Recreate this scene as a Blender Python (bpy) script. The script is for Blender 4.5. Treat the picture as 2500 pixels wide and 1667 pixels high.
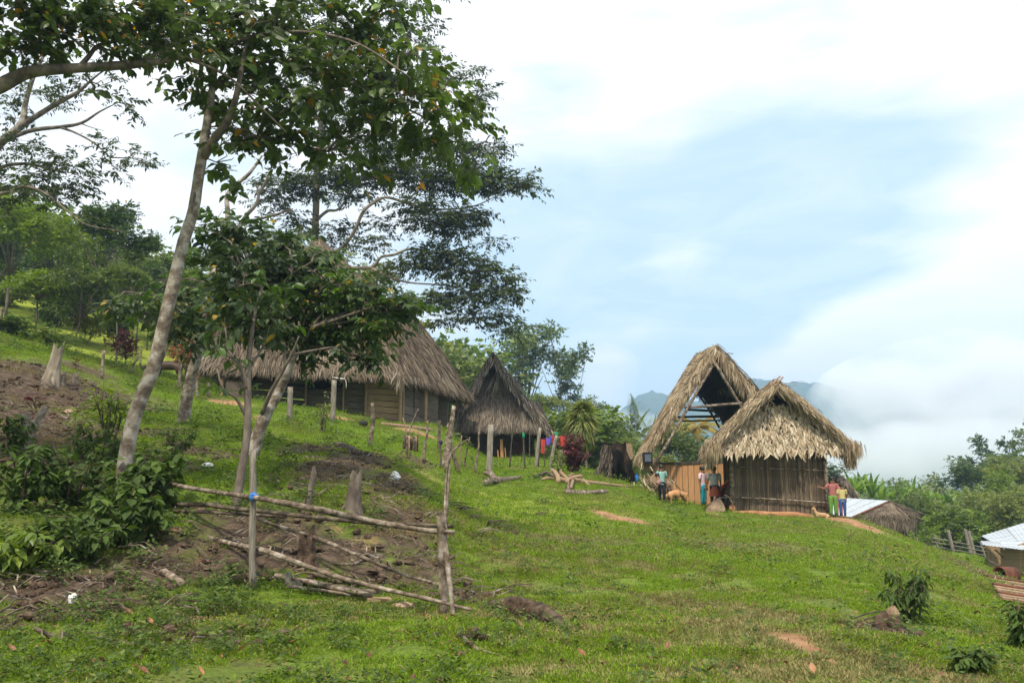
import bpy, math, random
import numpy as np
from mathutils import Vector, Matrix
for o in list(bpy.data.objects): bpy.data.objects.remove(o)
SC = bpy.context.scene
COL = SC.collection
R = math.radians
# ------------------------------------------------------------------ camera
F, CX, CY, CAMZ = 2018.0, 1250.0, 833.5, 1.6
PITCH = math.atan((1130 - CY) / F)
cd = bpy.data.cameras.new('camera'); cd.sensor_width = 36; cd.lens = F / 2500 * 36
cd.clip_start = .1; cd.clip_end = 8000
cam = bpy.data.objects.new('camera', cd); COL.objects.link(cam)
cam.location = (0, 0, CAMZ); cam.rotation_euler = (R(90) + PITCH, 0, 0)
SC.camera = cam
# ------------------------------------------------------------------ light
SUN_EL, SUN_AZ = R(59), R(194)      # azimuth from +Y, clockwise
sund = Vector((math.sin(SUN_AZ) * math.cos(SUN_EL), math.cos(SUN_AZ) * math.cos(SUN_EL), math.sin(SUN_EL)))
sl = bpy.data.lights.new('sun', 'SUN'); sl.energy = 4.2; sl.angle = R(3); sl.color = (1, .91, .77)
sun = bpy.data.objects.new('sun', sl); COL.objects.link(sun)
sun.rotation_euler = sund.to_track_quat('Z', 'Y').to_euler()
SC.view_settings.view_transform = 'Standard'
try: SC.view_settings.look = 'None'
except Exception: pass
SC.view_settings.exposure = 0.37; SC.view_settings.gamma = 1
SC.view_settings.use_curve_mapping = False
SC.cycles.max_bounces = 6; SC.cycles.diffuse_bounces = 3; SC.cycles.transparent_max_bounces = 8
SC.cycles.volume_bounces = 3; SC.cycles.use_denoising = True
SC.cycles.volume_step_rate = 4; SC.cycles.volume_max_steps = 64
# sky: physical sky with procedural cloud cover in direction space
w = bpy.data.worlds.new('World'); SC.world = w; w.use_nodes = True
nt = w.node_tree; nt.nodes.clear()
def N(t, **k):
    n = nt.nodes.new(t)
    for a, b in k.items(): setattr(n, a, b)
    return n
def M(op, a, b=None, c=None, clamp=False):
    n = N('ShaderNodeMath', operation=op); n.use_clamp = clamp
    for i, v in enumerate((a, b, c)):
        if v is None: continue
        if isinstance(v, (int, float)): n.inputs[i].default_value = v
        else: nt.links.new(v, n.inputs[i])
    return n.outputs[0]
sky = N('ShaderNodeTexSky', sky_type='NISHITA'); sky.sun_disc = False
sky.sun_elevation = SUN_EL; sky.sun_rotation = SUN_AZ; sky.altitude = 600; sky.air_density = 1.0; sky.dust_density = 1.2
tc = N('ShaderNodeTexCoord')
nrm = N('ShaderNodeVectorMath', operation='NORMALIZE'); nt.links.new(tc.outputs['Generated'], nrm.inputs[0])
def pdir(px, py):
    u, v = (px - CX) / F, (CY - py) / F
    return Vector((u, math.cos(PITCH) - v * math.sin(PITCH), math.sin(PITCH) + v * math.cos(PITCH))).normalized()
mp = N('ShaderNodeMapping'); mp.inputs['Scale'].default_value = (1, 1, 3.4); mp.inputs['Location'].default_value = (3.1, .4, 1.2)
nt.links.new(nrm.outputs[0], mp.inputs[0])
nz = N('ShaderNodeTexNoise'); nz.inputs['Scale'].default_value = 2.6; nz.inputs['Detail'].default_value = 7; nz.inputs['Roughness'].default_value = .5
nt.links.new(mp.outputs[0], nz.inputs['Vector'])
nz2 = N('ShaderNodeTexNoise'); nz2.inputs['Scale'].default_value = 9; nz2.inputs['Detail'].default_value = 6
nt.links.new(mp.outputs[0], nz2.inputs['Vector'])
nz3 = N('ShaderNodeTexNoise'); nz3.inputs['Scale'].default_value = 5.5; nz3.inputs['Detail'].default_value = 9; nz3.inputs['Roughness'].default_value = .62; nz3.inputs['Distortion'].default_value = .6
nt.links.new(mp.outputs[0], nz3.inputs['Vector'])
def gap(px, py, wid, amt):
    d = pdir(px, py)
    dp = N('ShaderNodeVectorMath', operation='DOT_PRODUCT'); nt.links.new(nrm.outputs[0], dp.inputs[0]); dp.inputs[1].default_value = d
    x = M('SUBTRACT', 1, dp.outputs['Value'])
    x = M('DIVIDE', x, wid)
    x = M('SUBTRACT', 1, x, clamp=True)
    x = M('SMOOTH_MIN', x, 1, .2)
    return M('MULTIPLY', M('MULTIPLY', x, M('ADD', M('MULTIPLY', nz2.outputs[0], 1.5), .25)), amt)
cover = M('ADD', M('MULTIPLY', nz.outputs[0], 1.5), M('MULTIPLY', nz2.outputs[0], .55))
tot = None
for g in [(1990, 500, .016, .55), (1330, 520, .016, .42), (1800, 700, .03, .38), (1450, 830, .03, .35), (560, 520, .012, .42), (2250, 640, .03, .22),
          (1000, 750, .02, .3), (1150, 850, .012, .2)]:
    v = gap(*g); tot = v if tot is None else M('ADD', tot, v)
for g in [(1480, 930, .0012, -.6), (2150, 1010, .012, -.8), (2350, 900, .012, -.5), (2080, 880, .003, -.5), (1880, 905, .0008, -.25), (1100, 800, .0018, -.35)]:
    tot = M('ADD', tot, gap(*g))
# open holes elsewhere in the overcast so the deck is not uniform
cov = M('SUBTRACT', cover, tot)
cov = M('SUBTRACT', cov, .44); cov = M('ADD', M('MULTIPLY', cov, 1.7, clamp=True), M('MULTIPLY', M('SUBTRACT', nz3.outputs[0], .42), 1.1, clamp=True))
cov = M('MINIMUM', cov, 1.0)
cov = M('SMOOTH_MIN', cov, 1.0, .15)
cloudcol = N('ShaderNodeMixRGB'); cloudcol.inputs[1].default_value = (8.3, 8.6, 9.1, 1); cloudcol.inputs[2].default_value = (10.4, 10.4, 10.5, 1)
c2 = M('MULTIPLY', M('SUBTRACT', cover, .55), 1.6, clamp=True); nt.links.new(c2, cloudcol.inputs[0])
skyb = N('ShaderNodeMixRGB', blend_type='MIX'); skyb.inputs[0].default_value = .8
nt.links.new(sky.outputs[0], skyb.inputs[1]); skyb.inputs[2].default_value = (6.0, 7.9, 9.2, 1)   # thin high cirrus veil
mx = N('ShaderNodeMixRGB'); nt.links.new(cov, mx.inputs[0]); nt.links.new(skyb.outputs[0], mx.inputs[1]); nt.links.new(cloudcol.outputs[0], mx.inputs[2])
bg = N('ShaderNodeBackground'); bg.inputs[1].default_value = .1; nt.links.new(mx.outputs[0], bg.inputs[0])
wo = N('ShaderNodeOutputWorld'); nt.links.new(bg.outputs[0], wo.inputs[0])

# ------------------------------------------------------------------ helpers
rng = np.random.default_rng(7)
random.seed(7)
def P(px, py, Y):
    u, v = (px - CX) / F, (CY - py) / F
    d = (u, math.cos(PITCH) - v * math.sin(PITCH), math.sin(PITCH) + v * math.cos(PITCH))
    s = Y / d[1]
    return Vector((d[0] * s, Y, CAMZ + d[2] * s))
def m_px(Y): return Y / F      # metres per photo pixel at depth Y (about)
def vnoise(x, y, seed=0):
    xi, yi = np.floor(x).astype(np.int64), np.floor(y).astype(np.int64)
    fx, fy = x - xi, y - yi
    fx = fx * fx * (3 - 2 * fx); fy = fy * fy * (3 - 2 * fy)
    def h(a, b):
        n = (a * 374761393 + b * 668265263 + seed * 974634777) & 0x7fffffff
        n = ((n ^ (n >> 13)) * 1274126177) & 0x7fffffff
        return ((n ^ (n >> 16)) & 0xffff) / 65535.0 * 2 - 1
    a, b, c, d = h(xi, yi), h(xi + 1, yi), h(xi, yi + 1), h(xi + 1, yi + 1)
    return (a * (1 - fx) + b * fx) * (1 - fy) + (c * (1 - fx) + d * fx) * fy
def tag(o, label=None, cat=None, group=None, kind=None):
    if label: o['label'] = label
    if cat: o['category'] = cat
    if group: o['group'] = group
    if kind: o['kind'] = kind
    return o
def empty(name, loc=(0, 0, 0), label=None, cat=None, group=None, rz=0, parent=None):
    o = bpy.data.objects.new(name, None); COL.objects.link(o); o.location = loc; o.rotation_euler = (0, 0, rz)
    o.empty_display_size = .2
    if parent: o.parent = parent
    return tag(o, label, cat, group)
def link(name, me, parent=None, mat=None, label=None, kind=None):
    o = bpy.data.objects.new(name, me); COL.objects.link(o)
    if mat and not me.materials: me.materials.append(mat)
    if parent is not None:
        o.parent = parent
        o.matrix_parent_inverse = Matrix.Translation(-Vector(parent.location)) if parent.rotation_euler.z == 0 else (Matrix.Translation(parent.location) @ Matrix.Rotation(parent.rotation_euler.z, 4, 'Z')).inverted()
    if label: o['label'] = label
    if kind: o['kind'] = kind
    return o
def npmesh(name, V, faces_flat, nper, tint=None, smooth=False):
    """fast mesh from numpy arrays; every face has nper corners"""
    me = bpy.data.meshes.new(name)
    V = np.asarray(V, np.float32).reshape(-1, 3); Fc = np.asarray(faces_flat, np.int32).ravel()
    nf = len(Fc) // nper
    me.vertices.add(len(V)); me.vertices.foreach_set('co', V.ravel())
    me.loops.add(len(Fc)); me.loops.foreach_set('vertex_index', Fc)
    me.polygons.add(nf); me.polygons.foreach_set('loop_start', np.arange(nf, dtype=np.int32) * nper)
    me.polygons.foreach_set('use_smooth', np.full(nf, smooth, bool))
    if tint is not None:
        a = me.attributes.new('tint', 'FLOAT', 'FACE'); a.data.foreach_set('value', np.asarray(tint, np.float32))
    me.update(calc_edges=True)
    return me
class MB:
    def __init__(s): s.v = []; s.f = []; s.t = []
    def add(s, vs, fs, tint=.5):
        b = len(s.v); s.v += [tuple(x) for x in vs]; s.f += [tuple(i + b for i in f) for f in fs]; s.t += [tint] * len(fs)
    def box(s, c, size, rot=None, tint=.5):
        hx, hy, hz = (a / 2 for a in size); m = rot or Matrix.Identity(3)
        vs = [Vector(c) + m @ Vector((x, y, z)) for x in (-hx, hx) for y in (-hy, hy) for z in (-hz, hz)]
        s.add(vs, [(0, 1, 3, 2), (4, 6, 7, 5), (0, 4, 5, 1), (2, 3, 7, 6), (0, 2, 6, 4), (1, 5, 7, 3)], tint)
    def beam(s, a, b, wd, th, up=(0, 0, 1), tint=.5):
        a, b = Vector(a), Vector(b); z = (b - a); L = z.length; z.normalize()
        x = Vector(up).cross(z)
        if x.length < 1e-3: x = Vector((1, 0, 0))
        x.normalize(); y = z.cross(x)
        s.box((a + b) / 2, (wd, th, L), Matrix((x, y, z)).transposed(), tint)
    def tube(s, pts, rad, n=7, wob=0, cap=True, tint=.5, seed=0):
        pts = [Vector(p) for p in pts]; k = len(pts)
        if isinstance(rad, (int, float)): rad = [rad] * k
        rr = random.Random(seed + k)
        b = len(s.v); prev = None
        for i, p in enumerate(pts):
            t = (pts[min(i + 1, k - 1)] - pts[max(i - 1, 0)]).normalized()
            x = (prev - t * prev.dot(t)) if prev is not None else t.orthogonal()
            if x.length < 1e-4: x = t.orthogonal()
            x.normalize(); prev = x; y = t.cross(x)
            for j in range(n):
                a = j * 2 * math.pi / n; r = rad[i] * (1 + wob * (rr.random() - .5) * 2)
                s.v.append(tuple(p + (x * math.cos(a) + y * math.sin(a)) * r))
        for i in range(k - 1):
            for j in range(n):
                j2 = (j + 1) % n
                s.f.append((b + i * n + j, b + i * n + j2, b + (i + 1) * n + j2, b + (i + 1) * n + j)); s.t.append(tint)
        if cap:
            s.f.append(tuple(b + j for j in reversed(range(n)))); s.f.append(tuple(b + (k - 1) * n + j for j in range(n))); s.t += [tint, tint]
    def ell(s, c, r, n=8, m=6, rot=None, tint=.5, wob=0, seed=1):
        rr = random.Random(seed); b = len(s.v); M3 = rot or Matrix.Identity(3)
        for i in range(m + 1):
            ph = math.pi * i / m
            for j in range(n):
                a = 2 * math.pi * j / n; q = 1 + wob * (rr.random() * 2 - 1)
                s.v.append(tuple(Vector(c) + M3 @ Vector((r[0] * math.sin(ph) * math.cos(a) * q, r[1] * math.sin(ph) * math.sin(a) * q, r[2] * math.cos(ph) * q))))
        for i in range(m):
            for j in range(n):
                s.f.append((b + i * n + j, b + (i + 1) * n + j, b + (i + 1) * n + (j + 1) % n, b + i * n + (j + 1) % n)); s.t.append(tint)
    def mesh(s, name, smooth=False):
        me = bpy.data.meshes.new(name); me.from_pydata(s.v, [], s.f)
        a = me.attributes.new('tint', 'FLOAT', 'FACE'); a.data.foreach_set('value', np.array(s.t, np.float32))
        if smooth: me.polygons.foreach_set('use_smooth', np.ones(len(s.f), bool))
        me.update(); return me
    def build(s, name, mat, parent=None, smooth=False, label=None, kind=None):
        return link(name, s.mesh(name, smooth), parent, mat, label, kind)
def spline(pts, k=5):
    """Catmull-Rom through tuples of any length"""
    a = np.array(pts, float)
    if len(a) < 3: 
        return [tuple(a[0] * (1 - t) + a[1] * t) for t in np.linspace(0, 1, k + 1)]
    e = np.vstack([2 * a[0] - a[1], a, 2 * a[-1] - a[-2]]); out = []
    for i in range(1, len(e) - 2):
        for t in np.linspace(0, 1, k, endpoint=False):
            p0, p1, p2, p3 = e[i - 1:i + 3]
            out.append(tuple(.5 * (2 * p1 + (p2 - p0) * t + (2 * p0 - 5 * p1 + 4 * p2 - p3) * t * t + (3 * p1 - p0 - 3 * p2 + p3) * t ** 3)))
    out.append(tuple(a[-1])); return out
def limb(pxs, k=4):
    """[(px,py,Y,r)] -> world points, radii"""
    s = spline(pxs, k); return [P(a[0], a[1], a[2]) for a in s], [max(a[3], .004) for a in s]

# ------------------------------------------------------------------ materials
def mat_nodes(name):
    m = bpy.data.materials.new(name); m.use_nodes = True; t = m.node_tree; t.nodes.clear(); return m, t
def ramp(t, stops):
    n = t.nodes.new('ShaderNodeValToRGB'); e = n.color_ramp.elements
    while len(e) < len(stops): e.new(.5)
    for i, (p, c) in enumerate(stops): e[i].position = p; e[i].color = (*c, 1)
    return n
def mk(name, c1, c2, scale=8, rough=.85, stretch=(1, 1, 1), bump=.3, detail=6, spec=.2, tintamt=.0, c3=None, metal=0, contrast=(.35, .65), bscale=None, transl=0, bdist=.02):
    m, t = mat_nodes(name); L = t.links.new
    co = t.nodes.new('ShaderNodeTexCoord'); mpn = t.nodes.new('ShaderNodeMapping'); mpn.inputs['Scale'].default_value = stretch
    L(co.outputs['Object'], mpn.inputs[0])
    no = t.nodes.new('ShaderNodeTexNoise'); no.inputs['Scale'].default_value = scale; no.inputs['Detail'].default_value = detail; no.inputs['Roughness'].default_value = .6
    L(mpn.outputs[0], no.inputs['Vector'])
    st = [(contrast[0], c1), (contrast[1], c2)]
    if c3: st = [(contrast[0], c1), ((contrast[0] + contrast[1]) / 2, c2), (contrast[1], c3)]
    rp = ramp(t, st); L(no.outputs[0], rp.inputs[0])
    col = rp.outputs[0]
    if tintamt:
        at = t.nodes.new('ShaderNodeAttribute'); at.attribute_name = 'tint'
        oi = t.nodes.new('ShaderNodeObjectInfo')
        ad = t.nodes.new('ShaderNodeMath'); ad.operation = 'ADD'; L(at.outputs['Fac'], ad.inputs[0]); L(oi.outputs['Random'], ad.inputs[1])
        mr = t.nodes.new('ShaderNodeMapRange'); mr.inputs[1].default_value = 0; mr.inputs[2].default_value = 2; mr.inputs[3].default_value = 1 - tintamt; mr.inputs[4].default_value = 1 + tintamt
        L(ad.outputs[0], mr.inputs[0])
        mu = t.nodes.new('ShaderNodeMixRGB'); mu.blend_type = 'MULTIPLY'; mu.inputs[0].default_value = 1; L(col, mu.inputs[1])
        L(mr.outputs[0], mu.inputs[2]); col = mu.outputs[0]
    b = t.nodes.new('ShaderNodeBsdfPrincipled'); L(col, b.inputs['Base Color']); b.inputs['Roughness'].default_value = rough
    b.inputs['Specular IOR Level'].default_value = spec; b.inputs['Metallic'].default_value = metal
    if bump:
        n2 = t.nodes.new('ShaderNodeTexNoise'); n2.inputs['Scale'].default_value = bscale or scale * 2; n2.inputs['Detail'].default_value = 8
        L(mpn.outputs[0], n2.inputs['Vector'])
        bn = t.nodes.new('ShaderNodeBump'); bn.inputs['Strength'].default_value = bump; bn.inputs['Distance'].default_value = bdist
        L(n2.outputs[0], bn.inputs['Height']); L(bn.outputs[0], b.inputs['Normal'])
    o = t.nodes.new('ShaderNodeOutputMaterial'); out = b.outputs[0]
    if transl:
        tr = t.nodes.new('ShaderNodeBsdfTranslucent'); L(col, tr.inputs[0]); ms = t.nodes.new('ShaderNodeMixShader'); ms.inputs[0].default_value = transl
        L(out, ms.inputs[1]); L(tr.outputs[0], ms.inputs[2]); out = ms.outputs[0]
    L(out, o.inputs[0]); return m
def leafmat(name, stops, rough=.45, transl=.35, spec=.4):
    m, t = mat_nodes(name); L = t.links.new
    at = t.nodes.new('ShaderNodeAttribute'); at.attribute_name = 'tint'
    rp = ramp(t, stops); L(at.outputs['Fac'], rp.inputs[0])
    b = t.nodes.new('ShaderNodeBsdfPrincipled'); L(rp.outputs[0], b.inputs['Base Color']); b.inputs['Roughness'].default_value = rough; b.inputs['Specular IOR Level'].default_value = spec
    hs = t.nodes.new('ShaderNodeHueSaturation'); hs.inputs['Value'].default_value = 1.5; hs.inputs['Saturation'].default_value = 1.15; L(rp.outputs[0], hs.inputs['Color'])
    tr = t.nodes.new('ShaderNodeBsdfTranslucent'); L(hs.outputs[0], tr.inputs[0])
    ms = t.nodes.new('ShaderNodeMixShader'); ms.inputs[0].default_value = transl; L(b.outputs[0], ms.inputs[1]); L(tr.outputs[0], ms.inputs[2])
    o = t.nodes.new('ShaderNodeOutputMaterial'); L(ms.outputs[0], o.inputs[0]); return m
MT = {}
MT['bark_white'] = mk('pale_bark', (.12, .09, .065), (.22, .18, .14), scale=5.5, stretch=(1, 1, 1.1), bump=.9, detail=10, c3=(.37, .335, .285), contrast=(.40, .60), tintamt=.12)
MT['bark_grey'] = mk('grey_bark', (.07, .055, .045), (.20, .165, .13), scale=6, stretch=(1, 1, .5), bump=.6, tintamt=.15)
MT['bark_tan'] = mk('tan_bark', (.16, .13, .095), (.34, .29, .22), scale=4, stretch=(1, 1, .6), bump=.5, tintamt=.1)
MT['bark_dark'] = mk('dark_bark', (.035, .028, .022), (.10, .08, .06), scale=6, bump=.6, tintamt=.2)
MT['pole'] = mk('weathered_pole', (.065, .048, .035), (.19, .145, .105), scale=9, bump=.6, c3=(.36, .32, .27), contrast=(.38, .68), tintamt=.25)
MT['pole_dark'] = mk('old_pole', (.045, .035, .027), (.13, .10, .07), scale=10, bump=.6, c3=(.2, .17, .13), contrast=(.4, .72), tintamt=.25)
MT['post'] = mk('grey_post', (.13, .11, .085), (.30, .27, .22), scale=6, stretch=(6, 6, .7), bump=.5, tintamt=.2)
MT['cutwood'] = mk('pale_cut_wood', (.20, .13, .08), (.33, .225, .145), scale=8, stretch=(4, 4, 1), bump=.4, tintamt=.25)
MT['rotten'] = mk('rotten_wood', (.022, .015, .011), (.085, .055, .036), scale=7, bump=.9, c3=(.15, .11, .075), contrast=(.35, .7), bdist=.05)
MT['plank_grey'] = mk('old_plank', (.075, .062, .05), (.17, .14, .105), scale=3, stretch=(1, 1, 14), bump=.3, tintamt=.3)
MT['plank_tan'] = mk('tan_plank', (.22, .15, .085), (.36, .26, .15), scale=3, stretch=(1, 1, 12), bump=.25, tintamt=.2)
MT['board_orange'] = mk('fresh_board', (.38, .195, .085), (.50, .28, .135), scale=3, stretch=(9, 9, .7), bump=.2, tintamt=.18)
MT['slat'] = mk('dry_slat', (.07, .05, .033), (.20, .15, .10), scale=5, stretch=(9, 9, .8), bump=.4, tintamt=.65)
MT['thatch_grey'] = leafmat('grey_thatch', [(0, (.055, .04, .03)), (.4, (.15, .115, .08)), (.75, (.25, .20, .145)), (1, (.36, .31, .25))], rough=.8, transl=.08, spec=.1)
MT['thatch_old'] = leafmat('old_thatch', [(0, (.04, .032, .027)), (.4, (.13, .105, .08)), (.75, (.24, .20, .155)), (1, (.38, .33, .27))], rough=.85, transl=.05, spec=.1)
MT['thatch_tan'] = leafmat('tan_thatch', [(0, (.12, .085, .05)), (.4, (.31, .235, .145)), (.75, (.46, .37, .25)), (1, (.60, .52, .39))], rough=.75, transl=.1, spec=.15)
MT['thatch_leaf'] = leafmat('dry_palm_leaf', [(0, (.24, .17, .105)), (.4, (.42, .335, .22)), (.75, (.54, .45, .32)), (1, (.66, .58, .45))], rough=.6, transl=.1, spec=.25)
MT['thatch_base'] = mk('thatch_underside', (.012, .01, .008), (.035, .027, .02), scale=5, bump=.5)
MT['L_big'] = leafmat('broad_leaf', [(0, (.032, .044, .017)), (.45, (.06, .09, .025)), (.75, (.105, .165, .035)), (.93, (.20, .31, .055)), (.97, (.38, .25, .04)), (1, (.44, .23, .04))], rough=.42, transl=.38)
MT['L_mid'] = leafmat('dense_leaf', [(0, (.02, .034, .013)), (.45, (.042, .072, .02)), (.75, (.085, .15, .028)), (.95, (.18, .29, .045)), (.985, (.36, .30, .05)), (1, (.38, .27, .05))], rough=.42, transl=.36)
MT['L_fine'] = leafmat('small_leaf', [(0, (.026, .034, .014)), (.5, (.05, .07, .024)), (.85, (.095, .13, .034)), (1, (.19, .24, .055))], rough=.45, transl=.36)
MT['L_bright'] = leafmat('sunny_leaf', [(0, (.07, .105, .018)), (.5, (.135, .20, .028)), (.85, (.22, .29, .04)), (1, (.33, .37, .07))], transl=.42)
MT['L_forest'] = leafmat('forest_leaf', [(0, (.045, .07, .022)), (.5, (.10, .145, .034)), (.85, (.17, .22, .048)), (1, (.28, .28, .08))], transl=.38)
MT['L_olive'] = leafmat('olive_leaf', [(0, (.09, .115, .03)), (.5, (.17, .205, .045)), (.85, (.26, .28, .065)), (1, (.36, .30, .11))], transl=.38)
MT['L_banana'] = leafmat('banana_leaf', [(0, (.07, .13, .025)), (.5, (.13, .23, .035)), (1, (.26, .34, .07))], transl=.4)
MT['L_maroon'] = leafmat('maroon_leaf', [(0, (.035, .008, .012)), (.5, (.085, .018, .022)), (.9, (.16, .035, .035)), (1, (.25, .08, .06))], transl=.25)
MT['L_redflower'] = leafmat('reddish_leaf', [(0, (.03, .05, .02)), (.4, (.06, .09, .02)), (.55, (.28, .07, .03)), (1, (.38, .11, .06))], transl=.3)
MT['L_palmdry'] = leafmat('yellowing_palm', [(0, (.09, .12, .03)), (.5, (.24, .21, .05)), (1, (.45, .27, .07))], transl=.35)
MT['grass'] = leafmat('grass_blade', [(0, (.09, .14, .014)), (.5, (.165, .26, .022)), (.9, (.25, .34, .035)), (1, (.40, .34, .14))], rough=.6, transl=.4, spec=.2)
MT['weed'] = leafmat('weed_leaf', [(0, (.035, .055, .016)), (.5, (.06, .10, .022)), (.85, (.10, .16, .03)), (1, (.19, .20, .06))], rough=.62, transl=.3, spec=.2)
MT['litter'] = leafmat('dead_leaf', [(0, (.06, .03, .018)), (.5, (.16, .075, .035)), (.85, (.32, .14, .06)), (1, (.45, .27, .16))], rough=.6, transl=.1)
MT['metal_roof'] = mk('zinc_roof', (.30, .34, .37), (.48, .52, .55), scale=1.2, rough=.5, bump=.05, spec=.4, metal=.2, stretch=(1, 6, 1))
MT['rust'] = mk('rusty_metal', (.07, .028, .018), (.17, .065, .035), scale=5, rough=.8, bump=.3)
MT['clay'] = mk('orange_clay', (.25, .12, .055), (.42, .22, .11), scale=4, bump=.6, bdist=.05)
MT['stone'] = mk('tan_stone', (.22, .15, .10), (.38, .27, .18), scale=3, bump=.4)
MT['black'] = mk('black_plastic', (.008, .008, .009), (.02, .02, .022), scale=5, rough=.4, bump=.05)
MT['white'] = mk('white_plastic', (.6, .6, .58), (.75, .74, .7), scale=5, rough=.5, bump=.05)
MT['blue'] = mk('blue_plastic', (.02, .12, .45), (.04, .2, .6), scale=5, rough=.5, bump=.05)
MT['green'] = mk('green_cloth', (.01, .16, .07), (.02, .26, .12), scale=5, rough=.7, bump=.3)
MT['grass_dry'] = leafmat('dry_grass', [(0, (.12, .11, .04)), (.5, (.22, .19, .075)), (1, (.36, .30, .15))], rough=.7, transl=.3, spec=.15)
def cloth(n, c): return mk(n, tuple(x * .8 for x in c), tuple(min(1, x * 1.15) for x in c), scale=7, rough=.85, bump=.4, bdist=.03)
# ------------------------------------------------------------------ terrain
CP = [(0,1667,6.0),(600,1667,6.0),(1250,1667,6.0),(1900,1667,6.0),(2300,1667,6.3),(2500,1667,6.8),
 (0,1550,7.3),(600,1550,7.5),(1250,1550,7.6),(1900,1550,7.8),(2300,1550,8.6),(2500,1550,9.6),
 (0,1480,8.3),(600,1480,8.8),(1100,1480,9.2),(1600,1480,9.5),(2100,1480,10.2),(2300,1480,11.0),(2500,1500,11.9),
 (0,1400,9.2),(350,1430,9.2),(600,1420,9.8),(900,1430,10.0),(1150,1420,10.9),(1500,1400,12),(1900,1400,12.5),(2200,1400,14.0),(2350,1410,15.5),
 (400,1290,11),(700,1310,11.3),(900,1310,11.9),(1080,1320,12.9),(400,1205,12.6),(600,1205,12.9),(800,1215,13.4),(1000,1230,14.3),(1100,1240,16.2),
 (0,1300,10),(200,1260,11.2),(0,1200,12),(0,1050,15.3),(200,1080,15),(0,950,20),(150,930,22),(0,850,28),(150,860,29),(300,900,30),
 (450,1100,16.5),(620,1110,18),(800,1110,19),(1000,1150,19.5),(450,1030,22),(300,980,24),(450,960,30),(600,975,33),(540,975,35),(700,1000,37),(850,1010,37.5),(975,1037,37.5),(1080,1048,41),
 (800,1050,27),(900,1085,26),(1000,1095,25.5),(1195,1155,29),(1100,1125,27),(1100,1180,22),(1150,1250,17.5),(1120,1100,49),(1200,1127,40),(1290,1127,41),(1200,1142,34),(1100,1078,43),(1350,1140,38),(1260,1155,32),(1280,1108,49),(1380,1140,42),(1400,1180,30),(1520,1172,35.5),(1600,1200,34.5),(1450,1150,40),
 (1300,1220,23),(1300,1330,14.7),(1550,1230,26),(1500,1300,17.7),(1700,1240,32.5),(1620,1225,33.5),(1790,1250,31),(1900,1262,30),(2022,1262,30),(2075,1264,30),(1900,1340,17.5),(1700,1340,17),
 (2100,1330,19.8),(2150,1298,26),(2250,1400,14.8),(2250,1340,27),(2350,1368,29),(2400,1385,29),(2500,1400,36),(2310,1345,48),(2420,1370,44),(2500,1470,16),(2400,1450,16.5)]
XYZ = [tuple(P(*c)) for c in CP]
XYZ += [(1250 and -2, -5, .3), (-12, -4, 1.5), (12, -4, -1.2), (0, -40, 2), (-60, -30, 20), (60, -30, -18),
        (14, 42, -3.2), (20, 50, -5.5), (9, 46, -1.5), (5, 55, .5), (2, 70, 2), (10, 70, -3), (25, 65, -9), (40, 60, -9), (60, 60, -12),
        (35, 90, -12), (10, 110, -4), (50, 120, -9), (80, 120, -9), (-10, 110, 9), (30, 150, -12), (100, 160, -10), (25, 35, -5.5), (40, 30, -11), (30, 15, -8), (18, 12, -3.6),
        (-12, 60, 5.5), (-25, 60, 11.5), (-35, 60, 14), (-18, 50, 7.6), (-25, 48, 9.5), (-30, 40, 9.5), (-17, 38, 5.6), (-45, 75, 17), (-25, 90, 11), (-60, 60, 22), (-20, 28, 6.6), (-14, 14, 3), (-30, 20, 8),
        (-100, 100, 30), (-50, 140, 10), (0, 160, 2), (0, 300, -10), (150, 300, -30), (300, 200, -50), (-250, 300, 20), (100, 700, -60), (600, 700, -110), (-600, 700, 10), (-600, 0, 90), (500, 0, -90), (0, -300, 10),
        (0, 1500, -60), (1200, 1500, -140), (-1200, 1500, 0), (0, 3000, -80), (1500, 3000, -160), (-1500, 3000, 0), (1500, 0, -200), (-1500, 0, 150)]
XYZ = np.array(XYZ, float)
def warp(x, y): return np.arcsinh(np.asarray(x) / 8.0), np.arcsinh(np.asarray(y) / 8.0)
cwx, cwy = warp(XYZ[:, 0], XYZ[:, 1])
def phi(r2): return .5 * r2 * np.log(r2 + 1e-12)
n_ = len(XYZ)
Kc = phi((cwx[:, None] - cwx) ** 2 + (cwy[:, None] - cwy) ** 2) + np.eye(n_) * 3e-4
Pm = np.column_stack([np.ones(n_), cwx, cwy])
A_ = np.zeros((n_ + 3, n_ + 3)); A_[:n_, :n_] = Kc; A_[:n_, n_:] = Pm; A_[n_:, :n_] = Pm.T
sol = np.linalg.solve(A_, np.concatenate([XYZ[:, 2], np.zeros(3)]))
def Hs(x, y):
    x = np.asarray(x, float); y = np.asarray(y, float); sh = x.shape; a, b = warp(x.ravel(), y.ravel()); out = np.empty(a.shape)
    for i in range(0, len(a), 20000):
        s = slice(i, i + 20000)
        out[s] = phi((a[s, None] - cwx) ** 2 + (b[s, None] - cwy) ** 2) @ sol[:n_] + sol[n_] + sol[n_ + 1] * a[s] + sol[n_ + 2] * b[s]
    return out.reshape(sh)
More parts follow.
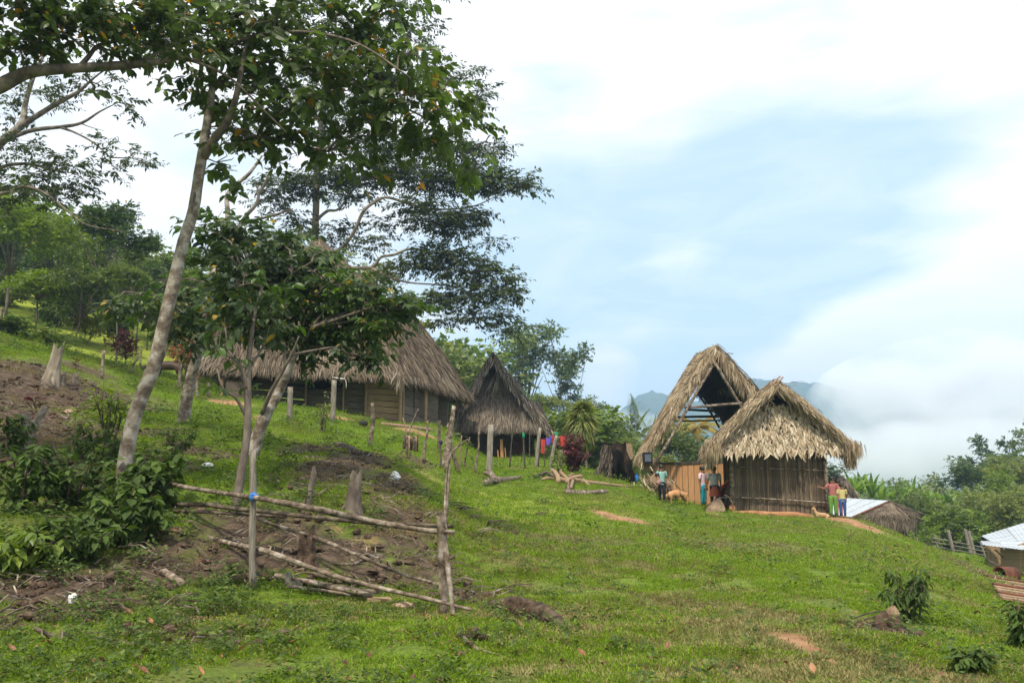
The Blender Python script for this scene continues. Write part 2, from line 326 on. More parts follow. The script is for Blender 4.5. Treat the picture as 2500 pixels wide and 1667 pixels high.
def Hd(x, y):
    x = np.asarray(x, float); y = np.asarray(y, float)
    d = np.sqrt(x * x + y * y)
    k = np.clip((d - 12) / 30, 0, 1)
    z = vnoise(x * .9, y * .9, 1) * .05 + vnoise(x * 2.3, y * 2.3, 2) * .035 + vnoise(x * 5.1, y * 5.1, 3) * .016
    z = z + k * vnoise(x * .35, y * .35, 4) * .06 + np.clip((d - 60) / 100, 0, 1) * vnoise(x * .06, y * .06, 5) * 1.2
    # eroded bank under the tree: rougher
    bx = np.exp(-(((x + 3.2) / 3.4) ** 2 + ((y - 12.2) / 1.6) ** 2))
    z = z + bx * (vnoise(x * 1.7, y * 1.7, 8) * .16 + vnoise(x * 4.3, y * 4.3, 9) * .06)
    return z
def H(x, y): return Hs(x, y) + Hd(x, y)
def Hz(x, y): return float(H(np.array([x]), np.array([y]))[0])
Ts = 5.0 * (1.012 ** np.arange(0, 480))
def G(px, py, ymax=1e9):
    """point of the ground seen at a photo position"""
    d = pdir(px, py); d = d / d.y
    x = d.x * Ts; z = CAMZ + d.z * Ts; h = H(x, Ts)
    i = np.nonzero((z < h) & (Ts < ymax))[0]
    if len(i) == 0: return P(px, py, 30)
    i = max(i[0], 1)
    a, b = z[i - 1] - h[i - 1], z[i] - h[i]
    y = Ts[i - 1] + (Ts[i] - Ts[i - 1]) * a / (a - b + 1e-9)
    return Vector((d.x * y, y, Hz(d.x * y, y)))
def onground(x, y, dz=0): return Vector((x, y, Hz(x, y) + dz))
def GY(px, Y, dz=0):
    """ground point in photo column px at depth Y"""
    d = pdir(px, 1130); x = d.x / d.y * Y
    return Vector((x, Y, Hz(x, Y) + dz))
def grid_axis(n, c, k, lo, hi):
    a, b = math.asinh((lo - c) / k), math.asinh((hi - c) / k)
    return c + k * np.sinh(np.linspace(a, b, n))
gx = grid_axis(440, -1, 5, -1500, 1500); gy = grid_axis(520, 11, 6, -60, 3000)
GX, GY_ = np.meshgrid(gx, gy); GZ = H(GX, GY_)
# cut bank and trench on the right where planks lie
nx, ny = len(gx), len(gy)
idx = np.arange(nx * ny).reshape(ny, nx)
FA = np.stack([idx[:-1, :-1], idx[:-1, 1:], idx[1:, 1:], idx[1:, :-1]], -1).reshape(-1, 4)
# cover maps: (px,py,rx,ry,strength) -> world ellipses
def cover_map(items, seed):
    out = np.zeros(GX.shape)
    for px, py, rx, ry, s in items:
        c = G(px, py); Y = c.y
        wx = max(rx * Y / F, .1)
        a, b = G(px, py - ry), G(px, py + ry); wy = max(abs(a.y - b.y) / 2, .12); wy = min(wy, wx * 6)
        out = np.maximum(out, s * np.exp(-((((GX - c.x) / wx) ** 2 + ((GY_ - c.y) / wy) ** 2) ** 1.3)))
    return np.clip(out, 0, 1)
MUD = [(420,1560,420,60,.5),(150,1600,250,40,.45),(820,1560,200,20,.4),(1350,1312,420,12,.62),(1800,1335,240,22,.55),(1900,1300,160,10,.5),(1650,1470,300,26,.5),(1250,1560,520,16,.45),(1900,1500,200,20,.45),(2100,1530,60,16,.9),(150,1430,280,70,1),(360,1400,200,50,1),(560,1370,130,50,1),(250,1480,200,40,.7),(60,950,200,90,1),(230,960,140,60,.9),(120,1060,160,70,.9),(350,1060,90,50,.6),(700,1360,240,60,.9),(900,1400,160,50,.8),(60,900,140,35,1),(200,900,120,18,.8),(100,960,170,40,1),(60,1020,120,40,1),(330,985,120,20,.5),(400,1130,90,30,.85),(480,1100,120,22,.7),(850,1130,110,45,.9),(760,1095,90,22,.8),(960,1180,80,50,.8),(1010,1125,60,16,.8),
       (640,1300,200,70,.9),(800,1330,190,60,1),(980,1300,110,80,.9),(1050,1380,90,60,.9),(1150,1455,90,25,.8),(450,1320,120,60,.8),(500,1400,120,35,.7),(150,1440,220,50,.9),(60,1500,120,40,.7),(380,1480,120,30,.4),
       (1160,1300,40,40,.4),(2150,1530,70,30,.9),(2240,1600,40,14,.6),(2440,1420,60,45,1),(2400,1400,40,20,1),(1010,1410,120,20,.7),(100,1150,200,60,.8),(300,1250,90,60,.6),(1480,1370,300,30,.16),(1950,1380,250,50,.22),(1750,1470,300,30,.18),(1250,1590,700,40,.18),(650,960,100,12,.3),(1420,1170,80,20,.4)]
CLAY = [(1510,1262,58,9,1),(1470,1250,30,6,1),(1560,1272,30,8,.9),(1900,1255,125,9,1),(1760,1240,45,9,1),(1740,1252,30,6,.7),(2060,1268,50,8,1),(2070,1290,35,12,.5),(420,1290,10,12,.9),(1925,1553,60,15,1),(1975,1585,55,14,1),(2020,1612,30,12,.9),(1830,1545,60,6,.5),(560,980,70,8,.9),(630,1020,22,12,.7),(830,1020,60,6,.8),(1030,1060,90,6,.8),
        (1040,1160,60,10,.55),(990,1290,40,14,.7),(740,1425,24,12,.7),(880,1320,70,30,.6),(560,1350,40,24,.5),(2430,1405,40,14,.8),(1760,1270,20,4,.5),(1150,1320,40,20,.25),(1780,1350,260,20,.25),(1950,1340,170,25,.32),(1560,1440,100,8,.2),(820,1290,60,14,.6),(120,1230,60,24,.8),(940,1370,100,30,.4)]
SUNLIT_LIME = [(40,730,90,40,.8),(120,760,120,40,.8),(230,810,110,45,.8),(320,860,80,40,.7),(270,770,90,40,.7),(420,880,60,30,.7),(1250,1240,220,40,.55),(1450,1230,150,30,.5)]  # sunlight on the slopes, painted into the grass colour as yellow-green patches
sunlit_lime = cover_map(SUNLIT_LIME, 3)
mud = cover_map(MUD, 1); clay = cover_map(CLAY, 2)
def interp(grid, x, y):
    ix = np.clip(np.searchsorted(gx, x) - 1, 0, nx - 2); iy = np.clip(np.searchsorted(gy, y) - 1, 0, ny - 2)
    fx = (x - gx[ix]) / (gx[ix + 1] - gx[ix]); fy = (y - gy[iy]) / (gy[iy + 1] - gy[iy])
    return (grid[iy, ix] * (1 - fx) + grid[iy, ix + 1] * fx) * (1 - fy) + (grid[iy + 1, ix] * (1 - fx) + grid[iy + 1, ix + 1] * fx) * fy
me = npmesh('ground', np.stack([GX, GY_, GZ], -1).reshape(-1, 3), FA, 4, smooth=True)
for nm, g in (('mud', mud), ('clay', clay), ('sunlit_lime', sunlit_lime)):
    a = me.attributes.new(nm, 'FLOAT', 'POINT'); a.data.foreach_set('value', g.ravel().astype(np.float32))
def ground_mat():
    m, t = mat_nodes('pasture_ground'); L = t.links.new
    co = t.nodes.new('ShaderNodeTexCoord')
    def noise(s, d=6, r=.6, st=(1, 1, 1)):
        mpn = t.nodes.new('ShaderNodeMapping'); mpn.inputs['Scale'].default_value = st; L(co.outputs['Object'], mpn.inputs[0])
        n = t.nodes.new('ShaderNodeTexNoise'); n.inputs['Scale'].default_value = s; n.inputs['Detail'].default_value = d; n.inputs['Roughness'].default_value = r; L(mpn.outputs[0], n.inputs['Vector']); return n.outputs[0]
    def mix(f, a, b):
        n = t.nodes.new('ShaderNodeMixRGB'); 
        if isinstance(f, float): n.inputs[0].default_value = f
        else: L(f, n.inputs[0])
        L(a, n.inputs[1]); L(b, n.inputs[2]); return n.outputs[0]
    def ma(op, a, b, cl=False):
        n = t.nodes.new('ShaderNodeMath'); n.operation = op; n.use_clamp = cl
        for i, v in enumerate((a, b)):
            if isinstance(v, (int, float)): n.inputs[i].default_value = v
            else: L(v, n.inputs[i])
        return n.outputs[0]
    def rp(f, st):
        r = ramp(t, st); L(f, r.inputs[0]); return r.outputs[0]
    g1 = rp(noise(3.2, 8, .68), [(.3, (.08, .13, .015)), (.48, (.13, .21, .02)), (.62, (.18, .27, .026)), (.75, (.22, .29, .04))])
    g2 = rp(noise(19, 5, .7), [(.36, (.03, .055, .012)), (.5, (.11, .16, .022)), (.64, (.22, .30, .045))])
    g = mix(.45, g1, g2)
    dry = rp(noise(8, 6), [(.4, (.10, .10, .03)), (.65, (.20, .16, .075))])
    g = mix(ma('MULTIPLY', ma('SUBTRACT', noise(.55, 7, .65, (1, .8, 1)), .46, True), 3.2, True), g, dry)
    fine = ma('MULTIPLY', ma('SUBTRACT', noise(7, 8, .75), .53, True), 3.5, True)
    g = mix(ma('MULTIPLY', fine, .5), g, rp(noise(30, 3), [(.4, (.07, .055, .025)), (.6, (.16, .12, .06))]))
    mudc = rp(noise(5, 8, .7), [(.32, (.035, .026, .018)), (.5, (.085, .06, .04)), (.68, (.17, .12, .08))])
    clayc = rp(noise(4, 8, .65), [(.35, (.24, .125, .06)), (.65, (.42, .25, .135))])
    am = t.nodes.new('ShaderNodeAttribute'); am.attribute_name = 'mud'; ac = t.nodes.new('ShaderNodeAttribute'); ac.attribute_name = 'clay'
    nn = noise(2.4, 9, .72)
    fm = ma('MULTIPLY', ma('SUBTRACT', ma('ADD', ma('MULTIPLY', am.outputs['Fac'], .8), ma('MULTIPLY', nn, 1.25)), .86, True), 2.6, True)
    fc = ma('MULTIPLY', ma('SUBTRACT', ma('ADD', ac.outputs['Fac'], ma('MULTIPLY', noise(3.3, 9, .7), .8)), .84, True), 3.2, True)
    al = t.nodes.new('ShaderNodeAttribute'); al.attribute_name = 'sunlit_lime'
    g = mix(ma('MULTIPLY', al.outputs['Fac'], .85), g, rp(noise(2.5, 8, .7, (1, 1, 3)), [(.35, (.19, .25, .02)), (.55, (.34, .38, .04)), (.7, (.45, .42, .10))]))  # painted sunlight: brighter yellow-green mixed into the grass
    c = mix(fm, g, mudc); c = mix(fc, c, clayc)
    b = t.nodes.new('ShaderNodeBsdfPrincipled'); L(c, b.inputs['Base Color']); b.inputs['Roughness'].default_value = .9; b.inputs['Specular IOR Level'].default_value = .15
    bn = t.nodes.new('ShaderNodeBump'); bn.inputs['Strength'].default_value = .9; bn.inputs['Distance'].default_value = .07
    L(ma('ADD', noise(6, 9, .7), ma('MULTIPLY', noise(28, 5, .7), .5)), bn.inputs['Height']); L(bn.outputs[0], b.inputs['Normal'])
    o = t.nodes.new('ShaderNodeOutputMaterial'); L(b.outputs[0], o.inputs[0]); return m
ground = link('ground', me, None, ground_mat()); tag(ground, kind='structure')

# distant mountain
def mountain():
    xs = np.linspace(60, 1100, 220); ys = np.linspace(1150, 1900, 60)
    X, Y = np.meshgrid(xs, ys)
    prof_px = np.array([1440, 1500, 1560, 1590, 1640, 1700, 1760, 1840, 1880, 1930, 1990, 2040, 2120, 2200, 2300, 2500, 2700]); prof_py = np.array([1085, 1022, 978, 971, 974, 982, 965, 938, 935, 940, 948, 962, 985, 1000, 1020, 1060, 1110])
    hx = (prof_px - CX) / F * 1400; hz = CAMZ + (1130 - prof_py) / F * 1400
    base = np.interp(X, hx, hz, left=-60, right=-60)
    d = (Y - 1400) / 250
    Z = -80 + (base + 80) * np.exp(-d * d * 1.2)
    Z += vnoise(X / 40, Y / 40, 11) * 12 * np.exp(-d * d * .3) * (np.abs(d) > .02) + vnoise(X / 9, Y / 9, 12) * 2.5 + vnoise(X / 4, Y / 4, 13) * 1.6
    n, m = X.shape[1], X.shape[0]; idx = np.arange(n * m).reshape(m, n)
    fa = np.stack([idx[:-1, :-1], idx[:-1, 1:], idx[1:, 1:], idx[1:, :-1]], -1).reshape(-1, 4)
    me = npmesh('mountain', np.stack([X, Y, Z], -1).reshape(-1, 3), fa, 4, smooth=True)
    o = link('mountain', me, None, mk('forested_slope', (.02, .04, .018), (.05, .085, .03), scale=.06, bump=1, bscale=.12, bdist=4)); tag(o, kind='structure')
mountain()
# ------------------------------------------------------------------ foliage
def unit(a): return a / (np.linalg.norm(a, axis=-1, keepdims=True) + 1e-9)
def leaf_arrays(C, D, U, L, W, shape='leaf', bend=.15, fold=.15):
    """C base points, D directions, U up normals, L length, W width -> verts, faces(tri list), nfaces per leaf"""
    n = len(C); D = unit(D); S = unit(np.cross(D, U)); Nn = unit(np.cross(S, D))
    L = np.broadcast_to(L, n)[:, None]; W = np.broadcast_to(W, n)[:, None] / 2
    if shape == 'leaf':      # 5 verts 4 tris
        v = [C, C + D * L * .45 + S * W + Nn * L * fold * .3, C + D * L * .45 - S * W + Nn * L * fold * .3, C + D * L * .5 - Nn * L * fold * .2, C + D * L - Nn * L * bend]
        f = [(0, 3, 1), (0, 2, 3), (1, 3, 4), (3, 2, 4)]
    elif shape == 'big':     # 8 verts 8 tris, ovate with drip tip
        v = [C, C + D * L * .28 + S * W * .85 + Nn * L * fold * .3, C + D * L * .28 - S * W * .85 + Nn * L * fold * .3, C + D * L * .3 - Nn * L * .01,
             C + D * L * .62 + S * W * .9 - Nn * L * bend * .3 + Nn * L * fold * .3, C + D * L * .62 - S * W * .9 - Nn * L * bend * .3 + Nn * L * fold * .3, C + D * L * .66 - Nn * L * bend * .5, C + D * L - Nn * L * bend * 1.3]
        f = [(0, 3, 1), (0, 2, 3), (1, 3, 6), (1, 6, 4), (3, 2, 5), (3, 5, 6), (4, 6, 7), (6, 5, 7)]
    else:                    # strand: 2 quads as 4 tris
        v = [C - S * W, C + S * W, C + D * L * .55 - S * W * .9 - Nn * L * bend * .3, C + D * L * .55 + S * W * .9 - Nn * L * bend * .3, C + D * L - Nn * L * bend]
        f = [(0, 1, 3), (0, 3, 2), (2, 3, 4)]
    V = np.stack(v, 1); k = V.shape[1]
    Fa = (np.arange(n)[:, None, None] * k + np.array(f)[None]).reshape(-1, 3)
    return V.reshape(-1, 3), Fa, len(f)
def leaves(name, C, D, U, L, W, tint, mat, parent=None, shape='leaf', kind=None, bend=.15, fold=.15, label=None):
    V, Fa, k = leaf_arrays(C, D, U, L, W, shape, bend, fold)
    me = npmesh(name, V, Fa, 3, tint=np.repeat(tint, k)); me.materials.append(mat)
    return link(name, me, parent, None, label, kind)
def prisms(P0, P1, r0, r1):
    n = len(P0); d = unit(P1 - P0); a = np.where(np.abs(d[:, 2:3]) < .9, np.array([[0, 0, 1.]]), np.array([[1., 0, 0]]))
    x = unit(np.cross(d, a)); y = np.cross(d, x); V = []
    for p, r in ((P0, r0), (P1, r1)):
        for k in range(3):
            an = k * 2.0944; V.append(p + (x * math.cos(an) + y * math.sin(an)) * np.broadcast_to(r, n)[:, None])
    V = np.stack(V, 1); f = []
    for k in range(3):
        k2 = (k + 1) % 3; f += [(k, k2, k2 + 3), (k, k2 + 3, k + 3)]
    return V.reshape(-1, 3), (np.arange(n)[:, None, None] * 6 + np.array(f)[None]).reshape(-1, 3)
def sphere_pts(n, g, p=.5):
    d = unit(g.normal(size=(n, 3))); return d * g.random((n, 1)) ** p
def twig_leaves(blobs, g, leafL, per=9, twigL=.6, dens=1.0, droop=.25, flat=.6, upbias=.25, p=.6):
    """blobs: (centre, (rx,ry,rz), n twigs). returns twigs P0,P1 and leaf C,D,U"""
    P0, P1, C, D, U = [], [], [], [], []
    for c, r, n in blobs:
        n = max(1, int(n * dens)); q = sphere_pts(n, g, p); r = np.array(r)
        base = np.array(c) + q * r
        dr = unit(q * r + g.normal(size=(n, 3)) * r.mean() * .45 + np.array([0, 0, upbias * r.mean()]))
        dr[:, 2] *= flat; dr = unit(dr)
        tl = twigL * g.uniform(.5, 1.2, (n, 1)); e = base + dr * tl; e[:, 2] -= tl[:, 0] * droop * .6
        P0.append(base - dr * tl * .3); P1.append(e)
        side = unit(np.cross(dr, np.array([0, 0, 1.]))); up = unit(np.cross(side, dr))
        for j in range(per):
            t = (j + g.random((n, 1))) / per; sg = 1 if j % 2 else -1
            cc = base * (1 - t) + e * t + g.normal(size=(n, 3)) * .03 * twigL
            dd = dr * .55 + side * sg * g.uniform(.5, 1.1, (n, 1)) + g.normal(size=(n, 3)) * .22; dd[:, 2] -= droop * g.uniform(.4, 1.8, n)
            uu = up + g.normal(size=(n, 3)) * .35
            C.append(cc); D.append(unit(dd)); U.append(uu)
    return np.concatenate(P0), np.concatenate(P1), np.concatenate(C), np.concatenate(D), np.concatenate(U)
def patch_tint(C, g, scale=1.2, lo=0, hi=.9, rare=.02, seed=3):
    """natural leaf-age variation in clumps"""
    a = (vnoise(C[:, 0] * scale + C[:, 2], C[:, 1] * scale + C[:, 2] * scale, seed) + 1) / 2
    t = lo + (hi - lo) * np.clip(a * .6 + g.random(len(C)) * .4, 0, 1)
    t[g.random(len(C)) < rare] = 1.0
    return t
def limb_obj(name, pxs, mat, parent, n=9, k=4, wob=.06, seed=0):
    pts, rad = limb(pxs, k); mb = MB(); mb.tube(pts, rad, n, wob=wob, seed=seed); mb.build(name, MT[mat], parent, smooth=True); return pts
def tree(name, label, base, trunk, branches, blobs, mat, lmat, leafL, leafW, per=9, twigL=.6, shape='big', dens=1.0, droop=.3, zr=.8, rare=.02, seed=1, hero=0, flat=.6, p=.6, hi=.9, cat='tree', group=None, toground=True, connect=True, crownname='crown'):
    """trunk & branches: pixel polylines (px,py,Y,r). blobs: (px,py,Y,rx,ry,twigs) in photo pixels"""
    g = np.random.default_rng(seed); root = empty(name, base, label, cat, group)
    allp = []
    allp += limb_obj('trunk', trunk, mat, root, 12, seed=seed)
    for i, b in enumerate(branches): allp += limb_obj('branch', b, 'bark_grey' if mat == 'bark_white' else mat, root, 7, seed=seed + i)
    bl = []; tw = MB()
    ap = np.array([tuple(q) for q in allp])
    for i, b in enumerate(blobs):
        px, py, Y, rx, ry, n = b[:6]; c = P(px, py, Y); s = Y / F; rxm, rzm = rx * s, ry * s
        bl.append((tuple(c), (rxm, rxm * zr, rzm), n))
        if connect:
            dd = np.linalg.norm(ap - np.array(c), axis=1) + np.maximum(0, ap[:, 2] - c.z) * .5; q = Vector(ap[dd.argmin()])
            mid = (q + c) / 2 + Vector((g.normal() * .1, g.normal() * .1, .12 * (c - q).length))
            L = (c - q).length; tw.tube([q, mid, c], [.012 + .012 * L, .01 + .006 * L, .006], 5)
            for _ in range(4):
                e = c + Vector(g.normal(size=3) * np.array([rxm, rxm * zr, rzm]) * .55); tw.tube([(mid + c) / 2, (c + e) / 2 + Vector((0, 0, .05)), e], [.01, .008, .004], 4)
    P0, P1, C, D, U = twig_leaves(bl, g, leafL, per, twigL, dens, droop, flat, p=p)
    V, Fa = prisms(P0, P1, .005, .003)
    b0 = len(tw.v); tw.v += [tuple(x) for x in V]; tw.f += [tuple(x + b0) for x in Fa]; tw.t += [.5] * len(Fa)
    tw.build('twigs', MT['bark_grey'], root, kind='stuff')
    L = leafL * g.uniform(.42, 1.35, len(C)); Wd = L * leafW * g.uniform(.8, 1.15, len(C)); tn = patch_tint(C, g, rare=rare, hi=hi, seed=seed)
    if hero:
        # the leaves that show largest are single leaf parts
        order = np.argsort(-(L / np.maximum(C[:, 1], 1)) * (1 + g.random(len(C)) * .3)); h = order[:hero]; keep = np.ones(len(C), bool); keep[h] = False
        protos = []
        for k in range(12):
            tv = [.1, .3, .45, .55, .6, .7, .75, .8, .85, .9, .96, 1][k]
            V, Fa, kk = leaf_arrays(np.zeros((1, 3)), np.array([[1., 0, 0]]), np.array([[0, 0, 1.]]), 1.0, leafW, 'big', .15, .15)
            m = npmesh('leaf', V, Fa, 3, tint=np.full(kk, tv)); m.materials.append(MT[lmat]); protos.append((tv, m))
        for i in h:
            tv, m = min(protos, key=lambda q: abs(q[0] - tn[i])); d = Vector(D[i]).normalized(); u = Vector(U[i]); s = d.cross(u).normalized(); nn = s.cross(d)
            o = bpy.data.objects.new('leaf', m); COL.objects.link(o); o.parent = root
            mw = Matrix.Translation(Vector(C[i])) @ Matrix((d, -s, nn)).transposed().to_4x4() @ Matrix.Scale(L[i], 4)
            o.matrix_local = Matrix.Translation(-Vector(base)) @ mw
        C, D, U, L, Wd, tn = C[keep], D[keep], U[keep], L[keep], Wd[keep], tn[keep]
    leaves(crownname, C, D, U, L, Wd, tn, MT[lmat], root, shape, kind='stuff')
    return root

def B(px, py, Y, rx, ry, n): return (px, py, Y, rx, ry, n)
# --- tall pale tree in the left foreground
b1 = G(296, 1212); Y1 = b1.y
K1 = .78
T1 = [(296, 1225, Y1, .155), (305, 1130, Y1, .135), (330, 1010, Y1, .132), (375, 896, Y1, .136), (403, 780, Y1, .125), (428, 673, Y1, .117), (448, 590, Y1, .112), (472, 514, Y1, .106), (490, 400, Y1, .10), (508, 287, Y1, .083), (518, 220, Y1, .065), (532, 110, Y1, .05), (545, 0, Y1, .04), (560, -140, Y1, .025)]
T1 = [(a, b_, c_, d_ * K1) for a, b_, c_, d_ in T1]
tree('broadleaf_tree', 'tall leaning tree with pale mottled bark and big dark leaves, rising beside the left bushes', b1, T1,
     [[(497, 385, Y1, .075), (520, 345, Y1 - .1, .07), (550, 305, Y1 - .2, .062), (572, 255, Y1 - .3, .05), (590, 170, Y1 - .3, .04), (610, 60, Y1, .03)],
      [(520, 215, Y1, .045), (610, 160, Y1 + .4, .035), (720, 150, Y1 + .8, .03), (850, 190, Y1 + 1, .026), (960, 250, Y1 + 1, .02), (1060, 300, Y1 + 1.2, .014), (1140, 360, Y1 + 1.2, .01)],
      [(530, 120, Y1, .04), (640, 85, Y1 - .3, .03), (760, 80, Y1 - .4, .025), (880, 110, Y1 - .5, .02), (1000, 190, Y1 - .5, .014)],
      [(545, 305, Y1 - .2, .03), (600, 330, Y1, .024), (680, 345, Y1 + .3, .02), (800, 370, Y1 + .5, .014)],
      [(480, 450, Y1, .03), (468, 520, Y1 - .2, .008)],
      [(540, 20, Y1, .03), (700, -60, Y1, .025), (900, -40, Y1, .016)]],
     [B(480, 190, Y1, 70, 50, 26), B(560, 120, Y1, 80, 60, 38), B(500, 40, Y1, 110, 60, 55), B(650, 50, Y1 - .4, 110, 60, 58), B(700, 150, Y1 + .3, 90, 60, 46), B(800, 60, Y1, 100, 60, 55), B(800, 170, Y1 - .6, 90, 60, 50),
      B(900, 90, Y1 + .5, 90, 60, 48), B(910, 190, Y1 + 1, 90, 60, 50), B(960, 30, Y1, 60, 40, 22), B(1000, 130, Y1 - .4, 60, 50, 24), B(1010, 240, Y1, 85, 60, 52), B(1090, 210, Y1 + .6, 60, 45, 22), B(1120, 290, Y1 + 1, 70, 60, 34), B(1060, 350, Y1 + 1, 70, 40, 26),
      B(880, 290, Y1 + .6, 80, 50, 36), B(720, 260, Y1, 70, 50, 26), B(620, 230, Y1 + .3, 70, 60, 30), B(560, 320, Y1 + .3, 50, 45, 16), B(640, 340, Y1, 80, 50, 34), B(740, 350, Y1 + .4, 80, 45, 32), B(850, 380, Y1 + .5, 70, 40, 22), B(560, 410, Y1 + .4, 40, 30, 10),
      B(380, 60, Y1, 90, 50, 36), B(1160, 400, Y1 + 1.4, 50, 30, 12), B(1190, 345, Y1 + 1.3, 30, 25, 5), B(960, 330, Y1 + .6, 60, 40, 16), B(450, -80, Y1, 150, 70, 40), B(700, -80, Y1, 180, 70, 50), B(900, -60, Y1, 120, 60, 30), B(1000, 200, Y1 + 1, 70, 50, 22), B(400, 115, Y1, 50, 35, 12)],
     'bark_white', 'L_big', .185, .55, per=9, twigL=.55, droop=.45, seed=11, hero=300, rare=.02, dens=.66)
# --- spreading tree whose trunk stands outside the left edge; one long bough crosses the view
bl_ = onground(-10.2, 11.5)
tree('overhanging_tree', 'old tree outside the left edge, its thick bough arching across the upper left', bl_,
     [(-560, 1250, 11.5, .26), (-520, 900, 11.5, .23), (-420, 600, 11.4, .19), (-300, 400, 11.2, .15), (-160, 290, 11, .12), (0, 210, 10.8, .10), (60, 180, 10.8, .088), (110, 172, 10.8, .078), (200, 166, 10.9, .068), (300, 160, 11, .06), (380, 152, 11.1, .05), (440, 142, 11.2, .034), (500, 160, 11.3, .022), (560, 190, 11.4, .018), (600, 225, 11.5, .015), (650, 275, 11.6, .013), (700, 325, 11.7, .01)],
     [[(190, 168, 10.9, .04), (215, 140, 10.9, .034), (240, 112, 10.9, .028), (290, 100, 11, .02), (340, 85, 11, .012)], [(220, 130, 10.9, .025), (170, 90, 10.8, .018), (110, 60, 10.7, .01)], [(-300, 400, 11.2, .1), (-250, 150, 11, .07), (-120, 20, 11, .05), (60, -40, 11, .03)], [(-480, 800, 11.4, .12), (-600, 400, 10.5, .1), (-700, 100, 10, .06)],
      [(330, 155, 11, .02), (430, 110, 11.2, .014), (520, 80, 11.3, .008)]],
     [B(60, 30, 10.8, 110, 60, 48), B(180, 60, 10.8, 90, 50, 36), B(50, 120, 10.8, 90, 40, 26), B(290, 60, 10.9, 80, 45, 30), B(240, 120, 11, 70, 30, 14), B(360, 60, 11, 70, 40, 20), B(390, 105, 11, 60, 25, 10), B(120, 0, 10.6, 120, 40, 34), B(300, 0, 11, 110, 40, 34), B(-60, 60, 10.8, 90, 90, 40), B(-180, 100, 11, 140, 120, 60), B(-300, 0, 11, 200, 150, 90), B(-500, 200, 10.5, 220, 180, 90), B(-700, 50, 10, 220, 200, 90), B(0, -120, 10.5, 250, 80, 80), B(-300, -200, 9, 300, 120, 90), B(230, 215, 11, 30, 18, 3), B(500, 130, 11.3, 60, 30, 12), B(440, 70, 11.2, 70, 40, 20), B(100, 90, 10.7, 70, 40, 20)],
     'bark_grey', 'L_big', .15, .6, per=9, twigL=.45, droop=.45, seed=12, hero=120, rare=.03, dens=.8)
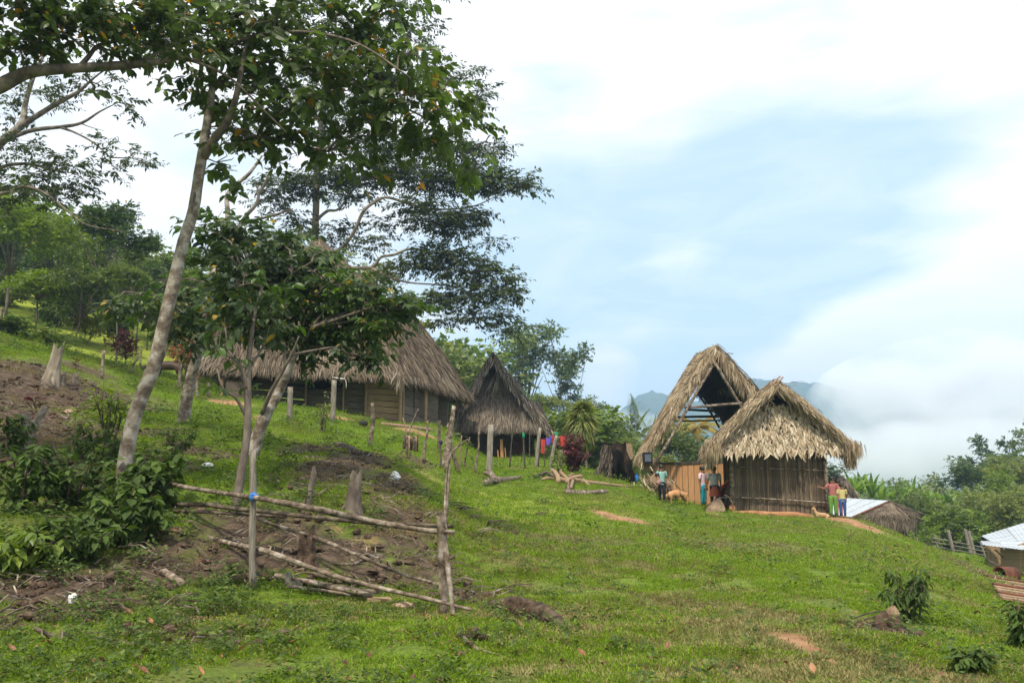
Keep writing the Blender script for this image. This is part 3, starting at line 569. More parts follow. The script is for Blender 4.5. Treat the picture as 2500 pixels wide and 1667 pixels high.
# --- tall fine-leaved tree behind the big house
g2 = GY(765, 47); Y2 = 47
tree('rain_tree', 'tall tree behind the large house, straight pale trunk and flat layers of small dark leaves', g2,
     [(762, 1020, Y2, .32), (765, 800, Y2, .26), (768, 620, Y2, .22), (772, 500, Y2, .19), (775, 400, Y2, .17), (782, 320, Y2, .15), (800, 220, Y2, .11), (815, 110, Y2, .08), (825, 0, Y2, .05)],
     [[(772, 655, 46.6, .16), (794, 629, 46, .12), (836, 604, 45.5, .10), (864, 566, 45, .10), (885, 520, 44.6, .10), (906, 499, 44.5, .09), (941, 482, 44.4, .08), (994, 496, 44.2, .075), (1046, 510, 44, .06), (1148, 506, 43.6, .04), (1230, 470, 43.5, .02)],
      [(800, 660, 46, .12), (855, 655, 45.4, .11), (908, 652, 45, .10), (930, 628, 44.8, .08), (962, 622, 44.6, .08), (1000, 608, 44.5, .07), (1040, 616, 44.4, .06), (1075, 650, 44.2, .05), (1110, 690, 44.2, .04), (1180, 740, 44, .025)],
      [(908, 655, 45, .08), (950, 676, 44.6, .07), (1000, 690, 44.3, .05), (1080, 696, 44, .04), (1150, 705, 43.8, .02)],
      [(775, 535, Y2, .10), (800, 515, 46.6, .09), (830, 508, 46, .07), (880, 440, 45.5, .05), (940, 400, 45, .03)],
      [(990, 490, 44.3, .05), (1040, 455, 44, .04), (1110, 420, 44, .025)], [(780, 370, Y2, .09), (860, 330, 46, .06), (960, 310, 45, .05), (1030, 290, 45, .03)], [(790, 300, Y2, .08), (730, 240, 46, .05), (680, 200, 46, .03)],
      [(770, 430, Y2, .08), (720, 440, 46.5, .05), (660, 470, 46, .03)], [(900, 130, 46, .03), (960, 90, 45.6, .022), (1010, 50, 45.4, .014), (1060, 25, 45.2, .006)], [(985, 72, 45.5, .012), (1030, 80, 45.3, .008), (1075, 70, 45.2, .004)], [(1010, 50, 45.4, .012), (1040, 60, 45.3, .008), (1075, 40, 45.2, .004)], [(985, 72, 45.5, .012), (1030, 110, 45.3, .008), (1070, 105, 45.2, .004)], [(800, 200, Y2, .06), (900, 150, 46, .05), (1040, 170, 45, .03), (1150, 200, 45, .02)], [(960, 372, 45, .05), (1010, 350, 45, .05), (1060, 290, 45, .045), (1090, 270, 45, .03)]],
     [B(700, 455, 46, 70, 28, 60), B(780, 445, 46, 70, 35, 70), B(860, 430, 45.5, 70, 30, 62), B(940, 410, 45, 70, 30, 62), B(1010, 430, 44.6, 70, 30, 70), B(1100, 440, 44, 75, 28, 80), B(1180, 440, 43.6, 70, 30, 72), B(1250, 440, 43.4, 50, 22, 32), B(1290, 455, 43.3, 30, 15, 12), B(1050, 540, 44, 60, 30, 50), B(1120, 550, 43.8, 60, 25, 50), B(1150, 520, 43.6, 40, 20, 26), B(1030, 500, 44, 60, 22, 40),
      B(1200, 590, 43.5, 20, 12, 7), B(1080, 620, 44.4, 60, 28, 50), B(1030, 640, 44.6, 50, 25, 30), B(1130, 650, 44, 70, 30, 66), B(1200, 680, 43.8, 60, 28, 50), B(1230, 720, 43.8, 45, 25, 34), B(1130, 720, 44, 75, 30, 66), B(1060, 745, 44.2, 40, 20, 20), B(1180, 770, 43.8, 55, 25, 36), B(1245, 800, 43.8, 35, 22, 18), B(1090, 780, 44, 30, 18, 12), B(985, 655, 44.6, 40, 18, 18),
      B(1160, 375, 44, 50, 28, 30), B(1210, 360, 44, 30, 22, 14), B(1100, 360, 44, 60, 28, 40), B(1030, 350, 44.6, 60, 30, 40), B(960, 350, 45, 60, 30, 40), B(880, 350, 46, 60, 35, 40), B(820, 280, 47, 70, 60, 60), B(730, 230, 46, 70, 50, 50), B(920, 230, 46, 80, 60, 60), B(1040, 180, 45, 70, 50, 44), B(1140, 185, 45, 40, 28, 16), B(1185, 225, 45, 28, 18, 9), B(1180, 260, 45, 25, 18, 7), B(1010, 80, 46, 70, 50, 36), B(900, 100, 46, 90, 60, 56), B(780, 120, 47, 90, 70, 60),
      B(940, 540, 45, 45, 18, 12), B(900, 600, 45, 35, 20, 10), B(935, 585, 45, 25, 25, 9), B(830, 560, 46, 45, 25, 20), B(660, 490, 46, 50, 18, 18), B(700, 530, 46.5, 60, 22, 20), B(750, 575, 46.5, 60, 22, 24), B(830, 600, 46, 40, 18, 14), B(870, 480, 45.5, 50, 25, 26), B(620, 330, 47, 60, 50, 24), B(560, 250, 47, 60, 50, 20), B(1000, -20, 46, 120, 50, 40), B(800, 0, 47, 140, 60, 60)],
     'bark_tan', 'L_fine', .27, .36, per=16, twigL=1.0, shape='leaf', droop=.28, seed=13, zr=.9, rare=.01, dens=1.9, p=.5, flat=.35)
# --- mid-ground spreading tree with two trunks in front of the big house
Y3 = 18.6; b3 = G(612, 1118)
tree('spreading_tree', 'low spreading tree with dense dark leaves, leaning pale trunk before the large thatched house', b3,
     [(615, 1125, b3.y, .135), (630, 1060, b3.y, .125), (655, 1000, b3.y, .12), (682, 950, b3.y + .1, .115), (702, 905, b3.y, .09), (722, 862, b3.y, .055), (735, 820, b3.y, .03)],
     [[(640, 1010, b3.y - .1, .05), (660, 960, b3.y - .3, .045), (688, 910, b3.y - .5, .035), (712, 865, b3.y - .6, .025), (730, 820, b3.y - .7, .012)],
      [(700, 910, b3.y, .06), (690, 840, b3.y, .045), (650, 760, b3.y, .035), (600, 680, b3.y, .025)], [(722, 862, b3.y, .04), (760, 800, b3.y - .3, .02)], [(650, 760, b3.y, .03), (700, 680, b3.y, .022), (760, 640, b3.y, .014)]],
     [B(520, 560, 18, 60, 30, 26), B(600, 575, 18.5, 70, 38, 48), B(690, 600, 18.5, 70, 35, 44), B(760, 630, 18, 50, 32, 30), B(530, 630, 18.5, 60, 45, 44), B(620, 650, 17.6, 80, 50, 66), B(710, 670, 18, 80, 45, 62), B(800, 700, 17.6, 80, 40, 58), B(880, 700, 17.4, 60, 26, 26), B(900, 745, 17.6, 80, 30, 46), B(980, 750, 17.4, 60, 22, 24), B(830, 770, 18, 80, 38, 58),
      B(740, 750, 17.4, 85, 45, 72), B(640, 740, 17.8, 80, 50, 66), B(560, 720, 18.5, 60, 50, 40), B(620, 800, 18.5, 60, 30, 28), B(700, 820, 18, 70, 30, 36), B(790, 830, 17.6, 70, 30, 36), B(880, 820, 17.4, 60, 28, 26), B(920, 880, 17.3, 30, 24, 9), B(860, 870, 17.4, 45, 24, 14), B(930, 800, 17.2, 45, 22, 12), B(1020, 760, 17.2, 30, 14, 5), B(760, 860, 17.6, 40, 26, 11), B(730, 890, 17.5, 26, 18, 5), B(500, 610, 19, 35, 35, 14)],
     'bark_white', 'L_mid', .20, .42, per=11, twigL=.5, droop=.4, seed=14, hero=200, rare=.015, zr=1.0, hi=.94, dens=1.15)
# --- slim twin stemmed sapling in front
b4 = G(572, 1243)
tree('slender_tree', 'slim grey tree with a thin bare trunk standing behind the middle rail post', b4,
     [(572, 1250, b4.y, .075), (590, 1150, b4.y, .062), (603, 1060, b4.y, .055), (605, 960, b4.y, .05), (607, 880, b4.y, .042), (620, 780, b4.y, .03), (640, 700, b4.y, .02)],
     [[(605, 960, b4.y, .035), (590, 900, b4.y - .1, .028), (560, 860, b4.y - .2, .022), (550, 800, b4.y - .2, .012)], [(603, 1020, b4.y, .03), (575, 970, b4.y - .1, .022), (545, 950, b4.y - .2, .018), (530, 900, b4.y - .2, .012)], [(606, 900, b4.y, .025), (640, 850, b4.y + .2, .018), (660, 790, b4.y + .2, .01)]],
     [B(600, 760, b4.y, 50, 40, 20), B(550, 800, b4.y, 40, 30, 8), B(650, 770, b4.y + .2, 50, 40, 14), B(580, 700, b4.y + .2, 50, 40, 16), B(585, 950, b4.y, 30, 14, 2), B(560, 870, b4.y, 25, 18, 3)],
     'bark_grey', 'L_mid', .17, .5, per=9, twigL=.4, droop=.5, seed=15, hero=0)
# --- pale tree behind the tall one
b5 = G(447, 1035); Y5 = b5.y
tree('pale_tree', 'pale trunked tree left of the large house, bare upper forks above the dark crown', b5,
     [(447, 1045, Y5, .17), (458, 960, Y5, .15), (478, 880, Y5, .14), (492, 820, Y5, .13), (505, 740, Y5, .12), (528, 650, Y5 + .5, .11), (548, 590, Y5 + 1, .09), (556, 530, Y5 + 1, .075), (554, 485, Y5 + 1, .065), (566, 460, Y5 + 1, .06), (590, 440, Y5 + 1, .055), (612, 420, Y5 + 1, .045), (640, 380, Y5 + 1, .03)],
     [[(560, 620, Y5 + 1, .07), (592, 540, Y5 + 1, .06), (625, 500, Y5 + 1, .05), (632, 470, Y5 + 1, .035), (622, 448, Y5 + 1, .02)], [(630, 480, Y5 + 1, .035), (650, 440, Y5 + 1, .03), (665, 405, Y5 + 1, .02)], [(590, 545, Y5 + 1, .05), (620, 538, Y5 + 1, .04), (670, 525, Y5 + 1, .035), (715, 510, Y5 + 1, .02)], [(492, 820, Y5, .05), (440, 760, Y5 - .5, .04), (380, 720, Y5 - 1, .025)]],
     [B(440, 730, 20, 50, 26, 22), B(380, 740, 19.6, 55, 26, 24), B(310, 745, 19.4, 50, 20, 18), B(460, 790, 20, 45, 30, 22), B(420, 820, 20, 40, 22, 12), B(500, 760, 20.5, 45, 40, 26), B(350, 770, 19.6, 50, 20, 14), B(480, 700, 20.5, 40, 26, 16), B(540, 770, 20.4, 45, 40, 24), B(270, 745, 19.4, 28, 14, 5), B(500, 850, 20, 30, 20, 7), B(400, 690, 22, 40, 22, 9)],
     'bark_white', 'L_mid', .2, .45, per=9, twigL=.45, droop=.45, seed=16, hero=60, rare=.03)
# --- fine-leaved tree at the left edge
bo = onground(-19, 27)
tree('feathery_tree', 'light feathery tree at the left edge, pale forked limbs against the white sky', bo,
     [(-170, 1000, 27, .3), (-150, 700, 27, .25), (-110, 520, 27, .2), (-60, 430, 26.5, .17), (0, 350, 26, .14), (51, 306, 26, .12), (62, 255, 26, .08), (80, 191, 26, .07), (105, 140, 26, .05), (127, 96, 26, .03)],
     [[(48, 310, 26, .10), (95, 280, 26, .09), (140, 252, 26, .08), (190, 225, 26, .06), (230, 190, 26, .035), (265, 165, 26, .02)], [(20, 340, 26, .07), (80, 318, 26, .07), (150, 310, 26, .06), (200, 300, 26, .05), (245, 272, 26, .03), (290, 250, 26, .012)], [(150, 312, 26, .05), (185, 325, 26, .035), (230, 350, 26, .03), (270, 385, 26, .02)],
      [(-60, 480, 26, .1), (20, 470, 25.6, .06), (60, 455, 25.5, .05), (115, 475, 25.4, .04), (170, 520, 25.2, .03), (215, 550, 25, .02), (300, 565, 25, .01)], [(195, 225, 26, .02), (230, 215, 26, .015), (300, 190, 26, .008)], [(-100, 500, 27, .1), (-20, 420, 26.5, .07), (60, 400, 26.3, .05), (150, 420, 26, .03)], [(200, 303, 26, .02), (225, 312, 26, .014), (255, 320, 26, .006)]],
     [B(40, 360, 26, 60, 26, 26), B(110, 385, 26, 60, 24, 30), B(170, 405, 26, 50, 22, 28), B(210, 440, 26, 35, 18, 16), B(60, 420, 26, 70, 24, 34), B(130, 440, 26, 60, 24, 30), B(180, 465, 26, 45, 20, 20), B(100, 480, 25.6, 70, 20, 22), B(20, 460, 26, 50, 26, 20), B(270, 350, 26, 45, 14, 14), B(320, 385, 26, 45, 18, 16), B(360, 400, 26, 22, 12, 7), B(290, 420, 26, 30, 12, 7), B(300, 250, 26, 35, 16, 10), B(325, 262, 26, 15, 10, 4), B(270, 190, 26, 45, 18, 12), B(180, 200, 26, 60, 24, 16), B(110, 230, 26, 60, 30, 16), B(40, 230, 26, 60, 40, 22), B(30, 290, 26, 50, 25, 12), B(150, 240, 26, 40, 18, 8), B(250, 120, 26, 60, 30, 16), B(100, 130, 26, 70, 40, 24), B(20, 520, 26, 40, 20, 12), B(200, 530, 25.5, 40, 12, 5)],
     'bark_white', 'L_fine', .17, .38, per=14, twigL=.55, shape='leaf', droop=.3, seed=17, zr=.9, rare=.0, dens=1.1, p=.5, flat=.5)

# ------------------------------------------------------------------ generic background trees
def proto_tree(kind, lmat, seed, nleaf=2600, leaf=.05):
    """unit tree: height 1, crown width about 1 -> meshes (trunk, crown)"""
    g = np.random.default_rng(seed); tr = MB(); bl = []
    if kind == 'dome': cs = [((g.normal() * .22, g.normal() * .22, .62 + g.normal() * .14), (.19, .19, .13)) for _ in range(16)]; base = .3
    elif kind == 'umbrella': cs = [((math.cos(a) * r, math.sin(a) * r, .80 + g.normal() * .06 - r * .25), (.17, .17, .06)) for a, r in zip(g.uniform(0, 6.28, 18), g.uniform(.05, .42, 18))]; base = .5
    elif kind == 'airy': cs = [((g.normal() * .26, g.normal() * .26, .6 + g.normal() * .17), (.13, .13, .07)) for _ in range(18)]; base = .3
    elif kind == 'cone': cs = [((g.normal() * .09 * (1.3 - t), g.normal() * .09 * (1.3 - t), .2 + t * .68), (.30 * (1.1 - t), .30 * (1.1 - t), .1)) for t in np.linspace(0, 1, 14)]; base = .1
    elif kind == 'bush': cs = [((g.normal() * .24, g.normal() * .24, .42 + g.normal() * .14), (.22, .22, .2)) for _ in range(14)]; base = .05
    pts = [(0, 0, -.05), (g.normal() * .01, g.normal() * .01, base * .5), (g.normal() * .02, g.normal() * .02, base), (g.normal() * .03, g.normal() * .03, .7)]
    tr.tube(pts, [.024, .018, .014, .006], 7, wob=.1)
    for c, r in cs:
        tr.tube([pts[1 if kind in('cone','bush') else 2], ((pts[2][0] + c[0]) / 2, (pts[2][1] + c[1]) / 2, (pts[2][2] + c[2]) / 2 + .02), c], [.009, .006, .003], 4)
        bl.append((c, r, nleaf // (len(cs) * 8)))
    P0, P1, C, D, U = twig_leaves(bl, g, leaf, 8, leaf * 2.2, 1, .2, .6, p=.45)
    L = leaf * g.uniform(.6, 1.3, len(C)); V, Fa, k = leaf_arrays(C, D, U, L, L * .6, 'leaf')
    t = patch_tint(C * 6, g, rare=.01, hi=.95, seed=seed)
    cm = npmesh('crown', V, Fa, 3, tint=np.repeat(t, k)); cm.materials.append(MT[lmat])
    tm = tr.mesh('trunk', True); tm.materials.append(MT['bark_grey']); return tm, cm
PR = {}
CROWNH = {'dome': 1.15, 'umbrella': 1.1, 'airy': 1.4, 'cone': 2.2, 'bush': 1.1}
def proto(kind, lmat, v=0, n=3000, leaf=.05):
    k = (kind, lmat, v, n, leaf)
    if k not in PR: PR[k] = proto_tree(kind, lmat, 100 + len(PR) * 7 + v, n, leaf)
    return PR[k]
def bgtree(name, label, px, py_top, Y, wpx, kind='dome', lmat='L_forest', v=0, n=3000, leaf=.05, cat='tree', group=None, dz=0, zbase=None):
    """tree whose top shows at (px,py_top), standing at depth Y"""
    top = P(px, py_top, Y); zg = Hz(top.x, Y) - .2 if zbase is None else zbase
    h = max(top.z - zg, 1.0); wdt = wpx * Y / F
    tm, cm = proto(kind, lmat, v, n, leaf)
    r = empty(name, (top.x, Y, zg), label, cat, group, rz=random.uniform(0, 6.28))
    hc = min(h / .97, wdt * CROWNH[kind])
    for nm, m in (('trunk', tm), ('crown', cm)):
        o = bpy.data.objects.new(nm, m); COL.objects.link(o); o.parent = r
        if nm == 'crown': o.scale = (wdt, wdt, hc); o.location = (0, 0, h - hc * .97)
        else: o.scale = (wdt, wdt, h / .97)
    return r
X = bgtree
# left hillside
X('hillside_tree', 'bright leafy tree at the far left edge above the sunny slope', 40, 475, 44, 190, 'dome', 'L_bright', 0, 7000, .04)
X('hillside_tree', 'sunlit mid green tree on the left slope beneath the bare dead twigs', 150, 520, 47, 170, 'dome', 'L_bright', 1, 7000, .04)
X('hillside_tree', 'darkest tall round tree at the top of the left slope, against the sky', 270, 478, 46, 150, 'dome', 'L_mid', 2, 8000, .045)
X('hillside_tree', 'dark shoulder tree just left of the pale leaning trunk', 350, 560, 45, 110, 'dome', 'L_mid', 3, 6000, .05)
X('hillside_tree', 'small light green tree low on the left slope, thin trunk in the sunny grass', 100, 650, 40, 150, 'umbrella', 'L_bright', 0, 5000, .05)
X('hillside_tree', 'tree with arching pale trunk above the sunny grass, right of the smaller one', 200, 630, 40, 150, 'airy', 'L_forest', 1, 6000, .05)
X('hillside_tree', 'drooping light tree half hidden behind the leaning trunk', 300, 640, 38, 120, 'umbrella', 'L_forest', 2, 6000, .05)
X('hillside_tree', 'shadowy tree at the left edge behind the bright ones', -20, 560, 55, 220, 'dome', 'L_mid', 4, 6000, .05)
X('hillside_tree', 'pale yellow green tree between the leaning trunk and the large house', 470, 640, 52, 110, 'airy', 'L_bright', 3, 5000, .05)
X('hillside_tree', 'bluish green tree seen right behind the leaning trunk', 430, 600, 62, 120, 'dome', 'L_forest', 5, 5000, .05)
X('red_flowering_shrub', 'shrub with reddish flowers behind the left end of the large house', 550, 745, 44, 170, 'bush', 'L_redflower', 0, 5000, .05, cat='shrub')
X('red_flowering_shrub', 'lower reddish shrub beside the pale tree trunk', 460, 815, 40, 80, 'bush', 'L_redflower', 1, 3000, .06, cat='shrub')
X('slope_bush', 'dark green bush below the sunny slope, nearest the left edge', 30, 765, 34, 150, 'bush', 'L_mid', 0, 5000, .05, cat='bush')
X('slope_bush', 'leafy bush in front of the two leaning stems on the left slope', 130, 785, 36, 130, 'bush', 'L_forest', 1, 5000, .05, cat='bush')
X('dracaena_shrub', 'maroon leaved shrub in front of the sunny slope, left of the horse', 312, 800, 30, 75, 'airy', 'L_maroon', 0, 1800, .07, cat='shrub')
X('mid_tree', 'leafy tree showing above the right side of the large house roof', 1000, 700, 62, 110, 'dome', 'L_forest', 6, 7000, .045)
X('mid_tree', 'green tree peeping over the roof hip of the large house', 900, 630, 62, 130, 'dome', 'L_olive', 1, 6000, .05)
X('mid_tree', 'tree showing through the gap left of the large house peak', 700, 560, 66, 150, 'airy', 'L_olive', 2, 6000, .05)
X('mid_tree', 'small tree behind the gap between the two thatched houses', 1075, 945, 75, 90, 'bush', 'L_forest', 3, 3000, .06)
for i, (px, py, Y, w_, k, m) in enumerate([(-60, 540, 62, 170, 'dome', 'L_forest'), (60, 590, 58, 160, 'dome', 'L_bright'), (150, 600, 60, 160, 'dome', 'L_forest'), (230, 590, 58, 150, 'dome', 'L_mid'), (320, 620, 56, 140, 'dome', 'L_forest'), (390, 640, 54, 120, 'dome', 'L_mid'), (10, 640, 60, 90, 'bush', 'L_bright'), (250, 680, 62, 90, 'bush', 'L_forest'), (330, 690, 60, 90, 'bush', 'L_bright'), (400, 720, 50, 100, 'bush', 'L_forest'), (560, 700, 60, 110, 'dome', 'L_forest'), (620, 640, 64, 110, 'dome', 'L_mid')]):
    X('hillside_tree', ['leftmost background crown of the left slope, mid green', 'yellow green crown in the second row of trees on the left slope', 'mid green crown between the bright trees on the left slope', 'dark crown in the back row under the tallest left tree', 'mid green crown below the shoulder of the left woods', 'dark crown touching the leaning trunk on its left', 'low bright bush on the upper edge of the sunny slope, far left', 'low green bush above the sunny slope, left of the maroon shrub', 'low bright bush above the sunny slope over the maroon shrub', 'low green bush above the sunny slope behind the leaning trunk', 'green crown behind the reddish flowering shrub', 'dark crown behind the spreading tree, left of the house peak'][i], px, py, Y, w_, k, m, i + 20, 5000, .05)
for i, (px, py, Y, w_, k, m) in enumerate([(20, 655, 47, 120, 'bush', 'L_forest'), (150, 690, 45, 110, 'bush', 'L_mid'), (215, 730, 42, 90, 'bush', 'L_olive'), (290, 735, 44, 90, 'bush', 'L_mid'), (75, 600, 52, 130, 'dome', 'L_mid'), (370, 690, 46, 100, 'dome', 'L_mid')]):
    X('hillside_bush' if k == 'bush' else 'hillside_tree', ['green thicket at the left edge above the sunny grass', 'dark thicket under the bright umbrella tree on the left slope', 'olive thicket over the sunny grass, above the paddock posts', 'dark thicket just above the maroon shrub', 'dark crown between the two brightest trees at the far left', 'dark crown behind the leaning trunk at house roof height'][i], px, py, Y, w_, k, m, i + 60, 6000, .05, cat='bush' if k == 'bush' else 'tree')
# middle distance
X('hillside_tree', 'rounded pale green tree left behind the second house peak', 1150, 875, 88, 110, 'umbrella', 'L_olive', 4, 6000, .045)
X('forest_giant', 'tallest hazy tree in the middle distance, wide uneven crown above the second house', 1290, 790, 100, 190, 'dome', 'L_forest', 21, 9000, .036)
X('forest_giant', 'right part of the tallest hazy canopy, a loose crown with sky showing through', 1385, 830, 98, 120, 'airy', 'L_forest', 9, 5500, .045)
X('hillside_tree', 'small dark tree right below the tallest hazy crown', 1385, 925, 96, 80, 'airy', 'L_mid', 5, 3500, .05)
X('hillside_tree', 'flat crowned yellowish tree in front of the tallest hazy tree', 1330, 955, 82, 120, 'umbrella', 'L_olive', 6, 5000, .045)
X('hillside_tree', 'flat crowned tree at the right shoulder of the middle forest', 1435, 965, 90, 120, 'umbrella', 'L_forest', 7, 5000, .045)
X('hillside_tree', 'dark green tree right behind the second house roof', 1285, 950, 75, 100, 'dome', 'L_forest', 8, 5000, .05)
X('hillside_tree', 'light yellow green tree behind the dracaena palm', 1440, 1030, 55, 110, 'dome', 'L_olive', 9, 6000, .045)
X('hillside_tree', 'bushy tree right of the dracaena at the foot of the blue mountain', 1500, 1005, 72, 110, 'dome', 'L_forest', 10, 5000, .05)
X('hillside_tree', 'dark tree left of the tall open hut, above the burnt stump', 1540, 1050, 66, 90, 'bush', 'L_mid', 11, 5000, .05)
X('hillside_tree', 'thin grey branched tree behind the second house right eave', 1345, 1000, 66, 90, 'airy', 'L_olive', 12, 1500, .05)
X('hillside_tree', 'tree framed by the left side of the open hut', 1640, 1040, 58, 130, 'dome', 'L_forest', 13, 7000, .05)
X('hillside_tree', 'dark tree directly behind the two coconut palms', 1700, 1062, 70, 140, 'dome', 'L_forest', 16, 7000, .05)
X('hillside_tree', 'low bush seen just over the plank wall, left part', 1610, 1085, 46, 80, 'bush', 'L_olive', 17, 4000, .06)
X('hillside_tree', 'tree behind the plank wall, right of the coconut palms', 1745, 1060, 66, 120, 'bush', 'L_forest', 14, 5000, .05)
# right side
X('valley_tree', 'conical dark tree in the valley, left of the far round thatch', 2342, 1135, 70, 85, 'dome', 'L_mid', 0, 6000, .05)
X('valley_tree', 'tall dark tree on the right with a palm beside it', 2420, 1085, 84, 110, 'airy', 'L_mid', 1, 7000, .05)
X('valley_tree', 'broad tree at the right edge above the lower tin roof', 2490, 1110, 66, 120, 'dome', 'L_olive', 2, 7000, .045)
X('valley_tree', 'crown entering from the right edge, highest in the valley', 2530, 1008, 72, 100, 'airy', 'L_forest', 5, 6000, .05)
X('valley_tree', 'small dark tree at the right edge below the highest crown', 2495, 1108, 110, 50, 'umbrella', 'L_mid', 3, 2500, .06)
X('valley_tree', 'bright layered tree in front of the valley fence', 2330, 1235, 56, 150, 'umbrella', 'L_bright', 4, 7000, .045)
X('valley_tree', 'olive green rounded tree behind the tin and thatch house', 2230, 1225, 66, 110, 'dome', 'L_olive', 5, 6000, .045)
X('valley_tree', 'loose olive tree above the lower tin roof', 2450, 1190, 56, 130, 'dome', 'L_olive', 6, 7000, .045)
X('valley_tree', 'small tree just right of the near hut eave', 2030, 1115, 58, 60, 'bush', 'L_mid', 6, 3000, .06)
for i, (px, py, Y, w_, k, m) in enumerate([(2385, 1105, 72, 110, 'dome', 'L_forest'), (2440, 1150, 62, 130, 'dome', 'L_bright'), (2500, 1165, 58, 120, 'dome', 'L_olive'), (2290, 1215, 60, 110, 'dome', 'L_bright'), (2200, 1205, 60, 110, 'dome', 'L_forest'), (2380, 1200, 60, 130, 'dome', 'L_olive')]):
    X('valley_tree', ['green crown filling the gap right of the conical tree', 'bright round crown below the pale trunked palm', 'olive crown at the right edge just above the lower tin roof', 'bright green crown right of the round thatch', 'green crown above the end of the thatched gable', 'olive crown behind the valley fence posts'][i], px, py, Y, w_, k, m, i + 40, 6000, .045)
X('sapling', 'young large leaved sapling left of the valley fence', 2265, 1280, 52, 60, 'airy', 'L_bright', 7, 900, .09, cat='tree')
# ------------------------------------------------------------------ thatch and timber
def bil(p, u, v):
    A, B_, C, D = [np.array(q, float) for q in p]; u = np.asarray(u)[:, None]; v = np.asarray(v)[:, None]
    return (A * (1 - u) + B_ * u) * (1 - v) + (D * (1 - u) + C * u) * v
def area(p):
    A, B_, C, D = [Vector(q) for q in p]; return ((B_ - A).cross(D - A).length + (C - B_).cross(C - D).length) / 2
def strands(name, patches, n, L, W, mat, parent, g, jit=.15, lift=.12, eave=True, tl=(0, 1), eL=None, shape='strand', bend=.06, rare=.0, kind='stuff', out=None, edge=0, gx_=1):
    """long dry leaves lying down the slope of each patch (A top-left, B top-right, C bottom-right, D bottom-left)"""
    tot = sum(area(p) for p in patches); CC, DD, UU, LL, TT = [], [], [], [], []
    for p in patches:
        k = int(n * area(p) / tot); A, B_, C, D = [np.array(q, float) for q in p]
        nv = np.cross(B_ - A, D - A); nv2 = np.cross(C - D, B_ - C)
        if np.linalg.norm(nv) < 1e-6: nv = nv2
        nv = nv / np.linalg.norm(nv)
        if nv[2] < 0 and out is None: nv = -nv
        if out is not None and nv @ np.array(out) < 0: nv = -nv
        u = g.random(k); v = g.random(k)
        if np.linalg.norm(A - B_) < .3 * np.linalg.norm(C - D): v = np.sqrt(v)
        c = bil(p, u, v); dn = (D - A)[None] * (1 - u[:, None]) + (C - B_)[None] * u[:, None]; dn = unit(dn); side = unit(np.cross(dn, nv))
        d = dn + side * g.normal(size=(k, 1)) * jit + nv * np.abs(g.normal(size=(k, 1))) * lift * .6
        c = c + nv * g.uniform(0, lift, (k, 1)) - dn * L * .3
        CC.append(c); DD.append(unit(d)); UU.append(np.repeat(nv[None], k, 0) + side * g.normal(size=(k, 1)) * .5); LL.append(L * g.uniform(.5, 1.3, k))
        streak = (vnoise(u * 9, v * 2.5, 5) + 1) / 2
        TT.append(np.clip(g.random(k) * .6 + streak * .35, 0, 1))
        if eave:
            ke = int(np.linalg.norm(C - D) * 70 * gx_); u = g.random(ke); c = bil(p, u, np.full(ke, .985)); dn = unit((D - A)[None] * (1 - u[:, None]) + (C - B_)[None] * u[:, None])
            d = dn * .6 + np.array([0, 0, -.55]) + g.normal(size=(ke, 3)) * .16
            CC.append(c + nv * g.uniform(-.08, lift, (ke, 1))); DD.append(unit(d)); UU.append(np.repeat(nv[None], ke, 0) + g.normal(size=(ke, 3)) * .4); LL.append((eL or L) * g.uniform(.4, 1.0, ke)); TT.append(g.random(ke))
        for sgn in ((1,) if edge == 1 else (0,) if edge == -1 else ((0, 1) if edge == 2 else ())):   # ragged verge
            a, b = (A, D) if sgn == 0 else (B_, C); ke = int(np.linalg.norm(a - b) * 80); t = g.random((ke, 1)); c = a + (b - a) * t
            dn = (b - a) / np.linalg.norm(b - a); ou = (A - B_) if sgn == 0 else (B_ - A)
            if np.linalg.norm(ou) < .1: ou = (D - C) if sgn == 0 else (C - D)
            ou = ou / np.linalg.norm(ou)
            d = dn * .6 + ou * .25 + np.array([0, 0, -.5]) + g.normal(size=(ke, 3)) * .15
            CC.append(c + nv * g.uniform(-.2, lift, (ke, 1))); DD.append(unit(d)); UU.append(np.repeat(ou[None], ke, 0) + g.normal(size=(ke, 3)) * .4); LL.append((eL or L) * g.uniform(.5, 1.1, ke)); TT.append(g.random(ke))
    C, D, U, L_, T = [np.concatenate(q) for q in (CC, DD, UU, LL, TT)]
    return leaves(name, C, D, U, L_, W * g.uniform(.6, 1.4, len(C)), T, MT[mat], parent, shape, kind=kind, bend=bend, fold=.1)
def slab(name, patches, th, mat, parent, kind=None, sub=1):
    mb = MB()
    for p in patches:
        A, B_, C, D = [Vector(q) for q in p]; nv = (B_ - A).cross(D - A) + (C - D).cross(B_ - C)
        nv.normalize()
        if nv.z < 0: nv = -nv
        lo = [q - nv * th for q in (A, B_, C, D)]
        mb.add([A, B_, C, D] + lo, [(0, 1, 2, 3), (7, 6, 5, 4), (0, 4, 5, 1), (1, 5, 6, 2), (2, 6, 7, 3), (3, 7, 4, 0)])
    return mb.build(name, MT[mat], parent, kind=kind)
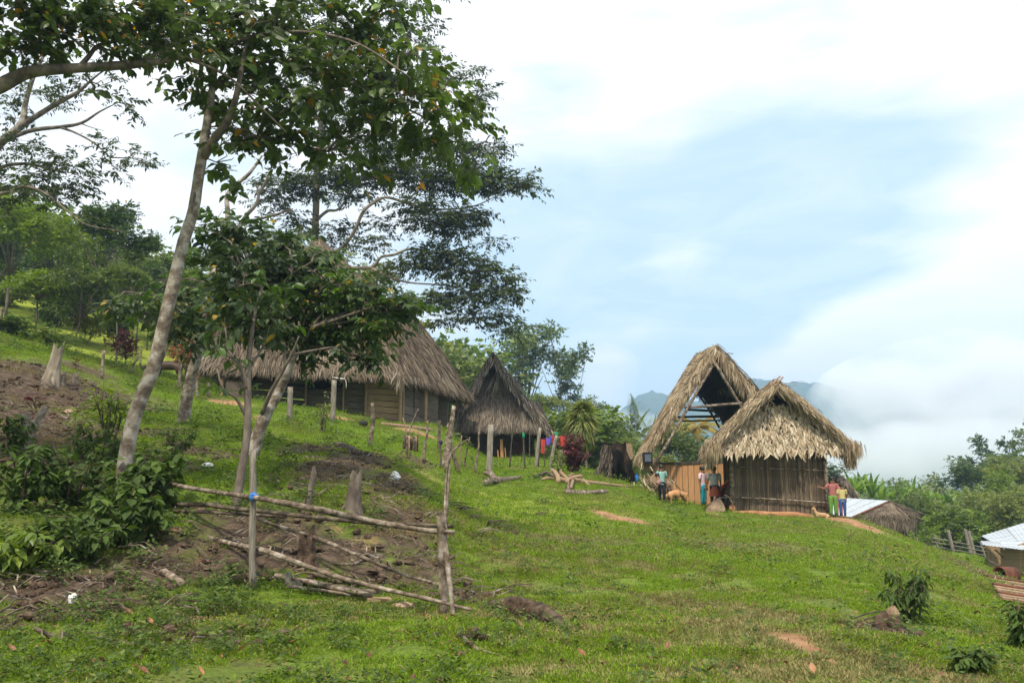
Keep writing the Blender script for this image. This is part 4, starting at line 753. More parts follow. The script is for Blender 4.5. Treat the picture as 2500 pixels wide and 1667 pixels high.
def boards(name, a, b, z0a, z0b, z1a, z1b, wd, mat, parent, vertical=True, gap=.012, th=.025, g=None, wob=.0, skip=(), tilt=.0):
    """row of vertical boards from a to b (xy), or horizontal boards stacked"""
    a, b = Vector(a), Vector(b); d = (b - a); L = d.length; d.normalize(); out = []; nrmv = Vector((d.y, -d.x, 0))
    if vertical:
        n = max(1, round(L / wd)); w = L / n
        for i in range(n):
            if i in skip: continue
            t0, t1 = i / n, (i + 1) / n; tm = (t0 + t1) / 2; c = a + d * (L * tm); zb = z0a + (z0b - z0a) * tm; zt = z1a + (z1b - z1a) * tm + (g.normal() * wob if g is not None else 0)
            ww = w - gap - (abs(g.normal()) * gap if g is not None else 0); mb = MB(); off = g.normal() * .012 if g is not None else 0
            h = zt - zb; ti = (g.normal() * tilt if g is not None else 0)
            rot = Matrix((d, -nrmv, Vector((0, 0, 1)))).transposed() @ Matrix.Rotation(ti, 3, 'Y')
            mb.box(Vector((0, 0, 0)), (ww, th, h), rot, tint=g.random() if g is not None else .5)
            o = mb.build(name, MT[mat], parent); o.matrix_parent_inverse = Matrix.Identity(4); o.location = Vector((c.x, c.y, (zb + zt) / 2)) + nrmv * off - Vector(parent.location); out.append(o)
    else:
        h = ((z1a - z0a) + (z1b - z0b)) / 2; n = max(1, round(h / wd))
        for i in range(n):
            t0, t1 = i / n, (i + 1) / n
            za, zb = z0a + (z1a - z0a) * (t0 + t1) / 2, z0b + (z1b - z0b) * (t0 + t1) / 2; mb = MB(); off = nrmv * (g.normal() * .01 if g is not None else 0)
            pa, pb = Vector((a.x, a.y, za)) + off, Vector((b.x, b.y, zb)) + off
            ww = h / n - gap - (abs(g.normal()) * gap * .6 if g is not None else 0)
            x = (pb - pa).normalized(); y = Vector((0, 0, 1)); zz = x.cross(y).normalized(); y = zz.cross(x)
            mb.box((pa + pb) / 2, ((pb - pa).length, ww, th), Matrix((x, y, zz)).transposed(), tint=g.random() if g is not None else .5)
            out.append(mb.build(name, MT[mat], parent))
    return out
def pole(name, pxs, mat, parent=None, n=7, wob=.1, label=None, cat=None, group=None, k=3, seed=0, ground_first=False):
    """a pole through photo points with depth; top-level when no parent"""
    pts, rad = limb(pxs, k)
    if parent is None:
        base = min(pts, key=lambda q: q.z) ; mb = MB(); mb.tube([p - base for p in pts], rad, n, wob=wob, seed=seed)
        o = mb.build(name, MT[mat], None, smooth=True); o.location = base; tag(o, label, cat, group); return o
    mb = MB(); mb.tube(pts, rad, n, wob=wob, seed=seed); return mb.build(name, MT[mat], parent, smooth=True, label=label)

# ------------------------------------------------------------------ large thatched house
def big_house():
    g = np.random.default_rng(21); base = GY(850, 40.5)
    root = empty('thatched_house', base, 'largest house, huge steep grey thatched roof over low plank walls, behind the spreading tree', 'house')
    A = P(482, 900, 34); B_ = P(985, 922, 36.3); C = P(1148, 975, 44.5); D = A + (C - B_) * 1.25; ez = (A.z + B_.z + C.z) / 3
    A.z = B_.z = C.z = D.z = ez + .0
    A.z = P(482, 900, 34).z; B_.z = P(985, 922, 36.3).z; C.z = P(1148, 975, 44.5).z
    top = P(775, 588, 41.5); ctr = (A + B_ + C + D) / 4
    prof = [(0, 1), (.32, .79), (.51, .64), (.65, .42), (.76, .28), (.9, .13), (1, .02)]
    rings = []
    for h, r in prof:
        ring = []
        for q in (A, B_, C, D):
            e = Vector((top.x + (q.x - top.x) * r, top.y + (q.y - top.y) * r, q.z + (top.z - q.z) * h)); ring.append(e)
        rings.append(ring)
    patches = []
    for i in range(len(rings) - 1):
        lo, hi = rings[i], rings[i + 1]
        for j in (0, 1, 2, 3): patches.append((hi[j], hi[(j + 1) % 4], lo[(j + 1) % 4], lo[j]))
    roof = empty('roof', base, parent=root); roof.matrix_parent_inverse = Matrix.Translation(-base)
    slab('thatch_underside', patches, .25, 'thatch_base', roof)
    fr = [p for i, p in enumerate(patches) if i % 4 in (0, 3)]; rt = [p for i, p in enumerate(patches) if i % 4 in (1, 2)]
    strands('thatch', fr[:2], 3, .1, .01, 'thatch_grey', roof, g, eave=True) if False else None
    low = [p for i, p in enumerate(patches) if i < 4]; up = [p for i, p in enumerate(patches) if i >= 4]
    strands('thatch', up, 42000, .6, .032, 'thatch_grey', roof, g, eave=False, jit=.12)
    strands('eave_thatch', low, 34000, .6, .034, 'thatch_grey', roof, g, eave=True, jit=.14, lift=.18, gx_=2, eL=.42)
    # hanging pale bundle at the front corner
    c = P(975, 915, 36.2); k = 90
    leaves('palm_bundle', np.repeat(np.array([tuple(c)]), k, 0) + g.normal(size=(k, 3)) * .08, np.array([[0, 0, -1.]]) + g.normal(size=(k, 3)) * .28, g.normal(size=(k, 3)), g.uniform(.4, .9, k), np.full(k, .04), g.uniform(.7, 1, k), MT['thatch_grey'], root, 'strand', kind='stuff')
    # walls: horizontal planks; front wall with a dark window opening, right wall going back
    def gnd(p): return p.z
    fl, fm, fr_ = P(540, 1000, 37.6), P(975, 1040, 37.4), P(1068, 1056, 41.2)
    zt = P(975, 905, 37.4).z
    wall = empty('front_wall', base, parent=root); wall.matrix_parent_inverse = Matrix.Translation(-base)
    win0, win1 = P(745, 1000, 37.5), P(840, 1000, 37.5)
    def xy(p): return (p.x, p.y, 0)
    def zlerp(px): return np.interp(px, [540, 975], [P(540, 985, 37.6).z, P(975, 1042, 37.4).z])
    W0, W1, W2, W3 = P(540, 1000, 37.6), P(748, 1000, 37.5), P(838, 1000, 37.48), P(893, 1000, 37.45)
    zs = P(700, 950, 37.5).z
    boards('plank', xy(W0), xy(W1), zlerp(540), zlerp(748), zt, zt, .3, 'plank_grey', wall, False, g=g, gap=.02)
    boards('plank', xy(W1), xy(W2), zlerp(748), zlerp(838), zs, zs, .3, 'plank_grey', wall, False, g=g, gap=.02)
    boards('plank', xy(W2), xy(W3), zlerp(838), zlerp(893), zt, zt, .3, 'plank_grey', wall, False, g=g, gap=.02)
    boards('plank', xy(W3), xy(fm), zlerp(893), zlerp(975), zt, zt, .28, 'plank_tan', wall, False, g=g, gap=.02)
    side = empty('side_wall', base, parent=root); side.matrix_parent_inverse = Matrix.Translation(-base)
    for i, (t0, t1) in enumerate([(0, .33), (.36, .62), (.68, 1)]):
        q0, q1 = fm.lerp(fr_, t0), fm.lerp(fr_, t1)
        boards('plank', xy(q0), xy(q1), q0.z - .2, q1.z - .2, zt - .25, zt - .45, .42, 'plank_grey', side, False, g=g, gap=.015)
    # inner dark volume: back walls and floor so that openings look into a room
    bl = fl + (fr_ - fm) * 1.6; br = fm + (fr_ - fm) * 1.6
    br = fm + (fr_ - fm) * 1.3; mb = MB(); mb.beam((bl.x, bl.y, fl.z + .45), (br.x, br.y, fl.z + .2), .1, 2.3, (0, 0, 1)); mb.build('back_wall', MT['plank_grey'], root)
    for px, Y, t in ((541, 37.5, .07), (746, 37.4, .06), (838, 37.4, .05), (893, 37.35, .07), (977, 37.2, .09), (985, 37.4, .05)):
        q = P(px, 1000, Y); zz = zlerp(px) - .1; mb = MB(); mb.tube([(q.x, q.y - .06, zz), (q.x, q.y - .06, zt + .1)], [t, t * .9], 8, wob=.05); mb.build('post', MT['plank_tan'], root)
    q = P(1040, 1000, 39.6); mb = MB(); mb.tube([(q.x, q.y - .3, P(1040, 1050, 39.6).z - .1), (q.x, q.y - .3, zt - .5)], .09, 8, wob=.05); mb.build('post', MT['plank_tan'], root)
    q = P(1060, 1000, 40.2)
    # bench under the right eave
    be = empty('bench', P(1000, 1035, 38), 'rough plank bench under the right eave of the largest house', 'bench')
    a, b = P(982, 1022, 37.3), P(1042, 1033, 38.8); mb = MB(); mb.beam(a, b, .05, .28, (0, 0, 1)); mb.build('seat', MT['plank_grey'], be)
    for t in (.1, .5, .95):
        q = a.lerp(b, t); mb = MB(); mb.beam(q, (q.x, q.y, q.z - .5), .08, .08, (0, 1, 0)); mb.build('leg', MT['plank_tan'], be)
big_house()
# long bamboo log lying below the house
qs = [G(px, py) + Vector((0, 0, .06)) for px, py in ((932, 1039), (985, 1044), (1040, 1052), (1095, 1061), (1150, 1073))]
mb = MB(); mb.tube([q - qs[0] for q in qs], [.07, .08, .085, .08, .07], 10, wob=.06); o = mb.build('fallen_log', MT['cutwood'], None, smooth=True); o.location = qs[0]; tag(o, 'long orange log lying on the grass below the largest house', 'log')

# ------------------------------------------------------------------ second thatched house
def house_two():
    g = np.random.default_rng(22); base = GY(1215, 50)
    root = empty('thatched_house', base, 'second house, dark grey thatch with a small peaked gable opening, plank walls below', 'house')
    RF, RB = P(1205, 872, 46.8), P(1190, 886, 54)
    RB.z = RF.z
    LF, LB = P(1093, 1035, 45.5), P(1070, 1035, 56); LB.z = LF.z
    RtF, RtB = P(1350, 1062, 45.5), P(1318, 1055, 56); RtB.z = RtF.z
    roof = empty('roof', base, parent=root); roof.matrix_parent_inverse = Matrix.Translation(-base)
    main = [(RF, RB, LB, LF), (RF, RB, RtB, RtF)]
    # slight sag of each slope
    main = [(a + Vector((0, -1.1, 0)), b, c, d + Vector((0, -.5, 0))) for a, b, c, d in main]
    pats = []
    for (a, b, c, d), dx in ((main[0], -1), (main[1], 1)):
        am, bm = a.lerp(d, .5) + Vector((dx * -.12, 0, -.10)), b.lerp(c, .5) + Vector((dx * -.12, 0, -.1)); pats += [(a, b, bm, am), (am, bm, c, d)]
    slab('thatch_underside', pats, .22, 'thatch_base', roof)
    strands('thatch', pats, 22000, .6, .035, 'thatch_old', roof, g, jit=.12, lift=.15, eave=True, edge=-1)
    # front hip: trapezoid under the gable opening, with the torn hole on its right
    T0, T1 = P(1178, 908, 47.3), P(1228, 905, 47.3); M0, M1 = P(1150, 960, 46.6), P(1243, 955, 46.6); N0, N1 = P(1125, 1000, 46), P(1262, 985, 46); N2 = P(1318, 990, 46); E0, E1 = P(1110, 1045, 45.4), P(1262, 1045, 45.3); E2 = P(1338, 1045, 45.4)
    hip = [(T0, T1, M1, M0), (M0, M1, N1, N0), (N0, N1, E1, E0), (N1, N2, E2, E1)]
    slab('hip_underside', hip, .15, 'thatch_base', roof)
    strands('hip_thatch', hip[:2], 7000, .7, .045, 'thatch_old', roof, g, jit=.22, lift=.15, eave=False, out=(0, -1, .3))
    strands('hip_eave_thatch', hip[2:], 7000, .6, .045, 'thatch_old', roof, g, jit=.15, lift=.2, eave=True, eL=.45, out=(0, -1, .3), gx_=2)
    # fan of pale leaves spilling from the peak
    c = np.array(tuple(P(1218, 890, 46.6))); k = 380; t = g.random((k, 1)) ** .7
    dirv = unit(np.array([[.35, -.2, -1.]]) + g.normal(size=(k, 3)) * np.array([.35, .1, .1]))
    leaves('peak_fringe', c + dirv * t * 1.2, dirv, g.normal(size=(k, 3)) * .4 + np.array([0, -1, 0]), g.uniform(.5, 1.1, k), np.full(k, .045), g.uniform(.2, 1, k), MT['thatch_old'], roof, 'strand', kind='stuff')
    for a, b in (((1243, 925), (1300, 985)), ((1250, 940), (1285, 978))):
        pole('rafter', [(a[0], a[1], 46.3, .04), (b[0], b[1], 46.2, .035)], 'pole', roof)
    # walls
    wl, wr = P(1127, 1100, 48), P(1312, 1108, 48); zt = P(1200, 1030, 48).z
    wall = empty('front_wall', base, parent=root); wall.matrix_parent_inverse = Matrix.Translation(-base)
    q = wl.lerp(wr, .8); boards('plank', (wl.x, wl.y, 0), (q.x, q.y, 0), wl.z - .3, q.z - .3, zt, zt, .3, 'plank_grey', wall, False, g=g, gap=.02)
    mb = MB(); mb.beam((wl.x, 54, (zt + wl.z) / 2), (wr.x, 54, (zt + wl.z) / 2), .1, 2.4, (0, 0, 1)); mb.build('back_wall', MT['plank_grey'], root)
    for px in (1127, 1300, 1312):
        p = P(px, 1105, 47.8); mb = MB(); mb.tube([(p.x, p.y, p.z - .3), (p.x, p.y, zt + .1)], .07, 7, wob=.06); mb.build('post', MT['pole_dark'], root)
    mb = MB(); a = P(1253, 1068, 47.7); b = P(1284, 1110, 47.7); mb.box(((a.x + b.x) / 2, 47.65, (a.z + b.z) / 2), (b.x - a.x, .04, a.z - b.z)); mb.build('door', MT['rust'], root, label='low reddish brown door panel')
house_two()
mbx = MB(); mbx.ell((0, 0, 0), (.16, .12, .3), 8, 6, wob=.1); mbx.tube([(0, 0, .25), (.02, 0, .6)], .012, 4)
bg_ = mbx.build('hanging_bag', MT['black'], None, smooth=True); bg_.location = P(1331, 1055, 46.6); tag(bg_, 'dark blue black bag hanging under the right eave of the second house', 'bag')

# ------------------------------------------------------------------ tall open hut
def open_hut():
    g = np.random.default_rng(23); base = GY(1700, 38)
    root = empty('open_hut', base, 'tall open fronted hut, steep A shaped thatch on poles behind the small hut', 'hut')
    RF, RB = P(1750, 850, 36), P(1696, 895, 40.5); RB.z = RF.z + .1
    LF, LB = P(1566, 1118, 36), P(1560, 1112, 40.5); RtF, RtB = P(1985, 1112, 36), P(1860, 1105, 40.5)
    roof = empty('roof', base, parent=root); roof.matrix_parent_inverse = Matrix.Translation(-base)
    def cut(a, b, c, d, ts, sag):
        out = []; 
        for i in range(len(ts) - 1):
            s0 = sag * math.sin(math.pi * ts[i]); s1 = sag * math.sin(math.pi * ts[i + 1])
            out.append((a.lerp(d, ts[i]) - Vector((0, 0, s0)), b.lerp(c, ts[i]) - Vector((0, 0, s0)), b.lerp(c, ts[i + 1]) - Vector((0, 0, s1)), a.lerp(d, ts[i + 1]) - Vector((0, 0, s1))))
        return out
    left = cut(RF, RB, LB, LF, [0, .25, .5, .75, 1], -.05); right = cut(RF, RB, RtB, RtF, [0, .33, .66, 1], -.05)
    slab('thatch_underside', left + right, .16, 'thatch_base', roof)
    strands('left_thatch', left, 12000, .6, .04, 'thatch_tan', roof, g, jit=.15, lift=.13, eave=True, edge=-1, eL=.55)
    strands('right_thatch', right, 7000, .6, .04, 'thatch_tan', roof, g, jit=.2, lift=.2, eave=True)
    # long leaves hanging from both front verges
    for (a, b, n, lean, kk) in ((P(1738, 866, 35.9), P(1590, 1088, 35.9), 2200, -.2, .48), (P(1758, 862, 35.9), P(1865, 985, 35.9), 1500, .16, .95)):
        t = g.random((n, 1)); c = np.array(tuple(a)) * (1 - t) + np.array(tuple(b)) * t + g.normal(size=(n, 3)) * np.array([.05, .05, .06])
        d = np.array([[lean, -.12, -1.]]) + g.normal(size=(n, 3)) * np.array([.16, .12, .1])
        leaves('verge_fringe', c, d, np.array([[0, -1., 0]]) + g.normal(size=(n, 3)) * .5, g.uniform(.3, .95, n) * kk, g.uniform(.025, .05, n), g.random(n) * .8, MT['thatch_tan'], roof, 'strand', kind='stuff')
    for py, x0, x1 in ((862, 1698, 1728), (862, 1765, 1790), (882, 1688, 1708), (890, 1680, 1703), (908, 1671, 1690), (915, 1670, 1683), (935, 1660, 1672)):
        pole('batten', [(x0, py, 37, .022), (x1, py + 1, 37, .022)], 'pole', roof, n=5)
    for pts, r in ((((1738, 893), (1670, 1012), (1597, 1138)), .07), (((1745, 885), (1775, 935), (1808, 990), (1850, 1060)), .065)):
        pole('rafter', [(x, y, 35.9, r) for x, y in pts], 'pole', root)
    for pts, r, Y, m in ((((1700, 955), (1730, 998), (1757, 1045)), .05, 40.2, 'bark_dark'), (((1735, 985), (1760, 1015), (1778, 1040)), .06, 40.2, 'bark_dark'), (((1675, 1000), (1748, 1003)), .06, 40, 'bark_dark'), (((1655, 1018), (1756, 1016)), .06, 40, 'bark_dark'), (((1648, 1028), (1758, 1026)), .04, 40, 'bark_dark'),
                         (((1672, 995), (1740, 990), (1812, 984)), .06, 35.9, 'pole'), (((1598, 1130), (1640, 1060), (1700, 958)), .05, 40.3, 'bark_dark')):
        pole('beam', [(x, y, Y, r) for x, y in pts], m, root)
    bk = [(P(1722, 905, 40.4), P(1760, 905, 40.4), P(1880, 1060, 40.4), P(1700, 952, 40.4)), (P(1700, 952, 40.4), P(1800, 990, 40.38), P(1880, 1080, 40.38), P(1782, 1045, 40.38))]
    slab('back_thatch_underside', bk, .1, 'thatch_base', roof)
    k = 260; t = g.random((k, 1)); c = np.array(tuple(P(1700, 952, 40.2))) * (1 - t) + np.array(tuple(P(1785, 1045, 40.2))) * t
    leaves('back_fringe', c, np.array([[-.3, 0, -1.]]) + g.normal(size=(k, 3)) * .25, g.normal(size=(k, 3)), g.uniform(.15, .4, k), np.full(k, .03), g.random(k) * .3, MT['thatch_old'], roof, 'strand', kind='stuff')
    # plank wall
    wall = empty('plank_wall', base, parent=root); wall.matrix_parent_inverse = Matrix.Translation(-base)
    a, b = P(1597, 1230, 37.2), P(1785, 1240, 36.2); zt0, zt1 = P(1597, 1134, 37.2).z, P(1785, 1131, 36.2).z
    boards('board', (a.x, a.y, 0), (b.x, b.y, 0), a.z - .2, b.z - .2, zt0, zt1, .245, 'board_orange', wall, True, gap=.012, g=g); mb = MB(); mb.beam((a.x, a.y + .04, (a.z + zt0) / 2 - .1), (b.x, b.y + .04, (b.z + zt1) / 2 - .1), .02, (zt0 - a.z) + .15); mb.build('gap_shade_sheet', MT['bark_dark'], wall)  # dark sheet added behind the boards so their gaps read as shade
    mb = MB(); mb.beam((a.x - .05, a.y - .03, zt0 + .05), (b.x + .3, b.y - .03, zt1 + .05), .12, .1, (0, 0, 1)); mb.build('top_rail', MT['bark_dark'], wall)
    # shelf with a dark set at the left eave
    s0, s1 = P(1572, 1135, 36), P(1608, 1134, 36); mb = MB(); mb.beam(s0, s1, .07, .5, (0, 0, 1)); mb.build('shelf', MT['cutwood'], root)
    for px in (1592,): pole('post', [(px, 1236, 36.4, .06), (px, 1130, 36.4, .055)], 'bark_dark', root)
open_hut()
tv = MB(); a, b = P(1569, 1104, 35.8), P(1592, 1131, 35.8); c = (a + b) / 2; tv.box((0, 0, 0), (b.x - a.x, .35, a.z - b.z))
tvr = empty('black_box', (c.x, c.y, b.z), 'small black television like box on the shelf at the left eave of the open hut', 'television')
o = tv.build('casing', MT['black'], None); o.parent = tvr; o.location = (0, 0, (a.z - b.z) / 2)
mb = MB(); mb.box((0, -.19, (a.z - b.z) / 2), ((b.x - a.x) * .7, .02, (a.z - b.z) * .66)); o = mb.build('screen', mk('dull_glass', (.06, .08, .1), (.09, .11, .14), rough=.2, bump=0, spec=.6), None); o.parent = tvr

# ------------------------------------------------------------------ near hut
def near_hut():
    g = np.random.default_rng(24); base = GY(1900, 31.5)
    root = empty('palm_hut', base, 'small hut nearest the ridge, shaggy tan palm leaf roof over a wall of upright slats', 'hut')
    RF, RB = P(1893, 934, 30.4), P(1890, 934, 34.6); RB.z = RF.z - .05
    LF, LB = P(1738, 1085, 30.1), P(1742, 1080, 34.6); RtF, RtB = P(2068, 1084, 30.1), P(2055, 1085, 34.6); LB.z = LF.z; RtB.z = RtF.z
    roof = empty('roof', base, parent=root); roof.matrix_parent_inverse = Matrix.Translation(-base)
    def lp(a, d, t, s): return a.lerp(d, t) + Vector((0, 0, s))
    pats = []
    for a, b, c, d in ((RF, RB, LB, LF), (RF, RB, RtB, RtF)):
        ts = [0, .35, .7, 1]; sg = [0, .10, .06, 0]
        for i in range(3): pats.append((lp(a, d, ts[i], sg[i]), lp(b, c, ts[i], sg[i]), lp(b, c, ts[i + 1], sg[i + 1]), lp(a, d, ts[i + 1], sg[i + 1])))
    # rounded drooping eaves
    for (a, b, c, d), dx in ((pats[2], -1), (pats[5], 1)): 
        e0, e1 = d + Vector((dx * .12, 0, -.55)), c + Vector((dx * .12, 0, -.55)); pats.append((d, c, e1, e0))
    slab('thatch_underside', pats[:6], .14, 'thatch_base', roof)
    strands('thatch', pats, 15000, .5, .03, 'thatch_tan', roof, g, jit=.14, lift=.16, eave=True, edge=-1, eL=.5)
    for s, (e0, e1) in enumerate(((P(1893, 945, 30.2), P(1745, 1085, 30)), (P(1900, 945, 30.2), P(2078, 1090, 30)))):
        n = 2400; t = g.random((n, 1)); c = np.array(tuple(e0)) * (1 - t) + np.array(tuple(e1)) * t + np.array([0, 0, 1]) * (np.sin(math.pi * t) * .1) + g.normal(size=(n, 3)) * np.array([.05, .1, .07])
        d = unit(np.array([tuple(e1 - e0)])) * .7 + np.array([[-.1 if s == 0 else .1, -.1, -.45]]) + g.normal(size=(n, 3)) * .16
        leaves('verge_fringe', c, d, np.array([[0, -1., .3]]) + g.normal(size=(n, 3)) * .4, g.uniform(.18, .42, n), g.uniform(.018, .03, n), g.random(n) * .85, MT['thatch_tan'], roof, 'strand', kind='stuff')
    # drooping sheaf at the left eave, clipped shorter at right
    for px, py, n, ln, sd in ((1740, 1082, 700, .75, .1), (1728, 1092, 400, .55, .07), (2068, 1085, 900, .6, .16)):
        c = np.array([tuple(P(px, py, 30.3))]) + g.normal(size=(n, 3)) * np.array([sd, .3, .08]); d = np.array([[-.15 if px < 1900 else .05, 0, -1.]]) + g.normal(size=(n, 3)) * .13
        leaves('eave_sheaf', c, d, g.normal(size=(n, 3)), ln * g.uniform(.5, 1.1, n), np.full(n, .025), g.random(n) * .8, MT['thatch_tan'], roof, 'strand', kind='stuff')
    # front gable: overlapping broad dry leaves in rows
    def gl(px, py): return P(px, py, np.interp(py, [960, 1120], [30.9, 30.0]))
    hip = [(gl(1852, 985), gl(1935, 985), gl(1992, 1035), gl(1806, 1035)), (gl(1806, 1035), gl(1992, 1035), gl(2062, 1100), gl(1755, 1098))]
    slab('back_gable', [(P(1885, 940, 34), P(1900, 940, 34), P(2060, 1110, 34), P(1750, 1110, 34))], .08, 'thatch_base', roof)
    slab('gable_backing', hip, .05, 'thatch_base', roof)
    gable = empty('gable', base, parent=root); gable.matrix_parent_inverse = Matrix.Translation(-base)
    protos = []
    for k in range(8):
        V, Fa, kk = leaf_arrays(np.zeros((1, 3)), np.array([[0, 0, -1.]]), np.array([[.0, -1., 0]]), 1.0, [.34, .45, .28, .5, .4, .3, .38, .24][k], 'big', .12, .25)
        m = npmesh('palm_leaf', V, Fa, 3, tint=np.full(kk, [.5, .75, .35, .9, .6, .8, .45, 1][k])); m.materials.append(MT['thatch_leaf']); protos.append(m)
    count = 0; C, D, U, L = [], [], [], []
    for row, py in enumerate(np.linspace(985, 1096, 19)):
        t = (py - 985) / 115; x0 = np.interp(py, [985, 1035, 1100], [1845, 1798, 1748]); x1 = np.interp(py, [985, 1035, 1105], [1940, 1996, 2062])
        npx = int((x1 - x0) / 3.3)
        for i in range(npx):
            px = x0 + (x1 - x0) * (i + g.random()) / npx; c = gl(px, py + g.normal() * 4) + Vector((0, -.02 - .05 * g.random() - row * .004, 0))
            d = Vector((g.normal() * .5 + (px - 1900) / 900 * 1.2, -.22 - .2 * g.random(), -1)).normalized(); u = Vector((g.normal() * .7, -1, .1 + g.normal() * .25)).normalized(); ln = g.uniform(.2, .36) * (1.15 if row > 16 else 1)
            if count < 290 and (i % 4 == 0):
                o = bpy.data.objects.new('palm_leaf', protos[int(g.integers(8))]); COL.objects.link(o); o.parent = gable
                s = d.cross(u).normalized(); nn = s.cross(d); o.matrix_local = Matrix.Translation(-base) @ Matrix.Translation(c) @ Matrix((s, -nn, -d)).transposed().to_4x4() @ Matrix.Scale(ln, 4); count += 1
            else: C.append(tuple(c)); D.append(tuple(d)); U.append(tuple(u)); L.append(ln)
    C, D, U, L = map(np.array, (C, D, U, L)); leaves('palm_leaf_layer', C, D, U, L, L * g.uniform(.14, .38, len(L)), g.random(len(L)), MT['thatch_leaf'], gable, 'big', kind='stuff', bend=.12, fold=.25)
    for pts in (((1888, 985), (1868, 958), (1905, 918)), ((1875, 960), (1912, 920)), ((1862, 975), (1898, 923)), ((1862, 985), (1890, 972))):
        pole('crossed_pole', [(x, y, 30.3, .03) for x, y in pts], 'cutwood', roof, n=6)
    for a, b in (((1910, 938), (1960, 930)), ((1915, 944), (1945, 939))): pole('stick', [(a[0], a[1], 30.4, .015), (b[0], b[1], 30.4, .008)], 'pole', roof, n=4)
    pole('ridge_pole', [(1893, 940, 30.3, .05), (1896, 945, 34.5, .05)], 'bark_dark', roof)
    # walls of upright slats
    zt = P(1900, 1085, 31).z; front = empty('front_wall', base, parent=root); front.matrix_parent_inverse = Matrix.Translation(-base)
    a, b = P(1792, 1248, 31.2), P(2020, 1262, 30.4)
    boards('slat', (a.x, a.y, 0), (b.x, b.y, 0), a.z - .1, b.z - .1, P(1792, 1108, 31.2).z, P(2020, 1108, 30.4).z, .082, 'slat', front, True, gap=.006, g=g, th=.03, wob=.07, tilt=.008)
    mb = MB(); mb.beam((a.x + .03, a.y + .06, (a.z + zt) / 2 - .1), (b.x - .03, b.y + .06, (b.z + zt) / 2 - .1), .02, zt - a.z - .1); mb.build('gap_shade_sheet', MT['bark_dark'], front)  # added dark sheet, stands in for the shade between slats
    left = empty('side_wall', base, parent=root); left.matrix_parent_inverse = Matrix.Translation(-base)
    a2 = P(1772, 1240, 34.4); boards('slat', (a2.x, a2.y, 0), (a.x, a.y, 0), a2.z - .15, a.z - .15, zt, zt, .085, 'slat', left, True, gap=.001, g=g, th=.03, tilt=.006)
    b2 = b + Vector((.3, 3.6, 0)); rightw = empty('side_wall', base, parent=root); rightw.matrix_parent_inverse = Matrix.Translation(-base)
    boards('slat', (b.x, b.y, 0), (b2.x, b2.y, 0), b.z - .15, b2.z - .3, zt, zt, .12, 'slat', rightw, True, gap=.01, g=g, th=.03)
    backw = empty('back_wall', base, parent=root); backw.matrix_parent_inverse = Matrix.Translation(-base)
    boards('slat', (a2.x, a2.y, 0), (b2.x, b2.y, 0), a2.z - .15, b2.z - .15, zt, zt, .12, 'slat', backw, True, gap=.012, g=g, th=.03)
    for px, py, Y, r in ((1789, 1250, 31.05, .085), (2022, 1264, 30.3, .07), (1773, 1240, 34.3, .07)):
        p = P(px, py, Y); mb = MB(); mb.tube([(p.x, p.y, p.z - .1), (p.x, p.y, zt + .15)], [r, r * .85], 9, wob=.05); mb.build('corner_post', MT['pole'], root, smooth=True)
    pole('rail', [(1790, 1139, 31.05, .022), (1900, 1144, 30.7, .024), (2025, 1149, 30.25, .022)], 'pole', front, n=6)
    pole('rail', [(1788, 1213, 31.05, .028), (1900, 1219, 30.7, .03), (2024, 1227, 30.25, .028)], 'pole', front, n=6)
    pole('stick', [(1768, 1208, 30.9, .03), (1780, 1214, 30.9, .025), (1790, 1232, 30.8, .018)], 'cutwood', root, n=5)
near_hut()
# earth kerb against the near hut and rock at its corner
mb = MB(); pts = [GY(px, 30.6) for px in (1785, 1830, 1880, 1930, 1975, 2015)]
mb.tube([p + Vector((0, 0, -.02)) for p in pts], [.05, .13, .16, .17, .12, .05], 10, wob=.12); o = mb.build('earth_bank', MT['clay'], None, smooth=True); tag(o, 'low bank of orange earth along the foot of the slat wall', 'earth bank')
g_ = GY(1747, 30.8)
mb = MB(); mb.tube([(-.03, 0, -.15), (0, 0, .12), (.04, 0, .34), (.07, 0, .5)], [.40, .34, .20, .05], 9, wob=.14, seed=5); o = mb.build('rock', MT['stone'], None); o.location = g_; tag(o, 'pointed tan rock by the left corner of the slat walled hut', 'rock')
g_ = GY(1783, 31)
mb = MB(); mb.ell((0, 0, .08), (.13, .12, .16), 8, 6, wob=.15, seed=8); o = mb.build('rock', MT['clay'], None); o.location = g_; tag(o, 'small orange stone against the corner post of the slat walled hut', 'rock')

